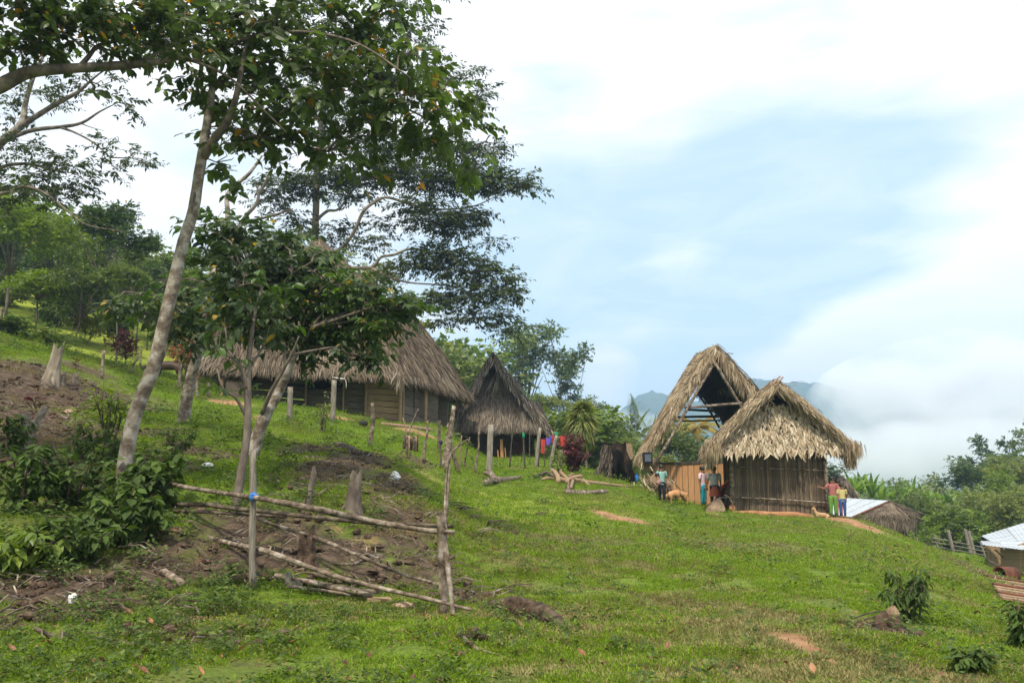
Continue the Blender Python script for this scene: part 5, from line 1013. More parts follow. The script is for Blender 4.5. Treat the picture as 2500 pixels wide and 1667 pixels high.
# ------------------------------------------------------------------ houses lower down on the right
def tin_thatch_house():
    g = np.random.default_rng(25); base = onground(21, 47)
    root = empty('tin_roofed_house', base, 'house with a pale tin roof and thatched gable end, just below the ridge', 'house')
    RF = P(2170, 1222, 46); E0 = P(2075, 1262, 43); E1 = P(2255, 1253, 46)
    RBk = P(2005, 1212, 52); E0B = P(1960, 1245, 50); E1B = E1 + (RBk - RF)
    def sheetpair(a, b, c, d, n, mat):
        for i in range(n):
            t0, t1 = i / n, (i + 1) / n - .006; p = [a.lerp(b, t0), a.lerp(b, t1), d.lerp(c, t1), d.lerp(c, t0)]
            mb = MB(); m = 10; vs = []
            nv = (p[1] - p[0]).cross(p[3] - p[0]).normalized(); nv = nv if nv.z > 0 else -nv
            for k in range(m + 1):
                t = k / m; o_ = nv * (.018 * math.sin(k * math.pi)) + nv * (.02 * (k % 2)); vs += [p[0].lerp(p[1], t) + o_, p[3].lerp(p[2], t) + o_]
            mb.add(vs, [(2 * k, 2 * k + 2, 2 * k + 3, 2 * k + 1) for k in range(m)]); mb.build('roof_sheet', MT['metal_roof'], root)
    sheetpair(RF, RBk, E0B, E0, 6, 0); sheetpair(RF, RBk, E1B, E1, 6, 0)
    pole('barge_pole', [(2170, 1224, 45.9, .07), (2075, 1265, 42.9, .06)], 'rust', root, n=6); pole('barge_pole', [(2170, 1224, 45.9, .07), (2257, 1256, 45.9, .06)], 'bark_dark', root, n=6)
    gab = [(P(2160, 1232, 45.7), P(2185, 1232, 45.7), P(2240, 1258, 45.8), P(2085, 1262, 43.6)), (P(2085, 1262, 43.6), P(2240, 1258, 45.8), P(2232, 1282, 45.7), P(2078, 1290, 43.5))]
    slab('gable_backing', gab, .06, 'thatch_base', root); strands('gable_thatch', gab, 6500, .45, .035, 'thatch_grey', root, g, jit=.25, lift=.12, eave=True, eL=.5, out=(0, -1, 0))
    for px in (2085, 2110, 2140, 2172, 2205, 2213): pole('post', [(px, 1330, 45.9, .05), (px, 1240, 45.9, .05)], 'pole_dark', root, n=6)
    a, b = P(2180, 1320, 46.2), P(2214, 1325, 46.2); boards('slat', (a.x, a.y, 0), (b.x, b.y, 0), a.z - .5, b.z - .5, P(2180, 1265, 46.2).z, P(2214, 1265, 46.2).z, .12, 'slat', root, True, g=g)
    pole('post', [(2236, 1310, 46, .045), (2236, 1262, 46, .045)], 'post', root, n=6)
tin_thatch_house()
def valley_thatch():
    g = np.random.default_rng(26); base = onground(22, 60)
    root = empty('thatched_house', base, 'low thatched house beyond the children, dark rounded gable opening', 'house')
    RF, RB = P(2062, 1168, 57), P(1990, 1166, 62); LF, LB = P(2015, 1240, 57), P(1950, 1240, 62); RtF, RtB = P(2110, 1240, 57), P(2060, 1236, 62)
    pats = [(RF, RB, LB, LF), (RF, RB, RtB, RtF)]; slab('roof_base', pats, .25, 'thatch_base', root); strands('thatch', pats, 5000, .7, .05, 'thatch_grey', root, g, jit=.12, lift=.18, eave=True, edge=-1)
    hip = [(P(2066, 1196, 57.2), P(2076, 1190, 57.2), P(2104, 1240, 57), P(2030, 1240, 57))]; slab('hip_base', hip, .1, 'thatch_base', root); strands('hip_thatch', hip, 1800, .6, .05, 'thatch_old', root, g, jit=.2, eave=True, out=(0, -1, 0))
    mb = MB(); a, b = P(2030, 1245, 58.5), P(2100, 1262, 58.5); mb.box(((a.x + b.x) / 2, 59.5, (a.z + base.z) / 2), (b.x - a.x, 3, a.z - base.z)); mb.build('wall', MT['plank_grey'], root)
valley_thatch()
def low_tin():
    g = np.random.default_rng(27); base = GY(2470, 35)
    root = empty('tin_roofed_house', base, 'plank house with a pale tin roof, cut off by the right edge', 'house')
    def sheets(a, b, c, d, n):
        for i in range(n):
            t0, t1 = i / n, (i + 1) / n - .004; p = [a.lerp(b, t0), a.lerp(b, t1), d.lerp(c, t1), d.lerp(c, t0)]
            mb = MB(); m = 12; nv = Vector((0, 0, 1)); vs = []
            for k in range(m + 1):
                t = k / m; o_ = nv * (.02 * (k % 2)); vs += [p[0].lerp(p[1], t) + o_, p[3].lerp(p[2], t) + o_]
            mb.add(vs, [(2 * k, 2 * k + 2, 2 * k + 3, 2 * k + 1) for k in range(m)]); mb.build('roof_sheet', MT['metal_roof'], root)
    sheets(P(2396, 1308, 36), P(2700, 1215, 36), P(2700, 1330, 32), P(2450, 1338, 32.5), 5)
    sheets(P(2394, 1320, 33), P(2440, 1322, 32.6), P(2505, 1343, 31.2), P(2400, 1330, 31.8), 2); sheets(P(2440, 1322, 32.4), P(2700, 1322, 32), P(2700, 1345, 31.2), P(2450, 1340, 31.5), 3)
    pole('barge_pole', [(2480, 1334, 31.9, .04), (2510, 1322, 32, .04)], 'cutwood', root, n=6)
    a, b = P(2412, 1388, 33), P(2700, 1410, 33); zt = P(2412, 1330, 33).z
    w = empty('wall', base, parent=root); w.matrix_parent_inverse = Matrix.Translation(-base)
    a1 = a.lerp(b, .06); boards('board', (a.x, a.y, 0), (a1.x, a1.y, 0), a.z - .8, a1.z - .8, zt, zt, .14, 'plank_tan', w, True, g=g)
    boards('plank', (a1.x, a1.y, 0), (b.x, b.y, 0), a1.z - .9, b.z - .9, zt, zt, .28, 'plank_tan', w, False, g=g)
    bk = P(2418, 1388, 36.5); boards('board', (bk.x, bk.y, 0), (a.x, a.y, 0), a.z - .9, a.z - .9, zt, zt, .16, 'plank_tan', w, True, g=g); mb = MB(); mb.beam((bk.x, 36.5, (a.z + zt) / 2 - .4), (b.x, 36.5, (a.z + zt) / 2 - .4), .08, zt - a.z + .6); mb.build('back_wall', MT['plank_grey'], root)
    pole('brace', [(2430, 1342, 32.6, .03), (2450, 1360, 32.8, .03)], 'pole_dark', root, n=5)
low_tin()
g26 = np.random.default_rng(28); c = P(2278, 1222, 88)
r26 = empty('thatched_hut', onground(c.x, c.y), 'far round brown thatch dome among the valley trees', 'hut')
mb = MB(); mb.ell((c.x, c.y, c.z - .6), (1.75, 1.75, 2.1), 14, 8, wob=.02); mb.build('roof_base', MT['thatch_base'], r26, smooth=True)
q = unit(g26.normal(size=(2600, 3))); q[:, 2] = np.abs(q[:, 2]) - .2; q = unit(q); C = np.array(tuple(c)) + q * np.array([1.8, 1.8, 2.1]) - np.array([0, 0, .6]); dn = np.cross(np.cross(q, [0, 0, -1.]), q)
leaves('thatch', C, dn, q, .7, .06, g26.random(2600), MT['thatch_grey'], r26, 'strand', kind='stuff')
for a in (-1, 1): mb = MB(); mb.tube([(c.x + a, c.y - .8, c.z - .8), (c.x + a, c.y - .8, Hz(c.x + a, c.y) - .1)], .08, 6); mb.build('post', MT['pole_dark'], r26)
# ------------------------------------------------------------------ scattering
def scatter(name, protos, pts, rotz, tiltxy, scl, mat=None, kind='stuff'):
    """instances of small meshes on points (one object)"""
    g = np.random.default_rng(len(pts)); pick = g.integers(0, len(protos), len(pts)); root = None
    ng = bpy.data.node_groups.new(name, 'GeometryNodeTree')
    ng.interface.new_socket('Geometry', in_out='INPUT', socket_type='NodeSocketGeometry'); ng.interface.new_socket('Geometry', in_out='OUTPUT', socket_type='NodeSocketGeometry')
    n = ng.nodes; gi = n.new('NodeGroupInput'); go = n.new('NodeGroupOutput'); jn = n.new('GeometryNodeJoinGeometry')
    for k, pm in enumerate(protos):
        po = bpy.data.objects.new(name + '_source', pm)
        oi = n.new('GeometryNodeObjectInfo'); oi.inputs['Object'].default_value = po
        ip = n.new('GeometryNodeInstanceOnPoints'); ng.links.new(gi.outputs[0], ip.inputs['Points']); ng.links.new(oi.outputs['Geometry'], ip.inputs['Instance'])
        a = n.new('GeometryNodeInputNamedAttribute'); a.data_type = 'FLOAT_VECTOR'; a.inputs[0].default_value = 'rot'; ng.links.new(a.outputs[0], ip.inputs['Rotation'])
        b = n.new('GeometryNodeInputNamedAttribute'); b.data_type = 'FLOAT'; b.inputs[0].default_value = 'scl'; ng.links.new(b.outputs[0], ip.inputs['Scale'])
        c = n.new('GeometryNodeInputNamedAttribute'); c.data_type = 'INT'; c.inputs[0].default_value = 'pick'
        cm = n.new('FunctionNodeCompare'); cm.data_type = 'INT'; cm.operation = 'EQUAL'
        ia = [s for s in cm.inputs if s.identifier == 'A_INT'][0]; ib = [s for s in cm.inputs if s.identifier == 'B_INT'][0]
        ng.links.new(c.outputs[0], ia); ib.default_value = k; ng.links.new(cm.outputs[0], ip.inputs['Selection']); ng.links.new(ip.outputs[0], jn.inputs[0])
    ng.links.new(jn.outputs[0], go.inputs[0])
    me = bpy.data.meshes.new(name); me.vertices.add(len(pts)); me.vertices.foreach_set('co', np.asarray(pts, np.float32).ravel())
    rot = np.column_stack([tiltxy[:, 0], tiltxy[:, 1], rotz]).astype(np.float32)
    a = me.attributes.new('rot', 'FLOAT_VECTOR', 'POINT'); a.data.foreach_set('vector', rot.ravel())
    a = me.attributes.new('scl', 'FLOAT', 'POINT'); a.data.foreach_set('value', np.asarray(scl, np.float32))
    a = me.attributes.new('pick', 'INT', 'POINT'); a.data.foreach_set('value', pick.astype(np.int32))
    o = link(name, me, kind=kind); md = o.modifiers.new('scatter', 'NODES'); md.node_group = ng; return o
def tuft(n, h, r, w, seed, mat, lean=.5, shape='strand', hi=.95):
    g = np.random.default_rng(seed); a = g.uniform(0, 6.28, n); rr = r * np.sqrt(g.random(n)); C = np.column_stack([np.cos(a) * rr, np.sin(a) * rr, np.full(n, -.004)])
    D = np.column_stack([np.cos(a) * lean, np.sin(a) * lean, np.ones(n)]) + g.normal(size=(n, 3)) * .35; D[:, 2] = np.abs(D[:, 2]) * .8 + .15
    U = g.normal(size=(n, 3)); L = h * g.uniform(.5, 1.2, n); V, Fa, k = leaf_arrays(C, D, U, L, np.full(n, w), shape, .15, .15)
    m = npmesh('tuft', V, Fa, 3, tint=np.repeat(g.random(n) * hi, k)); m.materials.append(MT[mat]); return m
def weed(n, h, leaf, seed, mat='weed'):
    g = np.random.default_rng(seed); C, D = [], []
    for i in range(n):
        a = g.uniform(0, 6.28); t = g.random(); C.append((math.cos(a) * h * .5 * t, math.sin(a) * h * .5 * t, h * g.uniform(.15, 1))); D.append((math.cos(a), math.sin(a), g.uniform(-.3, .6)))
    C, D = np.array(C), np.array(D); V, Fa, k = leaf_arrays(C, D, np.array([[0, 0, 1.]]) + g.normal(size=(n, 3)) * .4, leaf * g.uniform(.6, 1.3, n), leaf * .55, 'leaf')
    m = npmesh('weed', V, Fa, 3, tint=np.repeat(g.random(n), k)); m.materials.append(MT[mat]); return m
def field(n, y0, y1, spread=.70, power=2, xr=None, seed=1):
    g = np.random.default_rng(seed); y = (g.random(n) * (y1 ** power - y0 ** power) + y0 ** power) ** (1 / power); x = (g.random(n) * 2 - 1) * spread * y
    if xr: x = y * (xr[0] + (xr[1] - xr[0]) * g.random(n))
    return x, y
def put(name, protos, x, y, s0, s1, seed=1, dz=0, tilt=.15, keep=None):
    g = np.random.default_rng(seed)
    if keep is not None: x, y = x[keep], y[keep]
    z = interp(GZ, x, y) + dz
    return scatter(name, protos, np.column_stack([x, y, z]), g.uniform(0, 6.28, len(x)), g.normal(size=(len(x), 2)) * tilt, g.uniform(s0, s1, len(x)))
dryz = lambda x, y: vnoise(x * .45 + 7, y * .45, 41) * .6 + vnoise(x * 1.6, y * 1.6, 42) * .4 + .35 * np.clip((x / y) * 2.2, -.4, .5)
gt = [tuft(20, .032, .10, .006, 1, 'grass', .8), tuft(20, .038, .10, .006, 2, 'grass', .9), tuft(16, .03, .11, .007, 3, 'grass', 1.2), tuft(16, .028, .10, .012, 4, 'grass', 1.2, 'leaf')]
gf = [tuft(24, .05, .24, .014, 5, 'grass', .9), tuft(24, .055, .26, .014, 6, 'grass', 1.2)]
gx2 = [tuft(26, .10, .5, .03, 7, 'grass', .9)]
wd = [weed(14, .09, .04, 1), weed(18, .14, .05, 2), weed(12, .06, .035, 3)]
wdb = [weed(40, .28, .07, 4), weed(46, .36, .08, 5), weed(40, .24, .06, 6)]
def masks(x, y): return interp(mud, x, y), interp(clay, x, y), vnoise(x * .8, y * .8, 31), vnoise(x * 2.6, y * 2.6, 32)
x, y = field(80000, 5.2, 14, .72, 1.6, seed=1); m_, c_, a_, b_ = masks(x, y); g_ = np.random.default_rng(3)
put('grass', gt, x, y, .6, 1.25, 1, keep=(m_ < .35 + .4 * g_.random(len(x))) & (c_ < .3) & (b_ > -.45 + .3 * g_.random(len(x))) & (dryz(x, y) < .5) & (g_.random(len(x)) < 1 - .4 * np.clip((-x / y) * 2.5, 0, 1)))
x, y = field(48000, 13.5, 34, .72, 1.5, seed=2); m_, c_, a_, b_ = masks(x, y); g_ = np.random.default_rng(4)
put('grass', gf, x, y, .5, 1.1, 2, keep=(m_ < .35 + .3 * g_.random(len(x))) & (c_ < .3) & (b_ > -.75))
x, y = field(26000, 33, 90, .72, 1.5, seed=3); m_, c_, a_, b_ = masks(x, y)
put('grass', gx2, x, y, .5, 1.1, 3, keep=(m_ < .4) & (c_ < .3) & (interp(sunlit_lime, x, y) < .25))
gd = [tuft(14, .04, .09, .007, 21, 'grass_dry', .9), tuft(12, .035, .1, .009, 22, 'grass_dry', 1.0)]; gdf = [tuft(14, .06, .22, .016, 23, 'grass_dry', 1.0)]
dryz = lambda x, y: vnoise(x * .45 + 7, y * .45, 41) * .6 + vnoise(x * 1.6, y * 1.6, 42) * .4 + .35 * np.clip((x / y) * 2.2, -.4, .5)
x, y = field(50000, 5.2, 15, .72, 1.6, seed=51); m_, c_, a_, b_ = masks(x, y); g_ = np.random.default_rng(52)
put('dry_grass', gd, x, y, .6, 1.3, 51, keep=(dryz(x, y) + g_.normal(size=len(x)) * .15 > .12) & (c_ < .6))
x, y = field(36000, 14, 36, .72, 1.5, seed=53); m_, c_, a_, b_ = masks(x, y); g_ = np.random.default_rng(54)
put('dry_grass', gdf, x, y, .5, 1.1, 53, keep=(dryz(x, y) + g_.normal(size=len(x)) * .15 > .10) & (c_ < .6))
# small broad-leaved weeds, thick in the darker patches
x, y = field(16000, 5.2, 16, .72, 1.6, seed=5); m_, c_, a_, b_ = masks(x, y); left = np.clip((-x / y + .1) * 2, 0, 1); g_ = np.random.default_rng(6)
put('low_weeds', wd, x, y, .6, 1.3, 5, keep=(g_.random(len(x)) < .07 + .5 * left * (b_ > -.1)) & (c_ < .4) & (m_ < .5))
x, y = field(7000, 15, 34, .72, 1.5, seed=7); m_, c_, a_, b_ = masks(x, y); left = np.clip((-x / y + .05) * 2, 0, 1); g_ = np.random.default_rng(8)
put('low_weeds', wd, x, y, 1.2, 2.6, 7, keep=(g_.random(len(x)) < .15 + .6 * left) & (a_ > -.1) & (c_ < .3) & (m_ < .4))
def patch_weeds(name, spots, protos, per, s0, s1, seed):
    g = np.random.default_rng(seed); xs, ys = [], []
    for px, py, rx, ry in spots:
        c = G(px, py); wx = rx * c.y / F; wy = min(wx * 1.6, abs(G(px, py - ry).y - G(px, py + ry).y) / 2 + .1); n = int(per * wx * wy) + 3
        xs.append(c.x + g.normal(size=n) * wx * .6); ys.append(c.y + g.normal(size=n) * wy * .6)
    x, y = np.concatenate(xs), np.concatenate(ys); put(name, protos, x, y, s0, s1, seed)
patch_weeds('undergrowth', [(480, 1500, 90, 50), (430, 1530, 60, 40), (300, 1470, 90, 35), (520, 1420, 80, 22), (250, 1400, 140, 25), (60, 1420, 80, 30), (160, 1520, 60, 20), (590, 1420, 40, 14)], wdb, 34, .5, 1.0, 11)
patch_weeds('undergrowth', [(440, 1080, 90, 25), (500, 1050, 60, 20), (380, 1060, 60, 20), (700, 1140, 30, 14), (640, 1280, 60, 20), (700, 1250, 60, 14), (860, 1240, 80, 18), (920, 1290, 60, 16), (560, 1240, 40, 14), (780, 1330, 30, 14), (820, 1090, 60, 12), (180, 1260, 160, 70), (60, 1300, 110, 70), (300, 1180, 120, 60), (330, 1290, 80, 50), (400, 1330, 50, 30)], wdb, 14, .5, 1.15, 12)
patch_weeds('undergrowth', [(2240, 1480, 60, 26), (2270, 1520, 40, 20), (2330, 1600, 90, 26), (2460, 1560, 50, 30), (2480, 1620, 40, 30), (2420, 1640, 60, 20), (2090, 1535, 30, 10), (2180, 1640, 60, 16), (2350, 1540, 60, 14), (2260, 1330, 30, 6), (2110, 1340, 26, 6)], wdb, 9, .3, .8, 13)
# dead leaves, clods and chips
def chip(seed, mat, s=1.0, n=3):
    g = np.random.default_rng(seed); C = g.normal(size=(n, 3)) * .04; C[:, 2] = .012; D = g.normal(size=(n, 3)); D[:, 2] *= .2
    V, Fa, k = leaf_arrays(C, D, np.array([[0, 0, 1.]]) + g.normal(size=(n, 3)) * .4, .07 * s, .035 * s, 'big', -.25, .5); m = npmesh('litter', V, Fa, 3, tint=np.repeat(g.random(n), k)); m.materials.append(MT[mat]); return m
x, y = field(3200, 5.4, 20, .7, 1.3, seed=15); _, _, a_, b_ = masks(x, y); g_ = np.random.default_rng(16)
put('leaf_litter', [chip(1, 'litter', .8, 2), chip(2, 'litter', .6), chip(3, 'litter', .5, 4), chip(4, 'litter', .9, 1)], x, y, .5, 1.2, 15, keep=(g_.random(len(x)) < .25 + .6 * (x / y < -.05) + .2 * (b_ > .2)), dz=.02)
x, y = field(5000, 7, 24, .7, 1.3, seed=17); m_, c_, a_, b_ = masks(x, y)
def clod(seed):
    mb = MB(); g = random.Random(seed)
    for i in range(4): mb.ell((g.uniform(-.08, .08), g.uniform(-.08, .08), .005), (g.uniform(.02, .05), g.uniform(.02, .05), g.uniform(.012, .03)), 6, 4, wob=.3, seed=seed + i)
    m = mb.mesh('clod'); m.materials.append(MT['rotten']); return m
def sticks_m(seed, mat='pole'):
    mb = MB(); g = random.Random(seed)
    for i in range(3):
        a = g.uniform(0, 3.14); L = g.uniform(.15, .4); c = (g.uniform(-.1, .1), g.uniform(-.1, .1)); mb.tube([(c[0], c[1], .01), (c[0] + math.cos(a) * L * .5, c[1] + math.sin(a) * L * .5, .05), (c[0] + math.cos(a + .3) * L, c[1] + math.sin(a + .3) * L, .02)], [.008, .007, .004], 4)
    m = mb.mesh('sticks'); m.materials.append(MT[mat]); return m
put('clods', [clod(1), clod(5), sticks_m(3), sticks_m(9, 'pole_dark')], x, y, .6, 1.6, 17, keep=(m_ > .35) & ((m_ > .75) | (x / y < .02)))

# ------------------------------------------------------------------ single plants
def shrub(name, label, px, py, hpx, wpx, mat, leaf, n, seed, ratio=.5, shape='big', stems=7, cat='shrub', dr=.35, flat=.5, hero=0, Y=None, group=None, base=None):
    g = np.random.default_rng(seed); b = base or (G(px, py) if Y is None else GY(px, Y)); s = b.y / F; h, wd_ = hpx * s, wpx * s / 2; root = empty(name, b, label, cat, group); mb = MB(); C, D, U = [], [], []
    for i in range(stems):
        a = g.uniform(0, 6.28); r = wd_ * math.sqrt(g.random()); hh = h * g.uniform(.55, 1.0) * (1 - .35 * (r / max(wd_, .01)) ** 2); e = np.array([math.cos(a) * r, math.sin(a) * r, hh]); m = e * .5 + g.normal(size=3) * h * .04; m[2] += hh * .12
        pts = [np.array([0, 0, -.05]) + g.normal(size=3) * np.array([wd_ * .12, wd_ * .12, 0]), m, e]; pts = [Vector(p) for p in pts]; mb.tube([b + p for p in pts], [.006 + h * .009, .005 + h * .005, .003], 5)
        k = n // stems
        for j in range(k):
            t = g.random() ** .7; q = (pts[0].lerp(pts[1], t * 2) if t < .5 else pts[1].lerp(pts[2], t * 2 - 1)) if k > 2 else pts[2]
            an = g.uniform(0, 6.28); C.append(tuple(b + q)); D.append((math.cos(an), math.sin(an), g.normal() * .35 + .1 - dr)); U.append((g.normal() * .3, g.normal() * .3, 1))
    mb.build('stem', MT['pole_dark'], root); C, D, U = map(np.array, (C, D, U)); L = leaf * g.uniform(.6, 1.25, len(C)); tn = patch_tint(C * 3, g, rare=.01, hi=.98, seed=seed)
    # push leaf bases out along petiole
    C = C + unit(D) * leaf * .25
    leaves('foliage', C, D, U, L, L * ratio, tn, MT[mat], root, shape, kind='stuff', bend=.2); return root
S_ = shrub
S_('leafy_bush', 'bright long leaved bush growing against the foot of the tall leaning trunk', 262, 1090, 200, 150, 'L_bright', .2, 260, 1, .3, dr=.1, stems=10)
S_('leafy_bush', 'dense dark bush directly below the tall leaning trunk', 300, 1260, 120, 230, 'weed', .14, 620, 2, .6, stems=16)
S_('leafy_bush', 'heart leaved climber bush right of the tall leaning trunk base', 385, 1250, 190, 130, 'weed', .13, 420, 3, .75, stems=12, dr=.6)
S_('leafy_bush', 'bush with hanging heart shaped leaves left of the lower rail', 310, 1330, 150, 190, 'weed', .16, 420, 4, .7, stems=12, dr=.7)
S_('leafy_bush', 'dark bush in the middle of the left bank below two stubs', 170, 1240, 170, 220, 'weed', .14, 620, 5, .5, stems=16)
S_('leafy_bush', 'bush at the left edge of the bank with glossy drooping leaves', 50, 1250, 190, 200, 'weed', .16, 560, 6, .5, stems=16, dr=.5)
S_('leafy_bush', 'low broad leaved plant in the lower left corner of the bank', 60, 1390, 130, 190, 'L_bright', .17, 260, 7, .45, stems=10, dr=.5)
S_('leafy_bush', 'shadowed leafy bush at the foot of the left bank', 190, 1370, 130, 240, 'weed', .13, 560, 8, .55, stems=14)
S_('leafy_bush', 'sparse bush on top of the left bank beside the leaning stub', 240, 1130, 110, 170, 'weed', .14, 340, 9, .45, stems=10)
S_('leafy_bush', 'small bush at the left edge on top of the bank', 20, 1110, 120, 110, 'weed', .14, 240, 10, .45, stems=8)
S_('leafy_bush', 'thin weedy shrub right of the leaning trunk, before the mud', 420, 1130, 110, 110, 'weed', .09, 300, 12, .5, stems=10)
S_('bush', 'small young shrub in front of the square tap post', 785, 1055, 110, 70, 'L_olive', .12, 140, 13, .45, stems=8)
S_('small_shrub', 'drooping green shrub growing from a dead stump on the right slope', 2222, 1520, 150, 130, 'weed', .11, 460, 14, .36, stems=14, dr=.75)
S_('small_shrub', 'bushy plant at the right edge of the near slope', 2490, 1580, 150, 90, 'weed', .11, 320, 15, .4, stems=8)
S_('small_shrub', 'low weed clump near the bottom right of the slope', 2370, 1640, 70, 130, 'weed', .09, 220, 16, .5, stems=8)
S_('red_leaf_plant', 'dark maroon bush behind the leaning fence posts', 1398, 1175, 105, 90, 'L_maroon', .17, 1300, 17, .5, stems=40, dr=.2, Y=35)
S_('leafy_climber', 'yellow green climber hanging on the short post beside the maroon bush', 1362, 1155, 95, 42, 'L_bright', .13, 260, 18, .5, stems=10, dr=.4, Y=30.5)
S_('red_leaf_plant', 'small red cordyline rosette among the debris at the far left', 85, 990, 50, 40, 'L_maroon', .2, 30, 19, .25, stems=3, dr=-.3)
S_('red_leaf_plant', 'tiny red plant right of the burnt tree stub', 188, 905, 45, 25, 'L_maroon', .15, 30, 20, .3, stems=3, dr=-.3)
# dracaena with drooping tuft
def dracaena():
    g = np.random.default_rng(31); b = GY(1422, 40); root = empty('dracaena_tree', b, 'dracaena tree with two bare stems and a drooping mop of strap leaves, behind the maroon bush', 'tree')
    root['label'] = 'dracaena with bare twin stems and a drooping mop of leaves, behind the maroon bush'
    for dx in (-6, 8): pole('trunk', [(1424 + dx, 1165, 40, .07), (1424 + dx * .8, 1100, 40, .06), (1420 + dx * .2, 1040, 40, .05)], 'pole', root, n=7)
    C, D = [], []
    for i in range(700):
        t = g.random(); q = P(1420, 1075 - 85 * t, 40); a = g.uniform(0, 6.28); r = .3 * math.sin(math.pi * min(1, t + .15)) + .1; C.append((q.x + math.cos(a) * r, q.y + math.sin(a) * r, q.z)); D.append((math.cos(a), math.sin(a), (t - .55) * 2.2))
    C, D = np.array(C), np.array(D); leaves('crown', C, D, np.array([[0, 0, 1.]]) + g.normal(size=(700, 3)) * .3, g.uniform(.35, .75, 700), .09, g.random(700), MT['L_olive'], root, 'leaf', kind='stuff', bend=.5)
dracaena()
def palm(name, label, px, py_top, Y, hspan, mat, seed, nf=16, fl=2.2, trunk=True, droop=1.0, basepx=None, up=.6):
    """crown centre seen at (px,py_top)"""
    g = np.random.default_rng(seed); c = P(px, py_top, Y); bpx = basepx or px; b = P(bpx, 1130, Y); b.z = Hz(b.x, Y) - .1; root = empty(name, b, label, 'palm')
    if trunk: mb = MB(); mb.tube([b, b.lerp(c, .5) + Vector((.1, 0, 0)), c], [.17, .13, .11], 9, wob=.06); mb.build('trunk', MT['post'], root, smooth=True)
    for i in range(nf):
        a = i * 2.4 + g.normal() * .2; e = up * (1 - 1.6 * i / nf) + .35; d = Vector((math.cos(a), math.sin(a), 0)); pts = []; q = c.copy(); v = (d * math.cos(e) + Vector((0, 0, math.sin(e)))).normalized(); L = fl * g.uniform(.8, 1.1)
        for k in range(8): pts.append(q.copy()); q += v * L / 7; v = (v + Vector((0, 0, -.20 * droop))).normalized()
        mb = MB(); mb.tube(pts, [.03, .026, .022, .018, .014, .01, .007, .004], 4); V0, F0 = mb.v, mb.f
        C, D, U = [], [], []
        for k in range(44):
            t = .12 + .88 * k / 44; i0 = min(6, int(t * 7)); p = pts[i0].lerp(pts[i0 + 1], t * 7 - i0); tg = (pts[i0 + 1] - pts[i0]).normalized(); sd = tg.cross(Vector((0, 0, 1))).normalized()
            for s in (-1, 1): C.append(tuple(p)); D.append(tuple(sd * s + tg * .5 + Vector((0, 0, -.45 - g.random() * .3)))); U.append((0, 0, 1))
        C, D, U = map(np.array, (C, D, U)); Ls = fl * .24 * np.sin(np.linspace(.35, 2.9, 44)).repeat(2)
        fo = leaves('frond', C, D, U, Ls, fl * .022, g.random(len(C)) * .5 + .5 * g.random(), MT[mat], root, 'strand', bend=.25)
for a in [('coconut_palm', 'yellowing coconut palm seen under the open hut beams, right one of the pair', 1703, 1045, 62, 0, 'L_palmdry', 1, 16, 2.3), ('coconut_palm', 'yellow green coconut palm behind the plank wall, left one of the pair', 1664, 1050, 66, 0, 'L_palmdry', 2, 16, 2.4)]: palm(*a)
palm('upright_palm', 'palm with tall upright fronds left of the open hut, against the mountain', 1555, 1060, 70, 0, 'L_forest', 3, 10, 3.8, droop=.5, up=1.3)
palm('upright_palm', 'lower palm right beside the tall fronds, left of the open hut', 1590, 1075, 66, 0, 'L_forest', 4, 10, 2.4, droop=.7, up=1.1)
palm('valley_palm', 'palm with pale trunk in the valley on the right', 2452, 1125, 78, 0, 'L_forest', 5, 12, 2.6, basepx=2452)
palm('valley_palm', 'smaller drooping palm left of the pale trunked valley palm', 2428, 1170, 74, 0, 'L_olive', 6, 12, 2.4)
# bananas
def banana_mesh(seed):
    g = np.random.default_rng(seed); mb = MB(); mb.tube([(0, 0, -.2), (0, 0, 1.6)], [.14, .09], 7); V, Fc, T = list(mb.v), [], []
    quads = []; vs = []
    for i in range(12):
        a = i * 2.4; e = g.uniform(.6, 1.45); q = np.array([0, 0, 1.5]); v = np.array([math.cos(a) * math.cos(e), math.sin(a) * math.cos(e), math.sin(e)]); s = np.array([-math.sin(a), math.cos(a), 0]); L = g.uniform(1.6, 2.4); row = []
        for k in range(7):
            t = k / 6; wv = .17 * math.sin(math.pi * min(1, t * .9 + .12)) + .02; row.append((q - s * wv + [0, 0, .05], q, q + s * wv + [0, 0, .05])); q = q + v * L / 6; v = v + np.array([0, 0, -.28 * (k / 3)]); v /= np.linalg.norm(v)
        b = len(vs); 
        for r in row: vs += [tuple(x) for x in r]
        for k in range(6):
            for m in (0, 1): quads.append((b + k * 3 + m, b + k * 3 + m + 1, b + k * 3 + m + 4, b + k * 3 + m + 3)); T.append(g.random() * .4 + .3 * (i % 3))
    me = npmesh('banana_leaves', vs, quads, 4, tint=T, smooth=False); me.materials.append(MT['L_banana']); tm = mb.mesh('trunk', True); tm.materials.append(MT['L_banana']); return me, tm
BM = [banana_mesh(s) for s in (1, 2, 3)]
bl_ = ['leftmost banana plant above the low thatched house', 'tall banana plant just right of the low thatched house', 'banana plant with raised leaves over the tin roof ridge', 'banana plant standing above the thatched gable end', 'banana plant behind the thatched gable, upright leaves', 'bright banana plant mid valley, left of the low cloud gap', 'banana plant mid valley with one tall leaf', 'banana plant under the low dark cloud', 'banana plant right of the low dark cloud', 'bright banana plant just left of the conical tree', 'banana plant at the foot of the conical tree', 'low banana plant left of the round thatch', 'banana plant in front of the dark valley bushes']
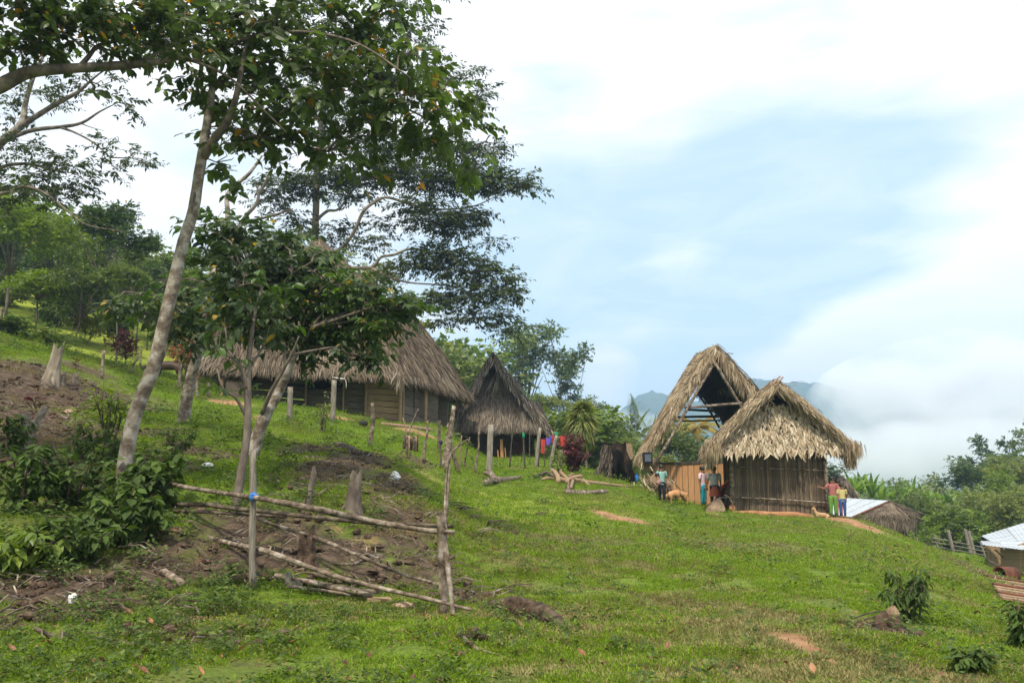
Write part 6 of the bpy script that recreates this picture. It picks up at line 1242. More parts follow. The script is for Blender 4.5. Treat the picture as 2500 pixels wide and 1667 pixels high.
for i, (px, py, Y) in enumerate([(2078, 1148, 66), (2100, 1150, 70), (2125, 1160, 68), (2150, 1172, 74), (2178, 1172, 78), (2205, 1172, 76), (2225, 1165, 82), (2250, 1175, 86), (2272, 1182, 84), (2300, 1180, 76), (2320, 1195, 72), (2335, 1225, 66), (2190, 1205, 62)]):
    t = P(px, py, Y); r = empty('banana_plant', (t.x, Y, t.z - 3.4), bl_[i], 'banana plant', 'banana plants in the valley', rz=i * 1.3); lf, tm = BM[i % 3]
    for nm, m in (('banana_leaves', lf), ('trunk', tm)):
        o = bpy.data.objects.new(nm, m); COL.objects.link(o); o.parent = r
        if nm == 'trunk': o.scale = (1, 1, 1)
    r.scale = (1.0, 1.0, 1.0)
    mb = MB(); mb.tube([(0, 0, Hz(t.x, Y) - (t.z - 3.4) - .2), (0, 0, .1)], [.16, .14], 7); m = mb.mesh('stem', True); m.materials.append(MT['L_banana']); o = bpy.data.objects.new('stem', m); COL.objects.link(o); o.parent = r
# forest masses as instanced crowns
def crown_mesh(kind, lmat, seed, n=1400, leaf=.075): return proto_tree(kind, lmat, seed, n, leaf)[1]
FM = [crown_mesh('dome', 'L_forest', 301), crown_mesh('dome', 'L_olive', 302), crown_mesh('bush', 'L_olive', 303), crown_mesh('bush', 'L_forest', 304), crown_mesh('umbrella', 'L_bright', 305), crown_mesh('dome', 'L_bright', 306)]
def wood(name, spots, seed, smin=4, smax=7, protos=FM):
    g = np.random.default_rng(seed); pts, sc = [], []
    for px0, px1, Y0, Y1, n in spots:
        for _ in range(n):
            Y = g.uniform(Y0, Y1); px = g.uniform(px0, px1); x_ = (px - CX) / F * Y; s = g.uniform(smin, smax); pts.append((x_, Y, Hz(x_, Y) - .1 * s)); sc.append(s)
    n = len(pts); scatter(name, protos, np.array(pts), g.uniform(0, 6.28, n), np.zeros((n, 2)), np.array(sc))
wood('valley_forest', [(2060, 2700, 66, 100, 170), (2050, 2700, 100, 200, 160), (2300, 2700, 58, 66, 40)], 41, 5, 7.5)
wood('valley_forest', [(2000, 2900, 200, 420, 190)], 45, 7, 12)
wood('hill_forest', [(1380, 1800, 52, 80, 80), (1100, 1600, 80, 130, 110), (1500, 2000, 80, 140, 80)], 42, 3.5, 6)
wood('slope_forest', [(-250, 450, 66, 100, 110), (350, 1150, 72, 110, 90)], 43, 6, 10, [FM[0], FM[2], FM[3], FM[5]])
# low cloud bank, built as mist volumes in the valley before the mountain
def mist(name, c, r, dens, seed, sc=.006):
    mb = MB(); mb.ell((0, 0, 0), r, 24, 14); m, t = mat_nodes('valley_cloud'); L = t.links.new; co = t.nodes.new('ShaderNodeTexCoord')
    no = t.nodes.new('ShaderNodeTexNoise'); no.inputs['Scale'].default_value = sc; no.inputs['Detail'].default_value = 5; no.inputs['Roughness'].default_value = .55; L(co.outputs['Object'], no.inputs['Vector'])
    mp_ = t.nodes.new('ShaderNodeMapping'); mp_.inputs['Scale'].default_value = (1 / r[0], 1 / r[1], 1 / r[2]); L(co.outputs['Object'], mp_.inputs[0])
    ln = t.nodes.new('ShaderNodeVectorMath'); ln.operation = 'LENGTH'; L(mp_.outputs[0], ln.inputs[0])
    def ma(op, a, b, cl=False):
        n = t.nodes.new('ShaderNodeMath'); n.operation = op; n.use_clamp = cl
        for i, v in enumerate((a, b)):
            if isinstance(v, (int, float)): n.inputs[i].default_value = v
            else: L(v, n.inputs[i])
        return n.outputs[0]
    d = ma('SUBTRACT', ma('ADD', ma('SUBTRACT', 1, ln.outputs['Value']), ma('MULTIPLY', no.outputs[0], 2.1)), 1.12, True); d = ma('MULTIPLY', d, dens)
    v = t.nodes.new('ShaderNodeVolumePrincipled'); v.inputs['Color'].default_value = (1, 1, 1, 1); L(d, v.inputs['Density']); v.inputs['Anisotropy'].default_value = .2
    v.inputs['Emission Strength'].default_value = 0
    o = t.nodes.new('ShaderNodeOutputMaterial'); L(v.outputs[0], o.inputs['Volume']); ob = mb.build(name, m, None, smooth=True); ob.location = c; tag(ob, kind='stuff'); return ob
mist('low_cloud_bank', P(2500, 1000, 880), (235, 140, 88), .11, 1, .013)
mist('low_cloud_bank', P(2230, 1110, 760), (165, 90, 38), .06, 2, .014)
mist('low_cloud_bank', P(1480, 1040, 1150), (90, 60, 26), .03, 3, .02)
# ------------------------------------------------------------------ fences, posts, logs
def fence_front():
    Yp = G(1083, 1500).y; Ym = G(617, 1438).y
    pa = G(1083, 1502); root = empty('rail_fence', pa, 'rough fence of long bare poles tied to two upright posts on the muddy bank', 'fence')
    def pl(nm, pts, mat, **k): pole(nm, pts, mat, root, **k)
    pl('post', [(1083, 1515, Yp, .047), (1081, 1400, Yp, .046), (1077, 1300, Yp, .043), (1074, 1258, Yp, .04)], 'pole', seed=1, n=9)
    pl('post_fork', [(1078, 1285, Yp, .035), (1080, 1268, Yp - .02, .03), (1074, 1250, Yp - .02, .02)], 'pole', seed=3)
    pl('post', [(617, 1450, Ym, .042), (616, 1320, Ym, .04), (618, 1200, Ym, .038), (617, 1100, Ym, .036)], 'post', seed=4, n=9)
    pl('leaning_pole', [(1109, 1522, Yp - .25, .02), (1103, 1470, Yp - .2, .024), (1094, 1390, Yp - .1, .028), (1086, 1300, Yp + .08, .024), (1090, 1230, Yp + .3, .02), (1096, 1150, Yp + .5, .016), (1099, 1110, Yp + .6, .014), (1118, 1090, Yp + .8, .012), (1142, 1072, Yp + .9, .01)], 'pole', seed=5, n=7)
    pl('leaning_pole', [(1090, 1300, Yp + .05, .016), (1086, 1240, Yp + .25, .014), (1090, 1150, Yp + .45, .011), (1098, 1118, Yp + .55, .008)], 'pole', seed=6, n=6)
    f = .5
    rails = [([(330, 1160, 12.2), (470, 1192, 11.3), (618, 1214, Ym - .06), (760, 1240, Ym - .4), (900, 1270, Yp + .6), (1040, 1294, Yp + .15), (1108, 1298, Yp - .08)], [.034, .036, .04, .046, .045, .038, .03]),
             ([(425, 1232, 11.8), (500, 1231, 11.3), (560, 1240, 11), (640, 1248, 10.6), (760, 1262, 10.3), (900, 1275, 9.9), (1000, 1280, Yp + .3), (1106, 1284, Yp + .1)], [.04, .042, .04, .036, .034, .034, .03, .028]),
             ([(425, 1247, 11.6), (520, 1250, 11.2), (600, 1256, 10.9), (700, 1260, 10.8)], [.034, .032, .03, .02]),
             ([(622, 1262, 10.7), (670, 1282, 10.7), (760, 1308, 10.4), (890, 1362, 9.9), (980, 1400, 9.7), (1075, 1427, Yp + .15)], [.028, .032, .034, .03, .026, .022]),
             ([(460, 1298, 11.2), (560, 1326, 10.6), (650, 1345, Ym - .08), (760, 1386, 9.4), (860, 1418, 9.2), (950, 1440, 9.1), (1040, 1460, Yp - .08), (1150, 1488, Yp - .25)], [.045, .042, .04, .036, .034, .032, .03, .022]),
             ([(345, 1270, 11.2), (430, 1325, 10.6), (510, 1378, 10.2), (620, 1432, 9.7), (665, 1442, 9.6)], [.04, .042, .042, .036, .03])]
    for i, (pts, rr) in enumerate(rails):
        pl('rail', [(a[0], a[1], a[2], r * .74) for a, r in zip(pts, rr)], 'pole' if i in (0, 3, 4) else 'pole_dark', seed=20 + i, n=9, wob=.14, k=4)
    mb = MB(); c = P(620, 1212, Ym - .06); mb.ell(c, (.055, .05, .045), 8, 6, wob=.2); mb.build('blue_tie', MT['blue'], root)
fence_front()
def gpole(name, label, pts, r0, r1, mat, cat, group=None, n=7, wob=.12, seed=0, Yo=0, extra=(), vertical=True):
    """upright post through photo points; stands where its foot meets the ground. pts from foot upward"""
    b = G(*pts[0]); Y = b.y + Yo; k = len(pts); P3 = [(p[0], p[1] + (6 if i == 0 else 0), Y, r0 + (r1 - r0) * i / max(1, k - 1)) for i, p in enumerate(pts)]
    if not extra: 
        o = pole(name, P3, mat, None, label=label, cat=cat, group=group, n=n, wob=wob, seed=seed); return o
    root = empty(name, b, label, cat, group); pole('stem', P3, mat, root, n=n, wob=wob, seed=seed)
    for nm, ps, ra, rb, m in extra: pole(nm, [(p[0], p[1], Y, ra + (rb - ra) * i / max(1, len(ps) - 1)) for i, p in enumerate(ps)], m, root, n=n, wob=wob, seed=seed + 1)
    return root
FG = 'stakes and posts of the village fence'
gpole('fence_post', 'thick square weathered post in front of the second house, tallest of the row', [(1194, 1158), (1196, 1100), (1198, 1036)], .15, .13, 'post', 'post', FG, n=4, wob=.04)
gpole('fence_post', 'pale square post leaning right, before the clothes line', [(1308, 1142), (1312, 1100), (1318, 1044)], .11, .10, 'post', 'post', FG, n=4, wob=.04, seed=2)
gpole('fence_post', 'grey square post with a green cloth on top, leaning right', [(1342, 1148), (1350, 1100), (1359, 1062)], .11, .09, 'post', 'post', FG, n=4, wob=.04, seed=3)
gpole('fence_post', 'short stub post half hidden by the yellow green climber', [(1366, 1160), (1368, 1130), (1370, 1098)], .10, .09, 'pole', 'post', FG, n=5, seed=4)
gpole('fence_stake', 'thin black stake with a white top, leaning right before the second house', [(1244, 1140), (1248, 1090), (1253, 1032)], .035, .03, 'bark_dark', 'stake', FG, seed=5)
gpole('fence_stake', 'black stake with a green rag, in front of the red door panel', [(1282, 1144), (1279, 1100), (1277, 1050)], .04, .035, 'bark_dark', 'stake', FG, seed=6)
gpole('fence_stake', 'short bent black stake leaning against the rag stake', [(1272, 1130), (1275, 1112), (1279, 1095)], .025, .02, 'bark_dark', 'stake', FG, seed=7)
gpole('fence_stake', 'thin brown stake between the rag stake and the leaning square post', [(1294, 1133), (1293, 1090), (1294, 1026)], .025, .018, 'pole_dark', 'stake', FG, seed=8)
gpole('fence_stake', 'thin dark stake right beside the pale leaning square post', [(1314, 1140), (1316, 1110), (1317, 1080)], .025, .02, 'pole_dark', 'stake', FG, seed=9)
gpole('fence_stake', 'thin stake under the red cloth on the line', [(1329, 1140), (1330, 1110), (1330, 1085)], .02, .018, 'pole_dark', 'stake', FG, seed=10)
gpole('fence_stake', 'twisted thin stake with knots and a white base, left of the thick square post', [(1160, 1156), (1163, 1125), (1169, 1092), (1168, 1068), (1171, 1045)], .045, .02, 'pole', 'stake', FG, seed=11)
gpole('fence_stake', 'dark straight stake leaning right between two crooked stakes', [(1130, 1148), (1138, 1110), (1147, 1066)], .03, .025, 'pole_dark', 'stake', FG, seed=12)
gpole('fence_stake', 'thin brownish upright stake right of the big crooked post', [(1121, 1142), (1123, 1110), (1127, 1062)], .03, .02, 'cutwood', 'stake', FG, seed=13)
gpole('fence_post', 'big crooked post tied at mid height, tallest left of the second house', [(1086, 1150), (1092, 1100), (1098, 1060), (1103, 1030), (1108, 990)], .12, .055, 'pole', 'post', FG, seed=14, extra=[('stub', [(1102, 1040), (1095, 1034), (1093, 1046)], .03, .04, 'pole')])
gpole('fence_post', 'dark prop leaning left behind the big crooked post', [(1122, 1156), (1110, 1120), (1101, 1085)], .065, .05, 'pole_dark', 'post', FG, seed=15)
gpole('fence_post', 'dark short post with a blue rag left of the big crooked post', [(1070, 1103), (1072, 1065), (1073, 1026)], .055, .05, 'pole_dark', 'post', FG, seed=16)
gpole('fence_stake', 'thin stake beside the post with the blue rag', [(1076, 1142), (1076, 1110), (1075, 1065)], .03, .018, 'pole_dark', 'stake', FG, seed=17)
gpole('fence_stake', 'crooked stake right of the bundle of split posts', [(1034, 1130), (1038, 1085), (1043, 1060), (1044, 1026)], .055, .025, 'pole', 'stake', FG, seed=18)
gpole('forked_stake', 'Y shaped forked stake in front of the bundle of split posts', [(993, 1112), (994, 1085), (994, 1060)], .04, .03, 'pole', 'stake', FG, seed=19, extra=[('fork', [(994, 1062), (1004, 1040), (1012, 1018), (1022, 998)], .025, .02, 'pole'), ('fork', [(994, 1062), (989, 1040), (983, 1020)], .022, .015, 'cutwood')])
gpole('fence_post', 'crooked grey post below the tan plank panel of the largest house', [(903, 1090), (908, 1050), (911, 1020), (909, 984)], .07, .05, 'pole', 'post', FG, seed=20)
gpole('fence_post', 'round post before the left half of the largest house, right of the pale leaning trunk', [(707, 1026), (708, 990), (709, 945)], .10, .09, 'post', 'post', FG, seed=21)
for i, (lab, pts, r) in enumerate([('upright post in the grass left of the horse', [(249, 925), (251, 890), (253, 855)], .055), ('upright post right behind the horse', [(437, 950), (440, 910), (441, 876)], .07), ('thin leaning stake right of the horse', [(452, 915), (456, 900), (461, 882)], .04), ('leaning stake near the maroon shrub on the left', [(318, 915), (326, 890), (338, 872)], .05), ('thin post at the foot of the sunny slope, beside the maroon shrub', [(343, 890), (344, 870), (345, 850)], .035), ('thin post behind the left eave of the largest house', [(480, 975), (481, 950), (482, 928)], .05), ('short post at the left corner of the largest house', [(508, 970), (509, 950), (510, 935)], .06), ('grey post at the far left edge on the sunny slope', [(0, 790), (3, 770), (6, 752)], .09)]):
    gpole('fence_post', lab, pts, r, r * .85, 'pole', 'post', 'posts round the horse paddock', seed=30 + i)
# tap on a square post
b = G(812, 1030); r_ = empty('water_tap', b, 'square grey post with a white pipe and hanging tap in front of the largest house', 'tap')
pole('post', [(812, 1036, b.y, .115), (814, 980, b.y, .115), (816, 928, b.y, .11)], 'post', r_, n=4, wob=.03)
pole('pipe', [(812, 921, b.y - .1, .018), (826, 923, b.y - .1, .018), (842, 925, b.y - .1, .018)], 'white', r_, n=6, wob=0, k=2)
pole('hose', [(842, 925, b.y - .1, .012), (845, 932, b.y - .1, .01), (845, 948, b.y - .1, .012)], 'white', r_, n=5, wob=0, k=2)
# bundle of split posts
b = G(1003, 1100); r_ = empty('split_post_bundle', b, 'bundle of short split posts standing upright in the grass', 'posts')
for i in range(9):
    x_ = 986 + i * 4.0; pole('split_post', [(x_, 1102 + i * .6, b.y + (i % 3) * .12, .05), (x_ + 1, 1060 + (i * 7) % 9, b.y + (i % 3) * .12, .045)], 'cutwood' if i % 2 else 'pole_dark', r_, n=4, wob=.2, seed=i)
# slatted rack
b = G(1165, 1108); r_ = empty('pole_rack', b, 'small rack of lashed sticks left of the thick square post', 'rack')
for x_ in (1147, 1158, 1172, 1184): pole('leg', [(x_, 1112, b.y, .03), (x_ - 2, 1080, b.y, .03), (x_ - 1 if x_ != 1158 else 1155, 1056 if x_ < 1180 else 1090, b.y, .025)], 'cutwood', r_, n=5, seed=x_)
for y_ in (1063, 1081, 1085, 1092, 1103): pole('slat', [(1146, y_, b.y - .05, .022), (1184, y_ + 3, b.y - .05, .022)], 'cutwood', r_, n=5, seed=y_)
b = G(1228, 1118); r_ = empty('cut_planks', b, 'two orange cut planks standing on end right of the thick square post', 'planks')
for x_, t_, w_ in ((1224, 1072, .16), (1215, 1098, .06), (1233, 1092, .05)):
    mb = MB(); mb.beam(P(x_ + 2, 1120, b.y), P(x_, t_, b.y), w_, .05, (0, 1, 0)); mb.build('plank', MT['board_orange'], r_)
# clothes line
b = G(1342, 1140); Yl = b.y + .1; cl = empty('clothes_line', P(1359, 1068, Yl), 'sagging line strung between the posts and the dracaena', 'clothes line')
pole('cord', [(1318, 1072, Yl, .008), (1335, 1068, Yl, .008), (1359, 1058, Yl, .008), (1380, 1066, Yl + 2, .008), (1400, 1072, Yl + 5, .008), (1422, 1072, 40, .01)], 'pole_dark', cl, n=4, wob=0)
def hung(name, label, px, py0, py1, wpx, Y, mat, seed):
    g = np.random.default_rng(seed); a = P(px, py0, Y); h = (py1 - py0) * Y / F; w_ = wpx * Y / F; n, m = 7, 7; vs = []
    for i in range(n):
        for j in range(m): vs.append((((i / (n - 1)) - .5) * w_ * (1 + .1 * math.sin(j)), .03 * math.sin(i * 2.1 + seed) * (j / m), -h * j / (m - 1) * (1 - .08 * g.random() * (j > 4))))
    me = bpy.data.meshes.new(name); me.from_pydata(vs, [], [(i * m + j, (i + 1) * m + j, (i + 1) * m + j + 1, i * m + j + 1) for i in range(n - 1) for j in range(m - 1)])
    o = link(name, me, None, mat); o.location = a; md = o.modifiers.new('thickness', 'SOLIDIFY'); md.thickness = .01; tag(o, label, 'cloth', 'washing on the line'); return o
cr = cloth('red_cloth', (.42, .05, .04)); cp = cloth('violet_cloth', (.16, .09, .42)); cb = cloth('dark_cloth', (.03, .02, .03)); cg = cloth('blue_print', (.08, .1, .4))
hung('hanging_cloth', 'long bright red cloth hanging from the line', 1326, 1072, 1108, 10, Yl, cr, 1)
hung('hanging_cloth', 'violet cloth on the line, right of the long red one', 1338, 1068, 1088, 9, Yl, cp, 2)
hung('hanging_cloth', 'blue violet cloth next to the green topped post', 1345, 1064, 1082, 5, Yl, cg, 3)
hung('hanging_cloth', 'small red garment against the green topped post', 1350, 1062, 1082, 5, Yl, cr, 4)
hung('hanging_cloth', 'red cloth on the line above the maroon bush', 1374, 1064, 1090, 12, Yl + 1.6, cr, 5)
hung('hanging_cloth', 'second red cloth above the maroon bush, nearer the dracaena', 1386, 1070, 1088, 9, Yl + 3, cr, 6)
hung('hanging_cloth', 'dark cloth behind the long red one', 1319, 1076, 1096, 6, Yl + .15, cb, 7)
def lump(name, label, p, r, mat, cat, seed=1, wob=.2, group=None, rot=None):
    mb = MB(); mb.ell((0, 0, 0), r, 9, 7, wob=wob, seed=seed, rot=rot); o = mb.build(name, MT[mat] if isinstance(mat, str) else mat, None, smooth=False); o.location = p; return tag(o, label, cat, group)
lump('green_rag', 'green cloth tied on top of the leaning grey post', P(1358, 1058, Yl - .05), (.1, .08, .08), 'green', 'rag', 1)
lump('green_rag', 'green cloth tied on the black stake by the red door panel', P(1278, 1062, G(1282, 1144).y - .06), (.06, .05, .13), 'green', 'rag', 2)
lump('blue_rag', 'dark blue rag tied on the short dark post', P(1077, 1080, G(1076, 1142).y), (.05, .05, .06), cloth('navy', (.02, .025, .07)), 'rag', 3)
lump('blue_bag', 'bright blue bag at the foot of the burnt stump', GY(1554, 34.5) + Vector((0, 0, .3)), (.06, .05, .16), 'blue', 'bag', 4)
# logs and branches on the grass
def glog(name, label, pts, r, mat, cat='log', dz=0, n=8, wob=.1, seed=0, group=None, br=()):
    """lies on the ground; pts (px,py) of the ground line"""
    w3 = []
    for i, p in enumerate(pts):
        q = G(p[0], p[1]); rr = r[i] if isinstance(r, (list, tuple)) else r; w3.append(q + Vector((0, 0, rr * .7 + dz)))
    rr = list(r) if isinstance(r, (list, tuple)) else [r] * len(pts); sp = spline([(*q, a) for q, a in zip(w3, rr)], 4); base = Vector(sp[0][:3])
    if not br:
        mb = MB(); mb.tube([Vector(s[:3]) - base for s in sp], [s[3] for s in sp], n, wob=wob, seed=seed); o = mb.build(name, MT[mat], None, smooth=True); o.location = base; return tag(o, label, cat, group)
    root = empty(name, base, label, cat, group); mb = MB(); mb.tube([Vector(s[:3]) for s in sp], [s[3] for s in sp], n, wob=wob, seed=seed); mb.build('stem', MT[mat], root, smooth=True)
    for b_ in br:
        Y = G(pts[0][0], pts[0][1]).y; ps = spline([(*P(x, y, G(*pts[min(len(pts) - 1, 1)]).y), a) for x, y, a in b_], 3); mb = MB(); mb.tube([Vector(s[:3]) for s in ps], [s[3] for s in ps], 7, wob=wob, seed=seed + 1); mb.build('limb', MT[mat], root, smooth=True)
    return root
glog('long_pole', 'long straight pole lying on the grass, pointing to the open hut', [(1400, 1176), (1470, 1184), (1543, 1191)], [.085, .07, .05], 'cutwood', 'pole')
glog('log', 'cut log in front of the branch pile, charred in the middle', [(1381, 1206), (1430, 1208), (1481, 1203)], [.09, .085, .07], 'pole', 'log', seed=2)
YB = G(1385, 1182).y
def pbr(label, pts, r, mat, seed, br=()):
    w3 = [(x, y, YB + dy, rr) for (x, y, dy), rr in zip(pts, r)]; base = P(*w3[0][:3]); root = empty('branch', base, label, 'branch'); pole('stem', w3, mat, root, n=9, wob=.16, seed=seed)
    for b_ in br: pole('fork', [(x, y, YB + dy, rr) for x, y, dy, rr in b_], mat, root, n=7, wob=.16, seed=seed + 1)
pbr('thick pale branch with a pointed top standing at the left of the branch pile', [(1363, 1178, -.3), (1362, 1165, -.1), (1357, 1155, .1), (1349, 1147, .3), (1342, 1145, .4)], [.085, .09, .08, .06, .02], 'cutwood', 3)
pbr('pale crooked branch across the middle of the pile', [(1362, 1163, .1), (1370, 1170, 0), (1385, 1171, -.1), (1402, 1164, 0), (1420, 1162, .2)], [.06, .075, .07, .065, .065], 'cutwood', 4, [[(1400, 1166, 0, .05), (1412, 1172, -.1, .05), (1420, 1168, -.1, .03)]])
pbr('pale branch with a turned up knob at the top of the pile', [(1384, 1178, -.3), (1386, 1170, -.1), (1376, 1160, .1), (1369, 1153, .2), (1372, 1150, .2)], [.075, .07, .06, .07, .07], 'cutwood', 5, [[(1388, 1163, 0, .05), (1396, 1158, 0, .05), (1399, 1155, 0, .045)]])
glog('branch', 'dark branch on the left of the pile', [(1306, 1168), (1322, 1164), (1335, 1160), (1354, 1170)], [.06, .07, .07, .06], 'pole_dark', 'branch', dz=.05, seed=6)
glog('branch', 'low pale branch left of the pile', [(1324, 1172), (1340, 1170), (1360, 1173)], [.05, .06, .05], 'cutwood', 'branch', seed=7)
glog('branch', 'thin branch running toward the front log', [(1390, 1212), (1387, 1196), (1391, 1180)], [.05, .05, .04], 'pole', 'branch', dz=.08, seed=8)
glog('branch', 'second thin branch under the front log', [(1394, 1202), (1398, 1188), (1400, 1172)], [.05, .055, .05], 'cutwood', 'branch', dz=.12, seed=9)
glog('branch', 'split pale chunk right of the pile', [(1424, 1176), (1432, 1182), (1440, 1186)], [.07, .06, .03], 'cutwood', 'branch', seed=10)
glog('driftwood', 'forked dead trunk piece below the thick square post', [(1183, 1185), (1200, 1180), (1235, 1175), (1270, 1168)], [.09, .12, .09, .06], 'pole', 'log', seed=11, br=[[(1210, 1178, .1), (1196, 1158, .09), (1180, 1153, .05)], [(1215, 1178, .09), (1198, 1150, .05)]])
glog('log', 'dark log on the slope below the largest house', [(818, 1087), (845, 1097), (876, 1112)], [.07, .09, .085], 'pole_dark', 'log', seed=12)
glog('rotten_log', 'rotten brown log sunk in the grass at the foot of the fence', [(1196, 1482), (1240, 1492), (1300, 1508), (1340, 1520), (1370, 1532)], [.055, .10, .115, .09, .05], 'rotten', 'log', n=12, wob=.28, seed=13, dz=-.02)
for i, (lab, pts, r, m) in enumerate([('topmost dark pole of the pile beneath the rails', [(730, 1424), (800, 1440), (880, 1452)], .045, 'pole_dark'), ('straight pole lying along the top edge of the pile', [(765, 1412), (820, 1422), (878, 1436)], .035, 'pole_dark'), ('long thin pole along the front of the pile', [(670, 1422), (760, 1440), (840, 1458), (905, 1472)], .03, 'pole'), ('thin pole in the middle of the pile', [(740, 1420), (850, 1440), (930, 1452)], .03, 'pole_dark'), ('pale thin stick in front of the pile', [(700, 1440), (790, 1452), (890, 1465)], .02, 'pole'), ('short pole at the right end of the pile', [(820, 1455), (870, 1462), (900, 1468)], .03, 'pole_dark')]):
    glog('pole', lab, pts, r, m, 'pole', seed=40 + i, dz=.03 * (i % 3), group='poles piled beneath the rails')
glog('branch', 'bent bare branch lying on the mud behind the rails', [(815, 1378), (860, 1380), (895, 1366), (935, 1361)], [.015, .02, .022, .015], 'pole', 'branch', seed=50)
for i, (lab, pts) in enumerate([('long thin twig in the lower left corner', [(0, 1545), (30, 1525), (60, 1505)]), ('pale curved stick at the foot of the left bank', [(75, 1392), (110, 1398), (150, 1384)]), ('dark stick half buried in the lower left weeds', [(80, 1535), (110, 1548), (148, 1558)]), ('dark log end poking from the left bank', [(395, 1400), (420, 1415), (445, 1432)]), ('dark pole lying under the left bushes', [(280, 1390), (330, 1410), (385, 1440)]), ('thin twig in the grass near the bottom centre', [(1130, 1560), (1160, 1585), (1215, 1600)]), ('short stick in the centre of the pasture', [(1270, 1334), (1285, 1339), (1300, 1345)]), ('pale stick among the mud at the far left', [(130, 992), (180, 996), (225, 990)]), ('long thin stick over the mud at the far left', [(90, 985), (150, 1000), (215, 1015)])]):
    glog('stick', lab, pts, [.02, .018, .01] if i not in (3, 4) else [.045, .045, .04], 'pole' if i % 2 else 'pole_dark', 'stick', seed=60 + i)
# boards and bits near the pile
def board_at(name, label, p, size, rot, mat, cat='board'):
    mb = MB(); mb.box((0, 0, 0), size); o = mb.build(name, MT[mat], None); o.location = p; o.rotation_euler = rot; return tag(o, label, cat)
board_at('wooden_block', 'pale brown plank offcut on the grass before the pole pile', G(925, 1470) + Vector((0, 0, .03)), (.26, .15, .035), (0, .05, .3), 'plank_tan')
q = G(716, 1432); r_ = empty('notched_board', q, 'grey notched board standing on edge behind the pole pile', 'board'); s_ = q.y / F
mb = MB(); w_ = 44 * s_; h1, h2 = 35 * s_, 16 * s_; mb.add([(0, 0, -.05), (w_, 0, -.08), (w_, 0, h2), (w_ * .35, 0, h2 * .8), (w_ * .38, 0, h1), (0, 0, h1 * .9), (0, .03, -.05), (w_, .03, -.08), (w_, .03, h2), (w_ * .35, .03, h2 * .8), (w_ * .38, .03, h1), (0, .03, h1 * .9)], [(0, 1, 2, 3), (0, 3, 4, 5), (9, 8, 7, 6), (11, 10, 9, 6), (0, 6, 7, 1), (1, 7, 8, 2), (2, 8, 9, 3), (3, 9, 10, 4), (4, 10, 11, 5), (5, 11, 6, 0)])
m_b = mb.mesh('panel'); m_b.materials.append(MT['post']); o = bpy.data.objects.new('panel', m_b); COL.objects.link(o); o.parent = r_; o.location = (-w_ / 2, 0, 0)
lump('plastic_bottle', 'white plastic bottle lying on the bare ground left of the slim tree', G(506, 1143) + Vector((0, 0, .05)), (.11, .05, .05), 'white', 'bottle', 1, .05)
lump('paper_scrap', 'crumpled white scrap on the mud in the middle of the slope', G(964, 1170) + Vector((0, 0, .06)), (.1, .08, .09), 'white', 'scrap', 2, .35)
lump('paper_scrap', 'small white scrap in the weeds at the lower left', G(176, 1473) + Vector((0, 0, .05)), (.045, .035, .05), 'white', 'scrap', 3, .3)
lump('stone', 'flat half buried brown stone right of the plank offcut', G(985, 1480), (.13, .09, .05), 'stone', 'stone', 4, .12)
lump('stone', 'brownish pink stone in the mud at the far left', G(167, 1010), (.12, .1, .1), 'stone', 'stone', 5, .15)
lump('stone', 'dark stone in the middle of the pasture', G(1318, 1258), (.18, .1, .07), 'rotten', 'stone', 6, .15)
lump('basin', 'black basin on the grass before the largest house', G(887, 1040) + Vector((0, 0, .1)), (.17, .17, .12), 'black', 'basin', 7, .02)
# fallen leaves that show singly
fl = [(365, 1532, 'orange curled leaf in the grass at the lower left'), (112, 1585, 'dark red brown leaf near the lower left corner'), (25, 1602, 'pinkish dry leaf at the lower left edge'), (345, 1657, 'dark red leaf on the bottom edge'), (250, 1633, 'brown leaf just left of the dark red one on the bottom edge'), (595, 1600, 'long curled tan leaf below the weedy patch'), (1267, 1540, 'large orange leaf below the rotten log'), (1140, 1555, 'orange leaf left of the large one'), (1632, 1595, 'orange brown leaf in the bottom right grass'), (1570, 1650, 'pale orange leaf at the bottom centre'), (1418, 1612, 'dark brown leaf at the bottom centre'), (1645, 1560, 'small brown leaf above the orange brown one'), (1985, 1652, 'orange leaf at the bottom right'), (1220, 1402, 'reddish leaf beside the muddy bank end'), (485, 1660, 'orange brown leaf on the bottom edge, left of centre'), (1740, 1655, 'brown leaf at the bottom, between two orange leaves'), (645, 1418, 'bright orange leaf beside the middle rail post'), (272, 1412, 'orange leaf at the foot of the left bank'), (1205, 1350, 'reddish clod like leaf in the left pasture'), (310, 1508, 'yellow leaf among the lower left weeds')]
for i, (px, py, lab) in enumerate(fl):
    q = G(px, py); g = np.random.default_rng(500 + i); V, Fa, k = leaf_arrays(np.array([[-.05, 0, 0.]]), np.array([[1., 0, .1]]), np.array([[0, g.normal() * .3, 1.]]), .085, .045, 'big', -.3, .6)
    m = npmesh('fallen_leaf', V, Fa, 3, tint=np.full(k, g.uniform(.45, .95))); m.materials.append(MT['litter']); o = link('fallen_leaf', m); o.location = q + Vector((0, 0, .05)); o.rotation_euler = (g.normal() * .3, -.2, g.uniform(0, 6.28)); tag(o, lab, 'fallen leaf', 'fallen leaves on the pasture')
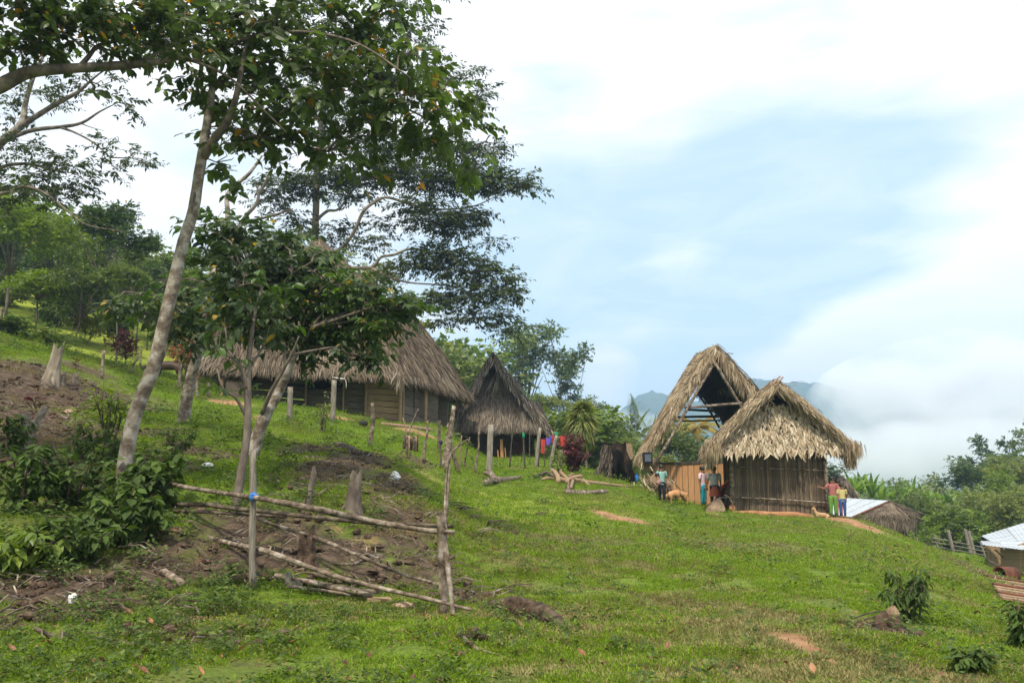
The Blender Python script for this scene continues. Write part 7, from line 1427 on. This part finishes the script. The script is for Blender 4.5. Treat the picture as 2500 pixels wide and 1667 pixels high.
# stumps
def stump(name, label, px, py, hpx, wpx, mat, seed, lean=0, roots=4, jag=.25, Y=None):
    wpx *= 1.15
    b = G(px, py) if Y is None else GY(px, Y); s = b.y / F; h, w_ = hpx * s, wpx * s / 2; g = random.Random(seed); root = empty(name, b, label, 'stump'); n = 14; mb = MB(); rings = 6
    for i in range(rings):
        t = i / (rings - 1)
        for j in range(n):
            a = j * 2 * math.pi / n; rr = w_ * (.92 - .22 * t + .55 * (1 - t) ** 3) * (1 + .16 * math.sin(3 * a + seed + t) + .13 * g.random()); top = h * (1 + (jag * math.sin(2 * a + seed) + jag * .8 * (g.random() - .5)) * (i == rings - 1))
            mb.v.append((b.x + math.cos(a) * rr + lean * t * h, b.y + math.sin(a) * rr, b.z - .1 + (top + .1) * t))
    for i in range(rings - 1):
        for j in range(n): mb.f.append((i * n + j, i * n + (j + 1) % n, (i + 1) * n + (j + 1) % n, (i + 1) * n + j)); mb.t.append(.5)
    c = len(mb.v); mb.v.append((b.x + lean * h, b.y, b.z + h * .7)); 
    for j in range(n): mb.f.append(((rings - 1) * n + j, (rings - 1) * n + (j + 1) % n, c)); mb.t.append(.5)
    mb.build('trunk', MT[mat], root, smooth=False)
    for k in range(roots):
        a = g.uniform(3.3, 6.1); L = w_ * g.uniform(1.4, 2.3); q0 = b + Vector((math.cos(a) * w_ * .8, math.sin(a) * w_ * .8, h * .18)); x1, y1 = b.x + math.cos(a) * L, b.y + math.sin(a) * L
        mb = MB(); mb.tube([q0, (q0 + Vector((x1, y1, Hz(x1, y1)))) / 2, Vector((x1, y1, Hz(x1, y1) - .02))], [w_ * .3, w_ * .2, w_ * .06], 6, wob=.15); mb.build('root', MT[mat], root, smooth=True)
    return root
stump('tree_stump', 'mossy broken stump with spreading roots, above the crossing rails', 860, 1248, 85, 32, 'bark_grey', 3, .1, 5, .2)
stump('tree_stump', 'thin broken stub left of the mossy stump', 748, 1235, 78, 13, 'bark_grey', 5, .18, 1, .2)
stump('tree_stump', 'tall pale burnt stub at the left edge of the meadow', 120, 935, 92, 26, 'bark_tan', 7, .18, 3, .1)
stump('root_stump', 'rotting root clump in the cut bank behind the rails', 750, 1378, 62, 40, 'rotten', 9, 0, 6, .4)
stump('root_stump', 'brown root clump under the drooping shrub on the right slope', 2172, 1542, 26, 74, 'rotten', 11, 0, 10, .5)
stump('tree_stump', 'small stub with a red plant near the burnt pale stub', 182, 935, 22, 14, 'bark_grey', 12, 0, 1)
stump('tree_stump', 'low dark stub right of the burnt pale stub', 148, 940, 26, 16, 'bark_grey', 13, .1, 2)
gpole('dead_stub', 'pale bare stub standing at the left, beside a leaning one', [(52, 1100), (58, 1060), (66, 1008)], .075, .065, 'bark_white', 'stub', 'pair of stubs on the left bank', seed=41, n=9)
gpole('dead_stub', 'pale stub leaning right across its neighbour at the left', [(62, 1085), (84, 1040), (112, 992)], .07, .06, 'bark_white', 'stub', 'pair of stubs on the left bank', seed=42, n=9)
gpole('dead_stub', 'lichen covered stub with a split top on the middle slope', [(540, 1240), (550, 1200)], .04, .03, 'pole_dark', 'stub', seed=43) if False else None
lump('log_end', 'pale sawn block in the roots on the right slope', G(2172, 1530) + Vector((0, -.1, .13)), (.065, .06, .1), 'cutwood', 'wood block', 5, .12)
# burnt hollow stump, big
def burnt():
    b = GY(1512, 35.5); root = empty('burnt_stump', b, 'huge burnt hollow stump left of the open hut, black inside with flaring roots', 'stump'); s = 35.5 / F
    def prof(t, a):   # radius by height, flare at the left foot
        fl_ = max(0, math.cos(a - math.pi)) ** 2
        return (26 + 14 * (1 - t) + fl_ * 36 * (1 - t) ** 2.2 + 4 * math.sin(5 * a + 6 * t) + 3 * math.sin(9 * a)) * s
    n, m = 40, 12; mb = MB(); mi = MB(); H_ = 88 * s; ctr = P(1506, 1175, 35.5)
    for i in range(m):
        t = i / (m - 1)
        for j in range(n):
            a = j * 2 * math.pi / n; top = H_ * (1 + .06 * math.sin(3 * a) + .04 * math.sin(7 * a)); r = prof(t, a); z = ctr.z - .25 + (top + .25) * t; cx_ = ctr.x + 4 * s * (1 - t)
            mb.v.append((cx_ + math.cos(a) * r, ctr.y + math.sin(a) * r * .75, z)); mi.v.append((cx_ + math.cos(a) * r * .84, ctr.y + math.sin(a) * r * .62, z))
    hole = lambda t, a: (t < .84 and abs(((a - 4.8 + math.pi) % (2 * math.pi)) - math.pi) < .8 * (1 - t * .6)) or (t < .25 and 5.3 < a < 5.5)
    gap2 = lambda t, a: .45 < t < .9 and 5.55 < a < 5.95
    for i in range(m - 1):
        for j in range(n):
            a = (j + .5) * 2 * math.pi / n; t = (i + .5) / (m - 1); f = (i * n + j, i * n + (j + 1) % n, (i + 1) * n + (j + 1) % n, (i + 1) * n + j)
            if not (hole(t, a)): mb.f.append(f); mb.t.append(.5)
            mi.f.append(f[::-1]) if not hole(t, a) else None; mi.t.append(.5) if not hole(t, a) else None
    mb.build('shell', mk('burnt_bark', (.008, .006, .005), (.035, .022, .014), scale=2.2, bump=1, c3=(.13, .085, .05), contrast=(.44, .74), stretch=(1, 1, .35), bdist=.08), root, smooth=True); mi.build('charred_inside', mk('char', (.004, .004, .004), (.014, .012, .01), scale=4, bump=.6), root, smooth=True)
    q = P(1536, 1097, 34.6); mb = MB(); mb.add([q + Vector((-.12, 0, .28)), q + Vector((.12, 0, .22)), q + Vector((.16, 0, -.35)), q + Vector((.05, 0, -.42)), q + Vector((-.1, 0, -.05)), q + Vector((-.12, .05, .28)), q + Vector((.12, .05, .22)), q + Vector((.16, .05, -.35)), q + Vector((.05, .05, -.42)), q + Vector((-.1, .05, -.05))], [(0, 1, 2, 3, 4), (9, 8, 7, 6, 5), (0, 5, 6, 1), (1, 6, 7, 2), (2, 7, 8, 3), (3, 8, 9, 4), (4, 9, 5, 0)]); mb.build('bare_wood_patch', MT['cutwood'], root)
    g = np.random.default_rng(9); k = 500; t = g.random(k); a = g.uniform(2.4, 4.4, k)
    r = np.array([prof(x, y) for x, y in zip(t, a)]); C = np.column_stack([ctr.x + np.cos(a) * r, ctr.y + np.sin(a) * r * .75, ctr.z + H_ * t])
    leaves('bark_shreds', C, np.column_stack([-.25 * np.ones(k), -.1 * np.ones(k), -np.ones(k)]) + g.normal(size=(k, 3)) * .15, g.normal(size=(k, 3)), g.uniform(.15, .4, k), .03, g.random(k) * .8, MT['thatch_old'], root, 'strand', kind='stuff')
burnt()
# dry twisted root heap by the plank wall
def rootheap():
    b = G(1605, 1205); Y = b.y; root = empty('dry_root_heap', b, 'heap of twisted orange brown dry roots beside the woman in teal', 'roots'); g = random.Random(4)
    for i in range(20):
        t = i / 19; x0, y0 = 1590 + 18 * g.random() - 8 * t, 1168 + 14 * g.random(); x1, y1 = 1600 + 50 * t + 6 * g.random(), 1212 + 10 * t + 3 * g.random(); r = g.uniform(.09, .18); y0 -= 8; y1 -= 5
        pole('root', [(x0, y0, Y + .2 * g.random(), r), ((x0 + x1) / 2 - 6 + 8 * g.random(), (y0 + y1) / 2 - 5, Y - .2 + .4 * g.random(), r), (x1, y1, Y - .1 + .2 * g.random(), r * .35)], 'cutwood' if i % 3 else 'rotten', root, n=6, wob=.25, seed=i)
    g2_ = np.random.default_rng(3); k = 260; C = np.array(tuple(P(1600, 1185, Y))) + g2_.normal(size=(k, 3)) * np.array([.34, .2, .3]); leaves('dry_shreds', C, np.array([[.5, 0, -1.]]) + g2_.normal(size=(k, 3)) * .3, g2_.normal(size=(k, 3)), .35, .05, g2_.random(k), MT['thatch_tan'], root, 'strand', kind='stuff')
rootheap()
# valley fence
b = GY(2360, 47); vf = empty('pole_fence', b, 'grey pole fence running down to the lower tin roofed house', 'fence')
for px, Y, t in ((2235, 50, 1312), (2279, 49, 1305), (2313, 48, 1294), (2354, 47, 1292), (2363, 47, 1296), (2391, 45.5, 1322), (2412, 44, 1332)):
    q = GY(px, Y); tp = P(px + 2, t, Y); mb = MB(); mb.tube([q - Vector((0, 0, .2)), tp], [.10, .09] if t < 1300 else [.05, .045], 7, wob=.08); mb.build('post', MT['post'], vf)
for dy in (0, 1, 2): pole('rail', [(2275, 1312 + dy * 10, 49, .035), (2330, 1322 + dy * 10, 48, .035), (2412, 1338 + dy * 9, 44, .03)], 'post', vf, n=5)
# rusty drum halves and planks in the cut on the right
q = G(2440, 1408); q = q - Vector((0, 0, .14)); r_ = empty('rusty_drum', q, 'dark rusty drum lying open in the earth cut at the right edge', 'drum'); mb = MB(); mb.tube([(0, 0, .2), (.55, .2, .16)], [.24, .24], 16, wob=.01, cap=False); o = mb.build('shell', MT['rust'], None, smooth=True); o.parent = r_
o.modifiers.new('thickness', 'SOLIDIFY').thickness = .03; mb = MB(); mb.tube([(.52, .19, .16), (.55, .2, .16)], [.235, .235], 16); o = mb.build('end_plate', MT['rust'], None); o.parent = r_
for i in range(9):
    a = G(2412 + i * 4, 1412 + i * 7); mb = MB(); mb.beam((0, 0, .06), (2.4, -.9 + i * .03, -.25), .16, .03, (0, 0, 1)); o = mb.build('plank', MT['rust'] if i % 3 == 0 else MT['cutwood'], None); o.location = a; tag(o, ['long reddish plank, topmost on the earth cut at the right edge', 'pale plank second from the drum', 'pale plank third from the drum', 'reddish plank in the middle of the stack at the right edge', 'pale plank just below the middle reddish one', 'pale plank above the lowest reddish one', 'lowest reddish plank at the right edge', 'pale plank next to the lowest one', 'lowest plank of the stack, nearest the camera'][i], 'plank', 'planks stacked on the earth cut')
o = glog('pole', 'thin pole leaning over the rusty drum', [(2408, 1380), (2425, 1392), (2440, 1402)], .03, 'pole_dark', 'pole', dz=.25)

# ------------------------------------------------------------------ people and animals
SK = mk('skin', (.23, .115, .07), (.28, .145, .09), scale=6, rough=.55, bump=.05); HAIR = mk('black_hair', (.006, .005, .005), (.016, .012, .01), scale=20, rough=.45, bump=.3, spec=.4)
EYE = mk('dark_eye', (.01, .008, .006), (.015, .01, .008), bump=0); LIP = mk('lips', (.22, .06, .05), (.26, .08, .06), bump=0)
def skinmesh(name, verts, edges, rad, mat, parent, root=0, sub=1):
    me = bpy.data.meshes.new(name); me.from_pydata([tuple(v) for v in verts], edges, []); o = bpy.data.objects.new(name, me); COL.objects.link(o); o.parent = parent; me.materials.append(mat)
    md = o.modifiers.new('Skin', 'SKIN'); md.use_smooth_shade = True
    sv = me.skin_vertices[0].data
    for i, r in enumerate(rad): sv[i].radius = (r, r) if isinstance(r, (int, float)) else r; sv[i].use_root = (i == root)
    if sub: s = o.modifiers.new('Sub', 'SUBSURF'); s.levels = sub; s.render_levels = sub
    return o
def loft(name, rings, mat, parent, n=12, cap=True):
    """rings: (centre, rx, ry)"""
    mb = MB()
    for c, rx, ry in rings:
        for j in range(n): a = 2 * math.pi * j / n; mb.v.append((c[0] + rx * math.cos(a), c[1] + ry * math.sin(a), c[2]))
    for i in range(len(rings) - 1):
        for j in range(n): mb.f.append((i * n + j, i * n + (j + 1) % n, (i + 1) * n + (j + 1) % n, (i + 1) * n + j)); mb.t.append(.5)
    if cap: mb.f.append(tuple(range(n))); mb.f.append(tuple((len(rings) - 1) * n + j for j in reversed(range(n)))); mb.t += [.5, .5]
    me = mb.mesh(name, True); me.materials.append(mat); o = bpy.data.objects.new(name, me); COL.objects.link(o); o.parent = parent; return o
def tubes(name, lst, mat, parent, n=8):
    mb = MB()
    for pts, r in lst: mb.tube(pts, r, n)
    me = mb.mesh(name, True); me.materials.append(mat); o = bpy.data.objects.new(name, me); COL.objects.link(o); o.parent = parent; return o
def person(label, px, py, Y, hpx, face, shirt, legs, la, ra, hair='short', skirt=None, child=False, slim=1.0, bend=0, shorts=False, group=None, crouch=0, hide_feet=False):
    """la/ra: (elbow, wrist) offsets from the shoulder in body heights, x outward"""
    base = P(px, py, Y); base.z = Hz(base.x, Y); top = P(px, py - hpx, Y); Hh = top.z - base.z if not crouch else crouch; k = 1.12 if child else 1.0
    root = empty('person', base, label, 'person', group, rz=face); h = Hh
    by = lambda z: -bend * max(0, z - .5) * 1.3 * h   # lean forward toward -Y
    def V(x, y, z): return Vector((x * h, y * h + by(z), z * h * (1 if not bend else 1 - .25 * bend * max(0, z - .5) / .5)))
    sw, hw = .105 * slim, .052 * slim
    pel, wa, ch, nk, hd0, hd = V(0, 0, .52), V(0, .004, .62), V(0, .004, .74), V(0, .002, .83), V(0, -.008, .875), V(0, -.012, .935)
    vs = [pel, wa, ch, nk, hd0, hd]; rad = [(.085 * h, .06 * h), (.074 * h, .052 * h), (.09 * h, .058 * h), .032 * h, .048 * h * k, .055 * h * k]; ed = [(0, 1), (1, 2), (2, 3), (3, 4), (4, 5)]
    fing = []; arms = []
    for s, (eo, wo) in ((-1, ra), (1, la)):
        sh = V(s * sw, .004, .80); e = sh + Vector((s * eo[0], eo[1], eo[2])) * h; w_ = e + Vector((s * wo[0], wo[1], wo[2])) * h; d = (w_ - e).normalized(); hn = w_ + d * .045 * h
        b = len(vs); vs += [sh, e, w_, hn]; rad += [.036 * h, .026 * h, .018 * h, (.022 * h, .012 * h)]; ed += [(2, b), (b, b + 1), (b + 1, b + 2), (b + 2, b + 3)]; arms.append((sh, e, w_))
        side = d.cross(Vector((0, -1, .2))).normalized()
        for i in range(4):
            p0 = hn + side * (i - 1.5) * .0105 * h; L = (.034, .04, .037, .028)[i] * h; p1 = p0 + d * L * .55; p2 = p1 + (d + Vector((0, -.5, 0))).normalized() * L * .45; fing.append(([p0 - d * .01 * h, p1, p2], [.0065 * h, .0058 * h, .0045 * h]))
        p0 = w_ + d * .015 * h - side * s * .016 * h; fing.append(([p0, p0 + (d * .6 - side * s * .7) * .022 * h, p0 + (d - side * s * .4) * .042 * h], [.008 * h, .007 * h, .005 * h]))
    lp = []
    for s in (-1, 1):
        hp, kn, an, to = V(s * hw, 0, .50), V(s * hw * 1.15, -.01, .28), V(s * hw * 1.2, .008, .045), V(s * hw * 1.35, -.05, .018); b = len(vs); vs += [hp, kn, an, to]; rad += [.056 * h, .037 * h, .024 * h, (.022 * h, .014 * h)]; ed += [(0, b), (b, b + 1), (b + 1, b + 2), (b + 2, b + 3)]; lp.append((hp, kn, an))
    body = skinmesh('body', vs, ed, rad, SK, root)
    # hands' fingers, nose, ears are the same skin, joined as one detail mesh
    det = MB(); 
    for p, r in fing: det.tube(p, r, 5)
    det.ell(hd + Vector((0, -.056 * h * k, -.006 * h)), (.009 * h, .014 * h, .014 * h), 6, 5)
    for s in (-1, 1): det.ell(hd + Vector((s * .054 * h * k, 0, -.004 * h)), (.007 * h, .011 * h, .017 * h), 6, 5)
    me = det.mesh('face_and_fingers', True); me.materials.append(SK); o = bpy.data.objects.new('fingers', me); COL.objects.link(o); o.parent = body
    for s in (-1, 1): ey = MB(); ey.ell(hd + Vector((s * .021 * h * k, -.050 * h * k, .006 * h)), (.0095 * h, .005 * h, .0055 * h), 6, 4); me = ey.mesh('eye', True); me.materials.append(EYE); o = bpy.data.objects.new('eye', me); COL.objects.link(o); o.parent = body
    mo = MB(); mo.ell(hd + Vector((0, -.051 * h * k, -.028 * h)), (.016 * h, .006 * h, .005 * h), 6, 4); me = mo.mesh('mouth', True); me.materials.append(LIP); o = bpy.data.objects.new('mouth', me); COL.objects.link(o); o.parent = body
    # hair: shell of the skull that leaves the face free
    hm = MB(); r0 = .066 * h * k; hm.ell(hd + Vector((0, .012 * h, .014 * h)), (r0 * .98, r0 * 1.0, r0 * .98), 12, 9, wob=.03)
    if hair in ('bun', 'tied'): hm.ell(hd + Vector((0, .07 * h, .005 * h)), (.03 * h, .032 * h, .03 * h), 8, 6)
    if hair == 'long': hm.ell(hd + Vector((0, .03 * h, -.045 * h)), (.058 * h, .034 * h, .085 * h), 10, 8)
    me = hm.mesh('hair', True); me.materials.append(HAIR); o = bpy.data.objects.new('hair', me); COL.objects.link(o); o.parent = root
    # shirt: torso loft + sleeves
    g_ = [(V(0, .002, .475), .092 * slim, .066), (V(0, .002, .52), .094 * slim, .066), (V(0, .004, .60), .084 * slim, .06), (V(0, .004, .70), .096 * slim, .066), (V(0, .004, .78), .104 * slim, .06), (V(0, .003, .815), .085 * slim, .048), (V(0, .002, .835), .036, .034)]
    if skirt is not None: g_[0] = (V(0, .002, .495), .09, .064)
    loft('shirt', [(c, rx * h, ry * h) for c, rx, ry in g_], shirt, root, 16)
    tubes('sleeve', [([sh + Vector((-s * .02 * h, 0, .005 * h)), sh, sh.lerp(e, .55), sh.lerp(e, .72)], [.045 * h, .046 * h, .038 * h, .037 * h]) for s, (sh, e, w_) in zip((-1, 1), arms)], shirt, root, 10)
    if legs is not None:
        tubes('trousers', [([Vector((hp.x * .9, hp.y, hp.z + .03 * h)), hp, hp.lerp(kn, .5), kn, kn.lerp(an, .55), an.lerp(kn, .02 if not shorts else .6)], [.06 * h, .064 * h, .053 * h, .044 * h, .037 * h, .032 * h]) for hp, kn, an in lp] + [([V(0, 0, .55), V(0, 0, .47)], [.085 * h, .06 * h])], legs, root, 12)
    if skirt is not None:
        mb = MB(); n = 36; rg = [(.53, .082, .06), (.46, .098, .078), (.36, .112, .092), (.27, .122, .104)]
        for z, rx, ry in rg:
            for j in range(n): a = 2 * math.pi * j / n; q = 1 + (.07 * (j % 3 == 0) if z < .5 else 0); mb.v.append((rx * q * math.cos(a) * h, ry * q * math.sin(a) * h, z * h))
        for i in range(3):
            for j in range(n): mb.f.append((i * n + j, i * n + (j + 1) % n, (i + 1) * n + (j + 1) % n, (i + 1) * n + j)); mb.t.append(.5)
        me = mb.mesh('skirt'); me.materials.append(skirt); o = bpy.data.objects.new('skirt', me); COL.objects.link(o); o.parent = root; o.modifiers.new('th', 'SOLIDIFY').thickness = .006
    return root
C_ = lambda n, r, g, b: cloth(n, (r, g, b))
down = ((.03, .01, -.17), (.01, -.03, -.15))
person('woman in a teal shirt and black trousers holding a baby beside the root heap', 1617, 1236, 32.6, 101, .1, C_('teal_shirt', .22, .42, .37), C_('black_trousers', .02, .022, .03), ((.05, .03, -.16), (.0, -.06, -.14)), ((.04, -.03, -.15), (-.02, -.12, .03)), 'bun')
w2 = person('woman in a pale pink shirt and turquoise leggings, facing right', 1718, 1237, 33.8, 99, .75, C_('pink_shirt', .62, .46, .52), C_('turquoise_leggings', .02, .26, .32), down, down, 'tied', slim=.95)
person('person in a grey white shirt and orange skirt seen from behind', 1746, 1240, 32.2, 102, 3.0, C_('grey_shirt', .42, .44, .46), C_('dark_leggings', .03, .03, .05), ((.04, 0, -.16), (.03, -.03, -.14)), down, 'short', skirt=C_('orange_skirt', .36, .09, .05), slim=1.12)
person('person in a bright red shirt bending down behind the slat wall corner', 1762, 1238, 33.0, 96, .9, C_('red_shirt', .46, .04, .035), C_('maroon_trousers', .16, .04, .03), ((.0, -.04, -.16), (.0, -.03, -.15)), ((.0, -.04, -.16), (.0, -.03, -.15)), 'short', bend=.75)
person('girl in a faded red shirt and bright green trousers, hand on the hut corner', 2036, 1266, 29.6, 103, -.1, C_('faded_red_shirt', .34, .12, .11), C_('green_trousers', .12, .27, .05), ((.03, 0, -.15), (.0, -.05, -.13)), ((.09, .0, -.09), (.10, -.02, .03)), 'long', child=True, slim=.9)
person('boy in a yellow shirt and blue jeans, front of the three children', 2059, 1270, 29.0, 90, -.15, C_('yellow_shirt', .42, .37, .15), C_('blue_jeans', .035, .08, .22), ((.04, .04, -.15), (-.02, .04, -.14)), ((.03, 0, -.16), (.0, -.03, -.14)), 'short', child=True)
person('child in pink half hidden behind the girl and the boy', 2050, 1264, 30.3, 94, -.1, C_('pink_top', .5, .16, .15), C_('pink_trousers', .45, .14, .13), down, down, 'long', child=True, slim=.9)
# baby in a carrying cloth held by the woman in teal
bb = P(1606, 1172, 32.2); br = empty('baby', bb, 'baby in a striped wrap carried on the hip of the woman in teal', 'baby')
skinmesh('body', [(0, 0, -.12), (0, 0, .04), (0, -.01, .1), (-.02, -.02, .18), (.07, -.08, -.02), (-.08, -.06, -.02), (.06, -.1, -.14), (-.06, -.1, -.16)], [(0, 1), (1, 2), (2, 3), (1, 4), (1, 5), (0, 6), (0, 7)], [.085, .08, .04, .085, .03, .03, .035, .035], SK, br, 0)
mb = MB(); mb.ell((-.02, .015, .2), (.092, .092, .088), 9, 7); me = mb.mesh('hair', True); me.materials.append(HAIR); o = bpy.data.objects.new('hair', me); COL.objects.link(o); o.parent = br
mb = MB(); mb.ell((.02, 0, -.06), (.12, .11, .13), 10, 7, wob=.05); me = mb.mesh('wrap', True); me.materials.append(C_('wrap_cloth', .35, .22, .2)); o = bpy.data.objects.new('wrap', me); COL.objects.link(o); o.parent = br
def animal(name, label, base, L, Hh, face, mat, cat, graze=False, neck=.0, tail=True, thick=1.0, lying=False, mane=False, legr=.03, ear=.04):
    root = empty(name, base, label, cat, rz=face); h = Hh; l = L
    if not lying:
        bz = h * .72; vs = [(-l * .38, 0, bz * 1.0), (-l * .12, 0, bz * .97), (l * .15, 0, bz * .96), (l * .36, 0, bz * 1.0)]; rad = [(.16 * l * thick, .2 * l * thick), (.17 * l * thick, .21 * l * thick), (.15 * l * thick, .19 * l * thick), (.15 * l * thick, .2 * l * thick)]; ed = [(0, 1), (1, 2), (2, 3)]
        nk = (-l * .55, 0, bz * (.8 if graze else 1.35)); hd = (-l * .72, 0, bz * (.3 if graze else 1.55)); mz = (-l * (.82 if graze else .95), 0, bz * (.1 if graze else 1.42))
        vs += [nk, hd, mz]; rad += [.085 * l, .07 * l, .038 * l]; ed += [(0, 4), (4, 5), (5, 6)]
        for s in (-1, 1):
            b = len(vs); y = s * .085 * l; vs += [(-l * .36, y, bz * .72), (-l * .36, y, bz * .38), (-l * .35, y, bz * .1), (-l * .38, y, .01)]; rad += [.075 * l, legr * l * 1.1, legr * l * .8, legr * l]; ed += [(0, b), (b, b + 1), (b + 1, b + 2), (b + 2, b + 3)]
            b = len(vs); vs += [(l * .33, y, bz * .72), (l * .3, y, bz * .5), (l * .42, y, bz * .33), (l * .39, y, bz * .08), (l * .36, y, .01)]; rad += [.1 * l, .06 * l, legr * l, legr * l * .8, legr * l]; ed += [(3, b), (b, b + 1), (b + 1, b + 2), (b + 2, b + 3), (b + 3, b + 4)]
        if tail: b = len(vs); vs += [(l * .47, 0, bz * 1.0), (l * .55, 0, bz * .7), (l * .54, 0, bz * .4)]; rad += [.03 * l, .025 * l, .02 * l]; ed += [(3, b), (b, b + 1), (b + 1, b + 2)]
    else:
        vs = [(-l * .3, 0, h * .3), (0, 0, h * .28), (l * .35, 0, h * .25), (-l * .42, 0, h * .55), (-l * .48, 0, h * .85), (-l * .62, -.02, h * .78)]; rad = [.13 * l, .15 * l, .14 * l, .09 * l, .09 * l, .04 * l]; ed = [(0, 1), (1, 2), (0, 3), (3, 4), (4, 5)]
        for s in (-1, 1):
            b = len(vs); vs += [(-l * .35, s * .1 * l, h * .12), (-l * .62, s * .1 * l, h * .06)]; rad += [.05 * l, .035 * l]; ed += [(0, b), (b, b + 1)]
            b = len(vs); vs += [(l * .3, s * .16 * l, h * .2), (l * .12, s * .2 * l, h * .08)]; rad += [.09 * l, .04 * l]; ed += [(2, b), (b, b + 1)]
        b = len(vs); vs += [(l * .5, .03, h * .1), (l * .7, .1, h * .06)]; rad += [.03 * l, .02 * l]; ed += [(2, b), (b, b + 1)]; hd = vs[4]; bz = h
    skinmesh('body', vs, ed, rad, mat, root, 1)
    for s in (-1, 1):
        mb = MB(); c = Vector(hd) + Vector((l * .03, s * .05 * l, .07 * l)); mb.add([c + Vector((-.015 * l, -s * .02 * l, 0)), c + Vector((.03 * l, 0, 0)), c + Vector((-.01 * l, s * .03 * l, -.01 * l)), c + Vector((0, s * .02 * l, ear * l * 1.6))], [(0, 1, 3), (1, 2, 3), (2, 0, 3), (0, 2, 1)]); me = mb.mesh('ear'); me.materials.append(mat); o = bpy.data.objects.new('ear', me); COL.objects.link(o); o.parent = root
        mb = MB(); mb.ell(Vector(hd) + Vector((-.03 * l, s * .052 * l, .02 * l)), (.012 * l,) * 3, 6, 4); me = mb.mesh('eye', True); me.materials.append(EYE); o = bpy.data.objects.new('eye', me); COL.objects.link(o); o.parent = root
    if mane: mb = MB(); mb.tube([Vector(vs[0]) + Vector((-.05 * l, 0, .17 * l)), Vector(nk) + Vector((0, 0, .1 * l)), Vector(hd) + Vector((.05 * l, 0, .08 * l))], [.03 * l, .04 * l, .03 * l], 6, wob=.3); me = mb.mesh('mane', True); me.materials.append(HAIR); o = bpy.data.objects.new('mane', me); COL.objects.link(o); o.parent = root
    return root
b = G(412, 932); animal('horse', 'dark brown horse grazing behind the leaning pale trunk', b, 1.35, 1.1, .12, mk('horse_coat', (.035, .02, .013), (.07, .04, .025), scale=3, rough=.5, bump=.1), 'horse', graze=True, mane=True, thick=.9)
b = GY(1652, 33.2); animal('dog', 'tan dog sniffing the ground at the plank wall', b, .95, .62, .35, mk('tan_coat', (.42, .22, .10), (.5, .28, .14), scale=5, rough=.8, bump=.2), 'dog', graze=True, thick=.75)
b = GY(2000, 29.6); animal('dog', 'tan dog lying at the right foot of the slat wall', b, .62, .42, .2, mk('fawn_coat', (.38, .24, .12), (.48, .31, .17), scale=5, rough=.8, bump=.2), 'dog', lying=True)
b = G(348, 905); 
mb = MB(); mb.ell((0, 0, .16), (.14, .09, .1), 8, 6); mb.tube([(-.08, 0, .2), (-.15, 0, .32)], [.05, .03], 6); mb.ell((-.16, 0, .35), (.045, .035, .04), 6, 5); mb.tube([(.1, 0, .18), (.2, 0, .3)], [.06, .02], 6); mb.tube([(0, .03, .1), (0, .03, 0)], .012, 4); mb.tube([(0, -.03, .1), (0, -.03, 0)], .012, 4)
o = mb.build('hen', MT['bark_dark'], None, smooth=True); o.location = b; tag(o, 'dark hen in the grass left of the horse', 'hen')
# low bench with a tray behind the wall corner
b = P(1764, 1225, 32.9); b.z = Hz(b.x, 32.9); r_ = empty('work_table', b, 'low wooden table with a white top between the bending person and the slat hut', 'table')
mb = MB(); mb.box((0, 0, .48), (.55, .4, .04)); me = mb.mesh('tabletop'); me.materials.append(MT['white']); o = bpy.data.objects.new('tabletop', me); COL.objects.link(o); o.parent = r_
for sx in (-.24, .24):
    for sy in (-.16, .16): mb = MB(); mb.box((sx, sy, .22), (.05, .05, .48)); me = mb.mesh('leg'); me.materials.append(MT['cutwood']); o = bpy.data.objects.new('leg', me); COL.objects.link(o); o.parent = r_
# ------------------------------------------------------------------ air
def haze():
    mb = MB(); x0, x1, y0, y1, z0, z1 = -1600, 1600, -320, 1990, -230, 190
    mb.box(((x0 + x1) / 2, (y0 + y1) / 2, (z0 + z1) / 2), (x1 - x0, y1 - y0, z1 - z0))
    m, t = mat_nodes('air'); v = t.nodes.new('ShaderNodeVolumePrincipled'); v.inputs['Color'].default_value = (.5, .7, 1, 1); v.inputs['Density'].default_value = HAZE; v.inputs['Anisotropy'].default_value = .3
    o = t.nodes.new('ShaderNodeOutputMaterial'); t.links.new(v.outputs[0], o.inputs['Volume'])
    ob = mb.build('haze', m); tag(ob, kind='stuff')
HAZE = .0006
haze()
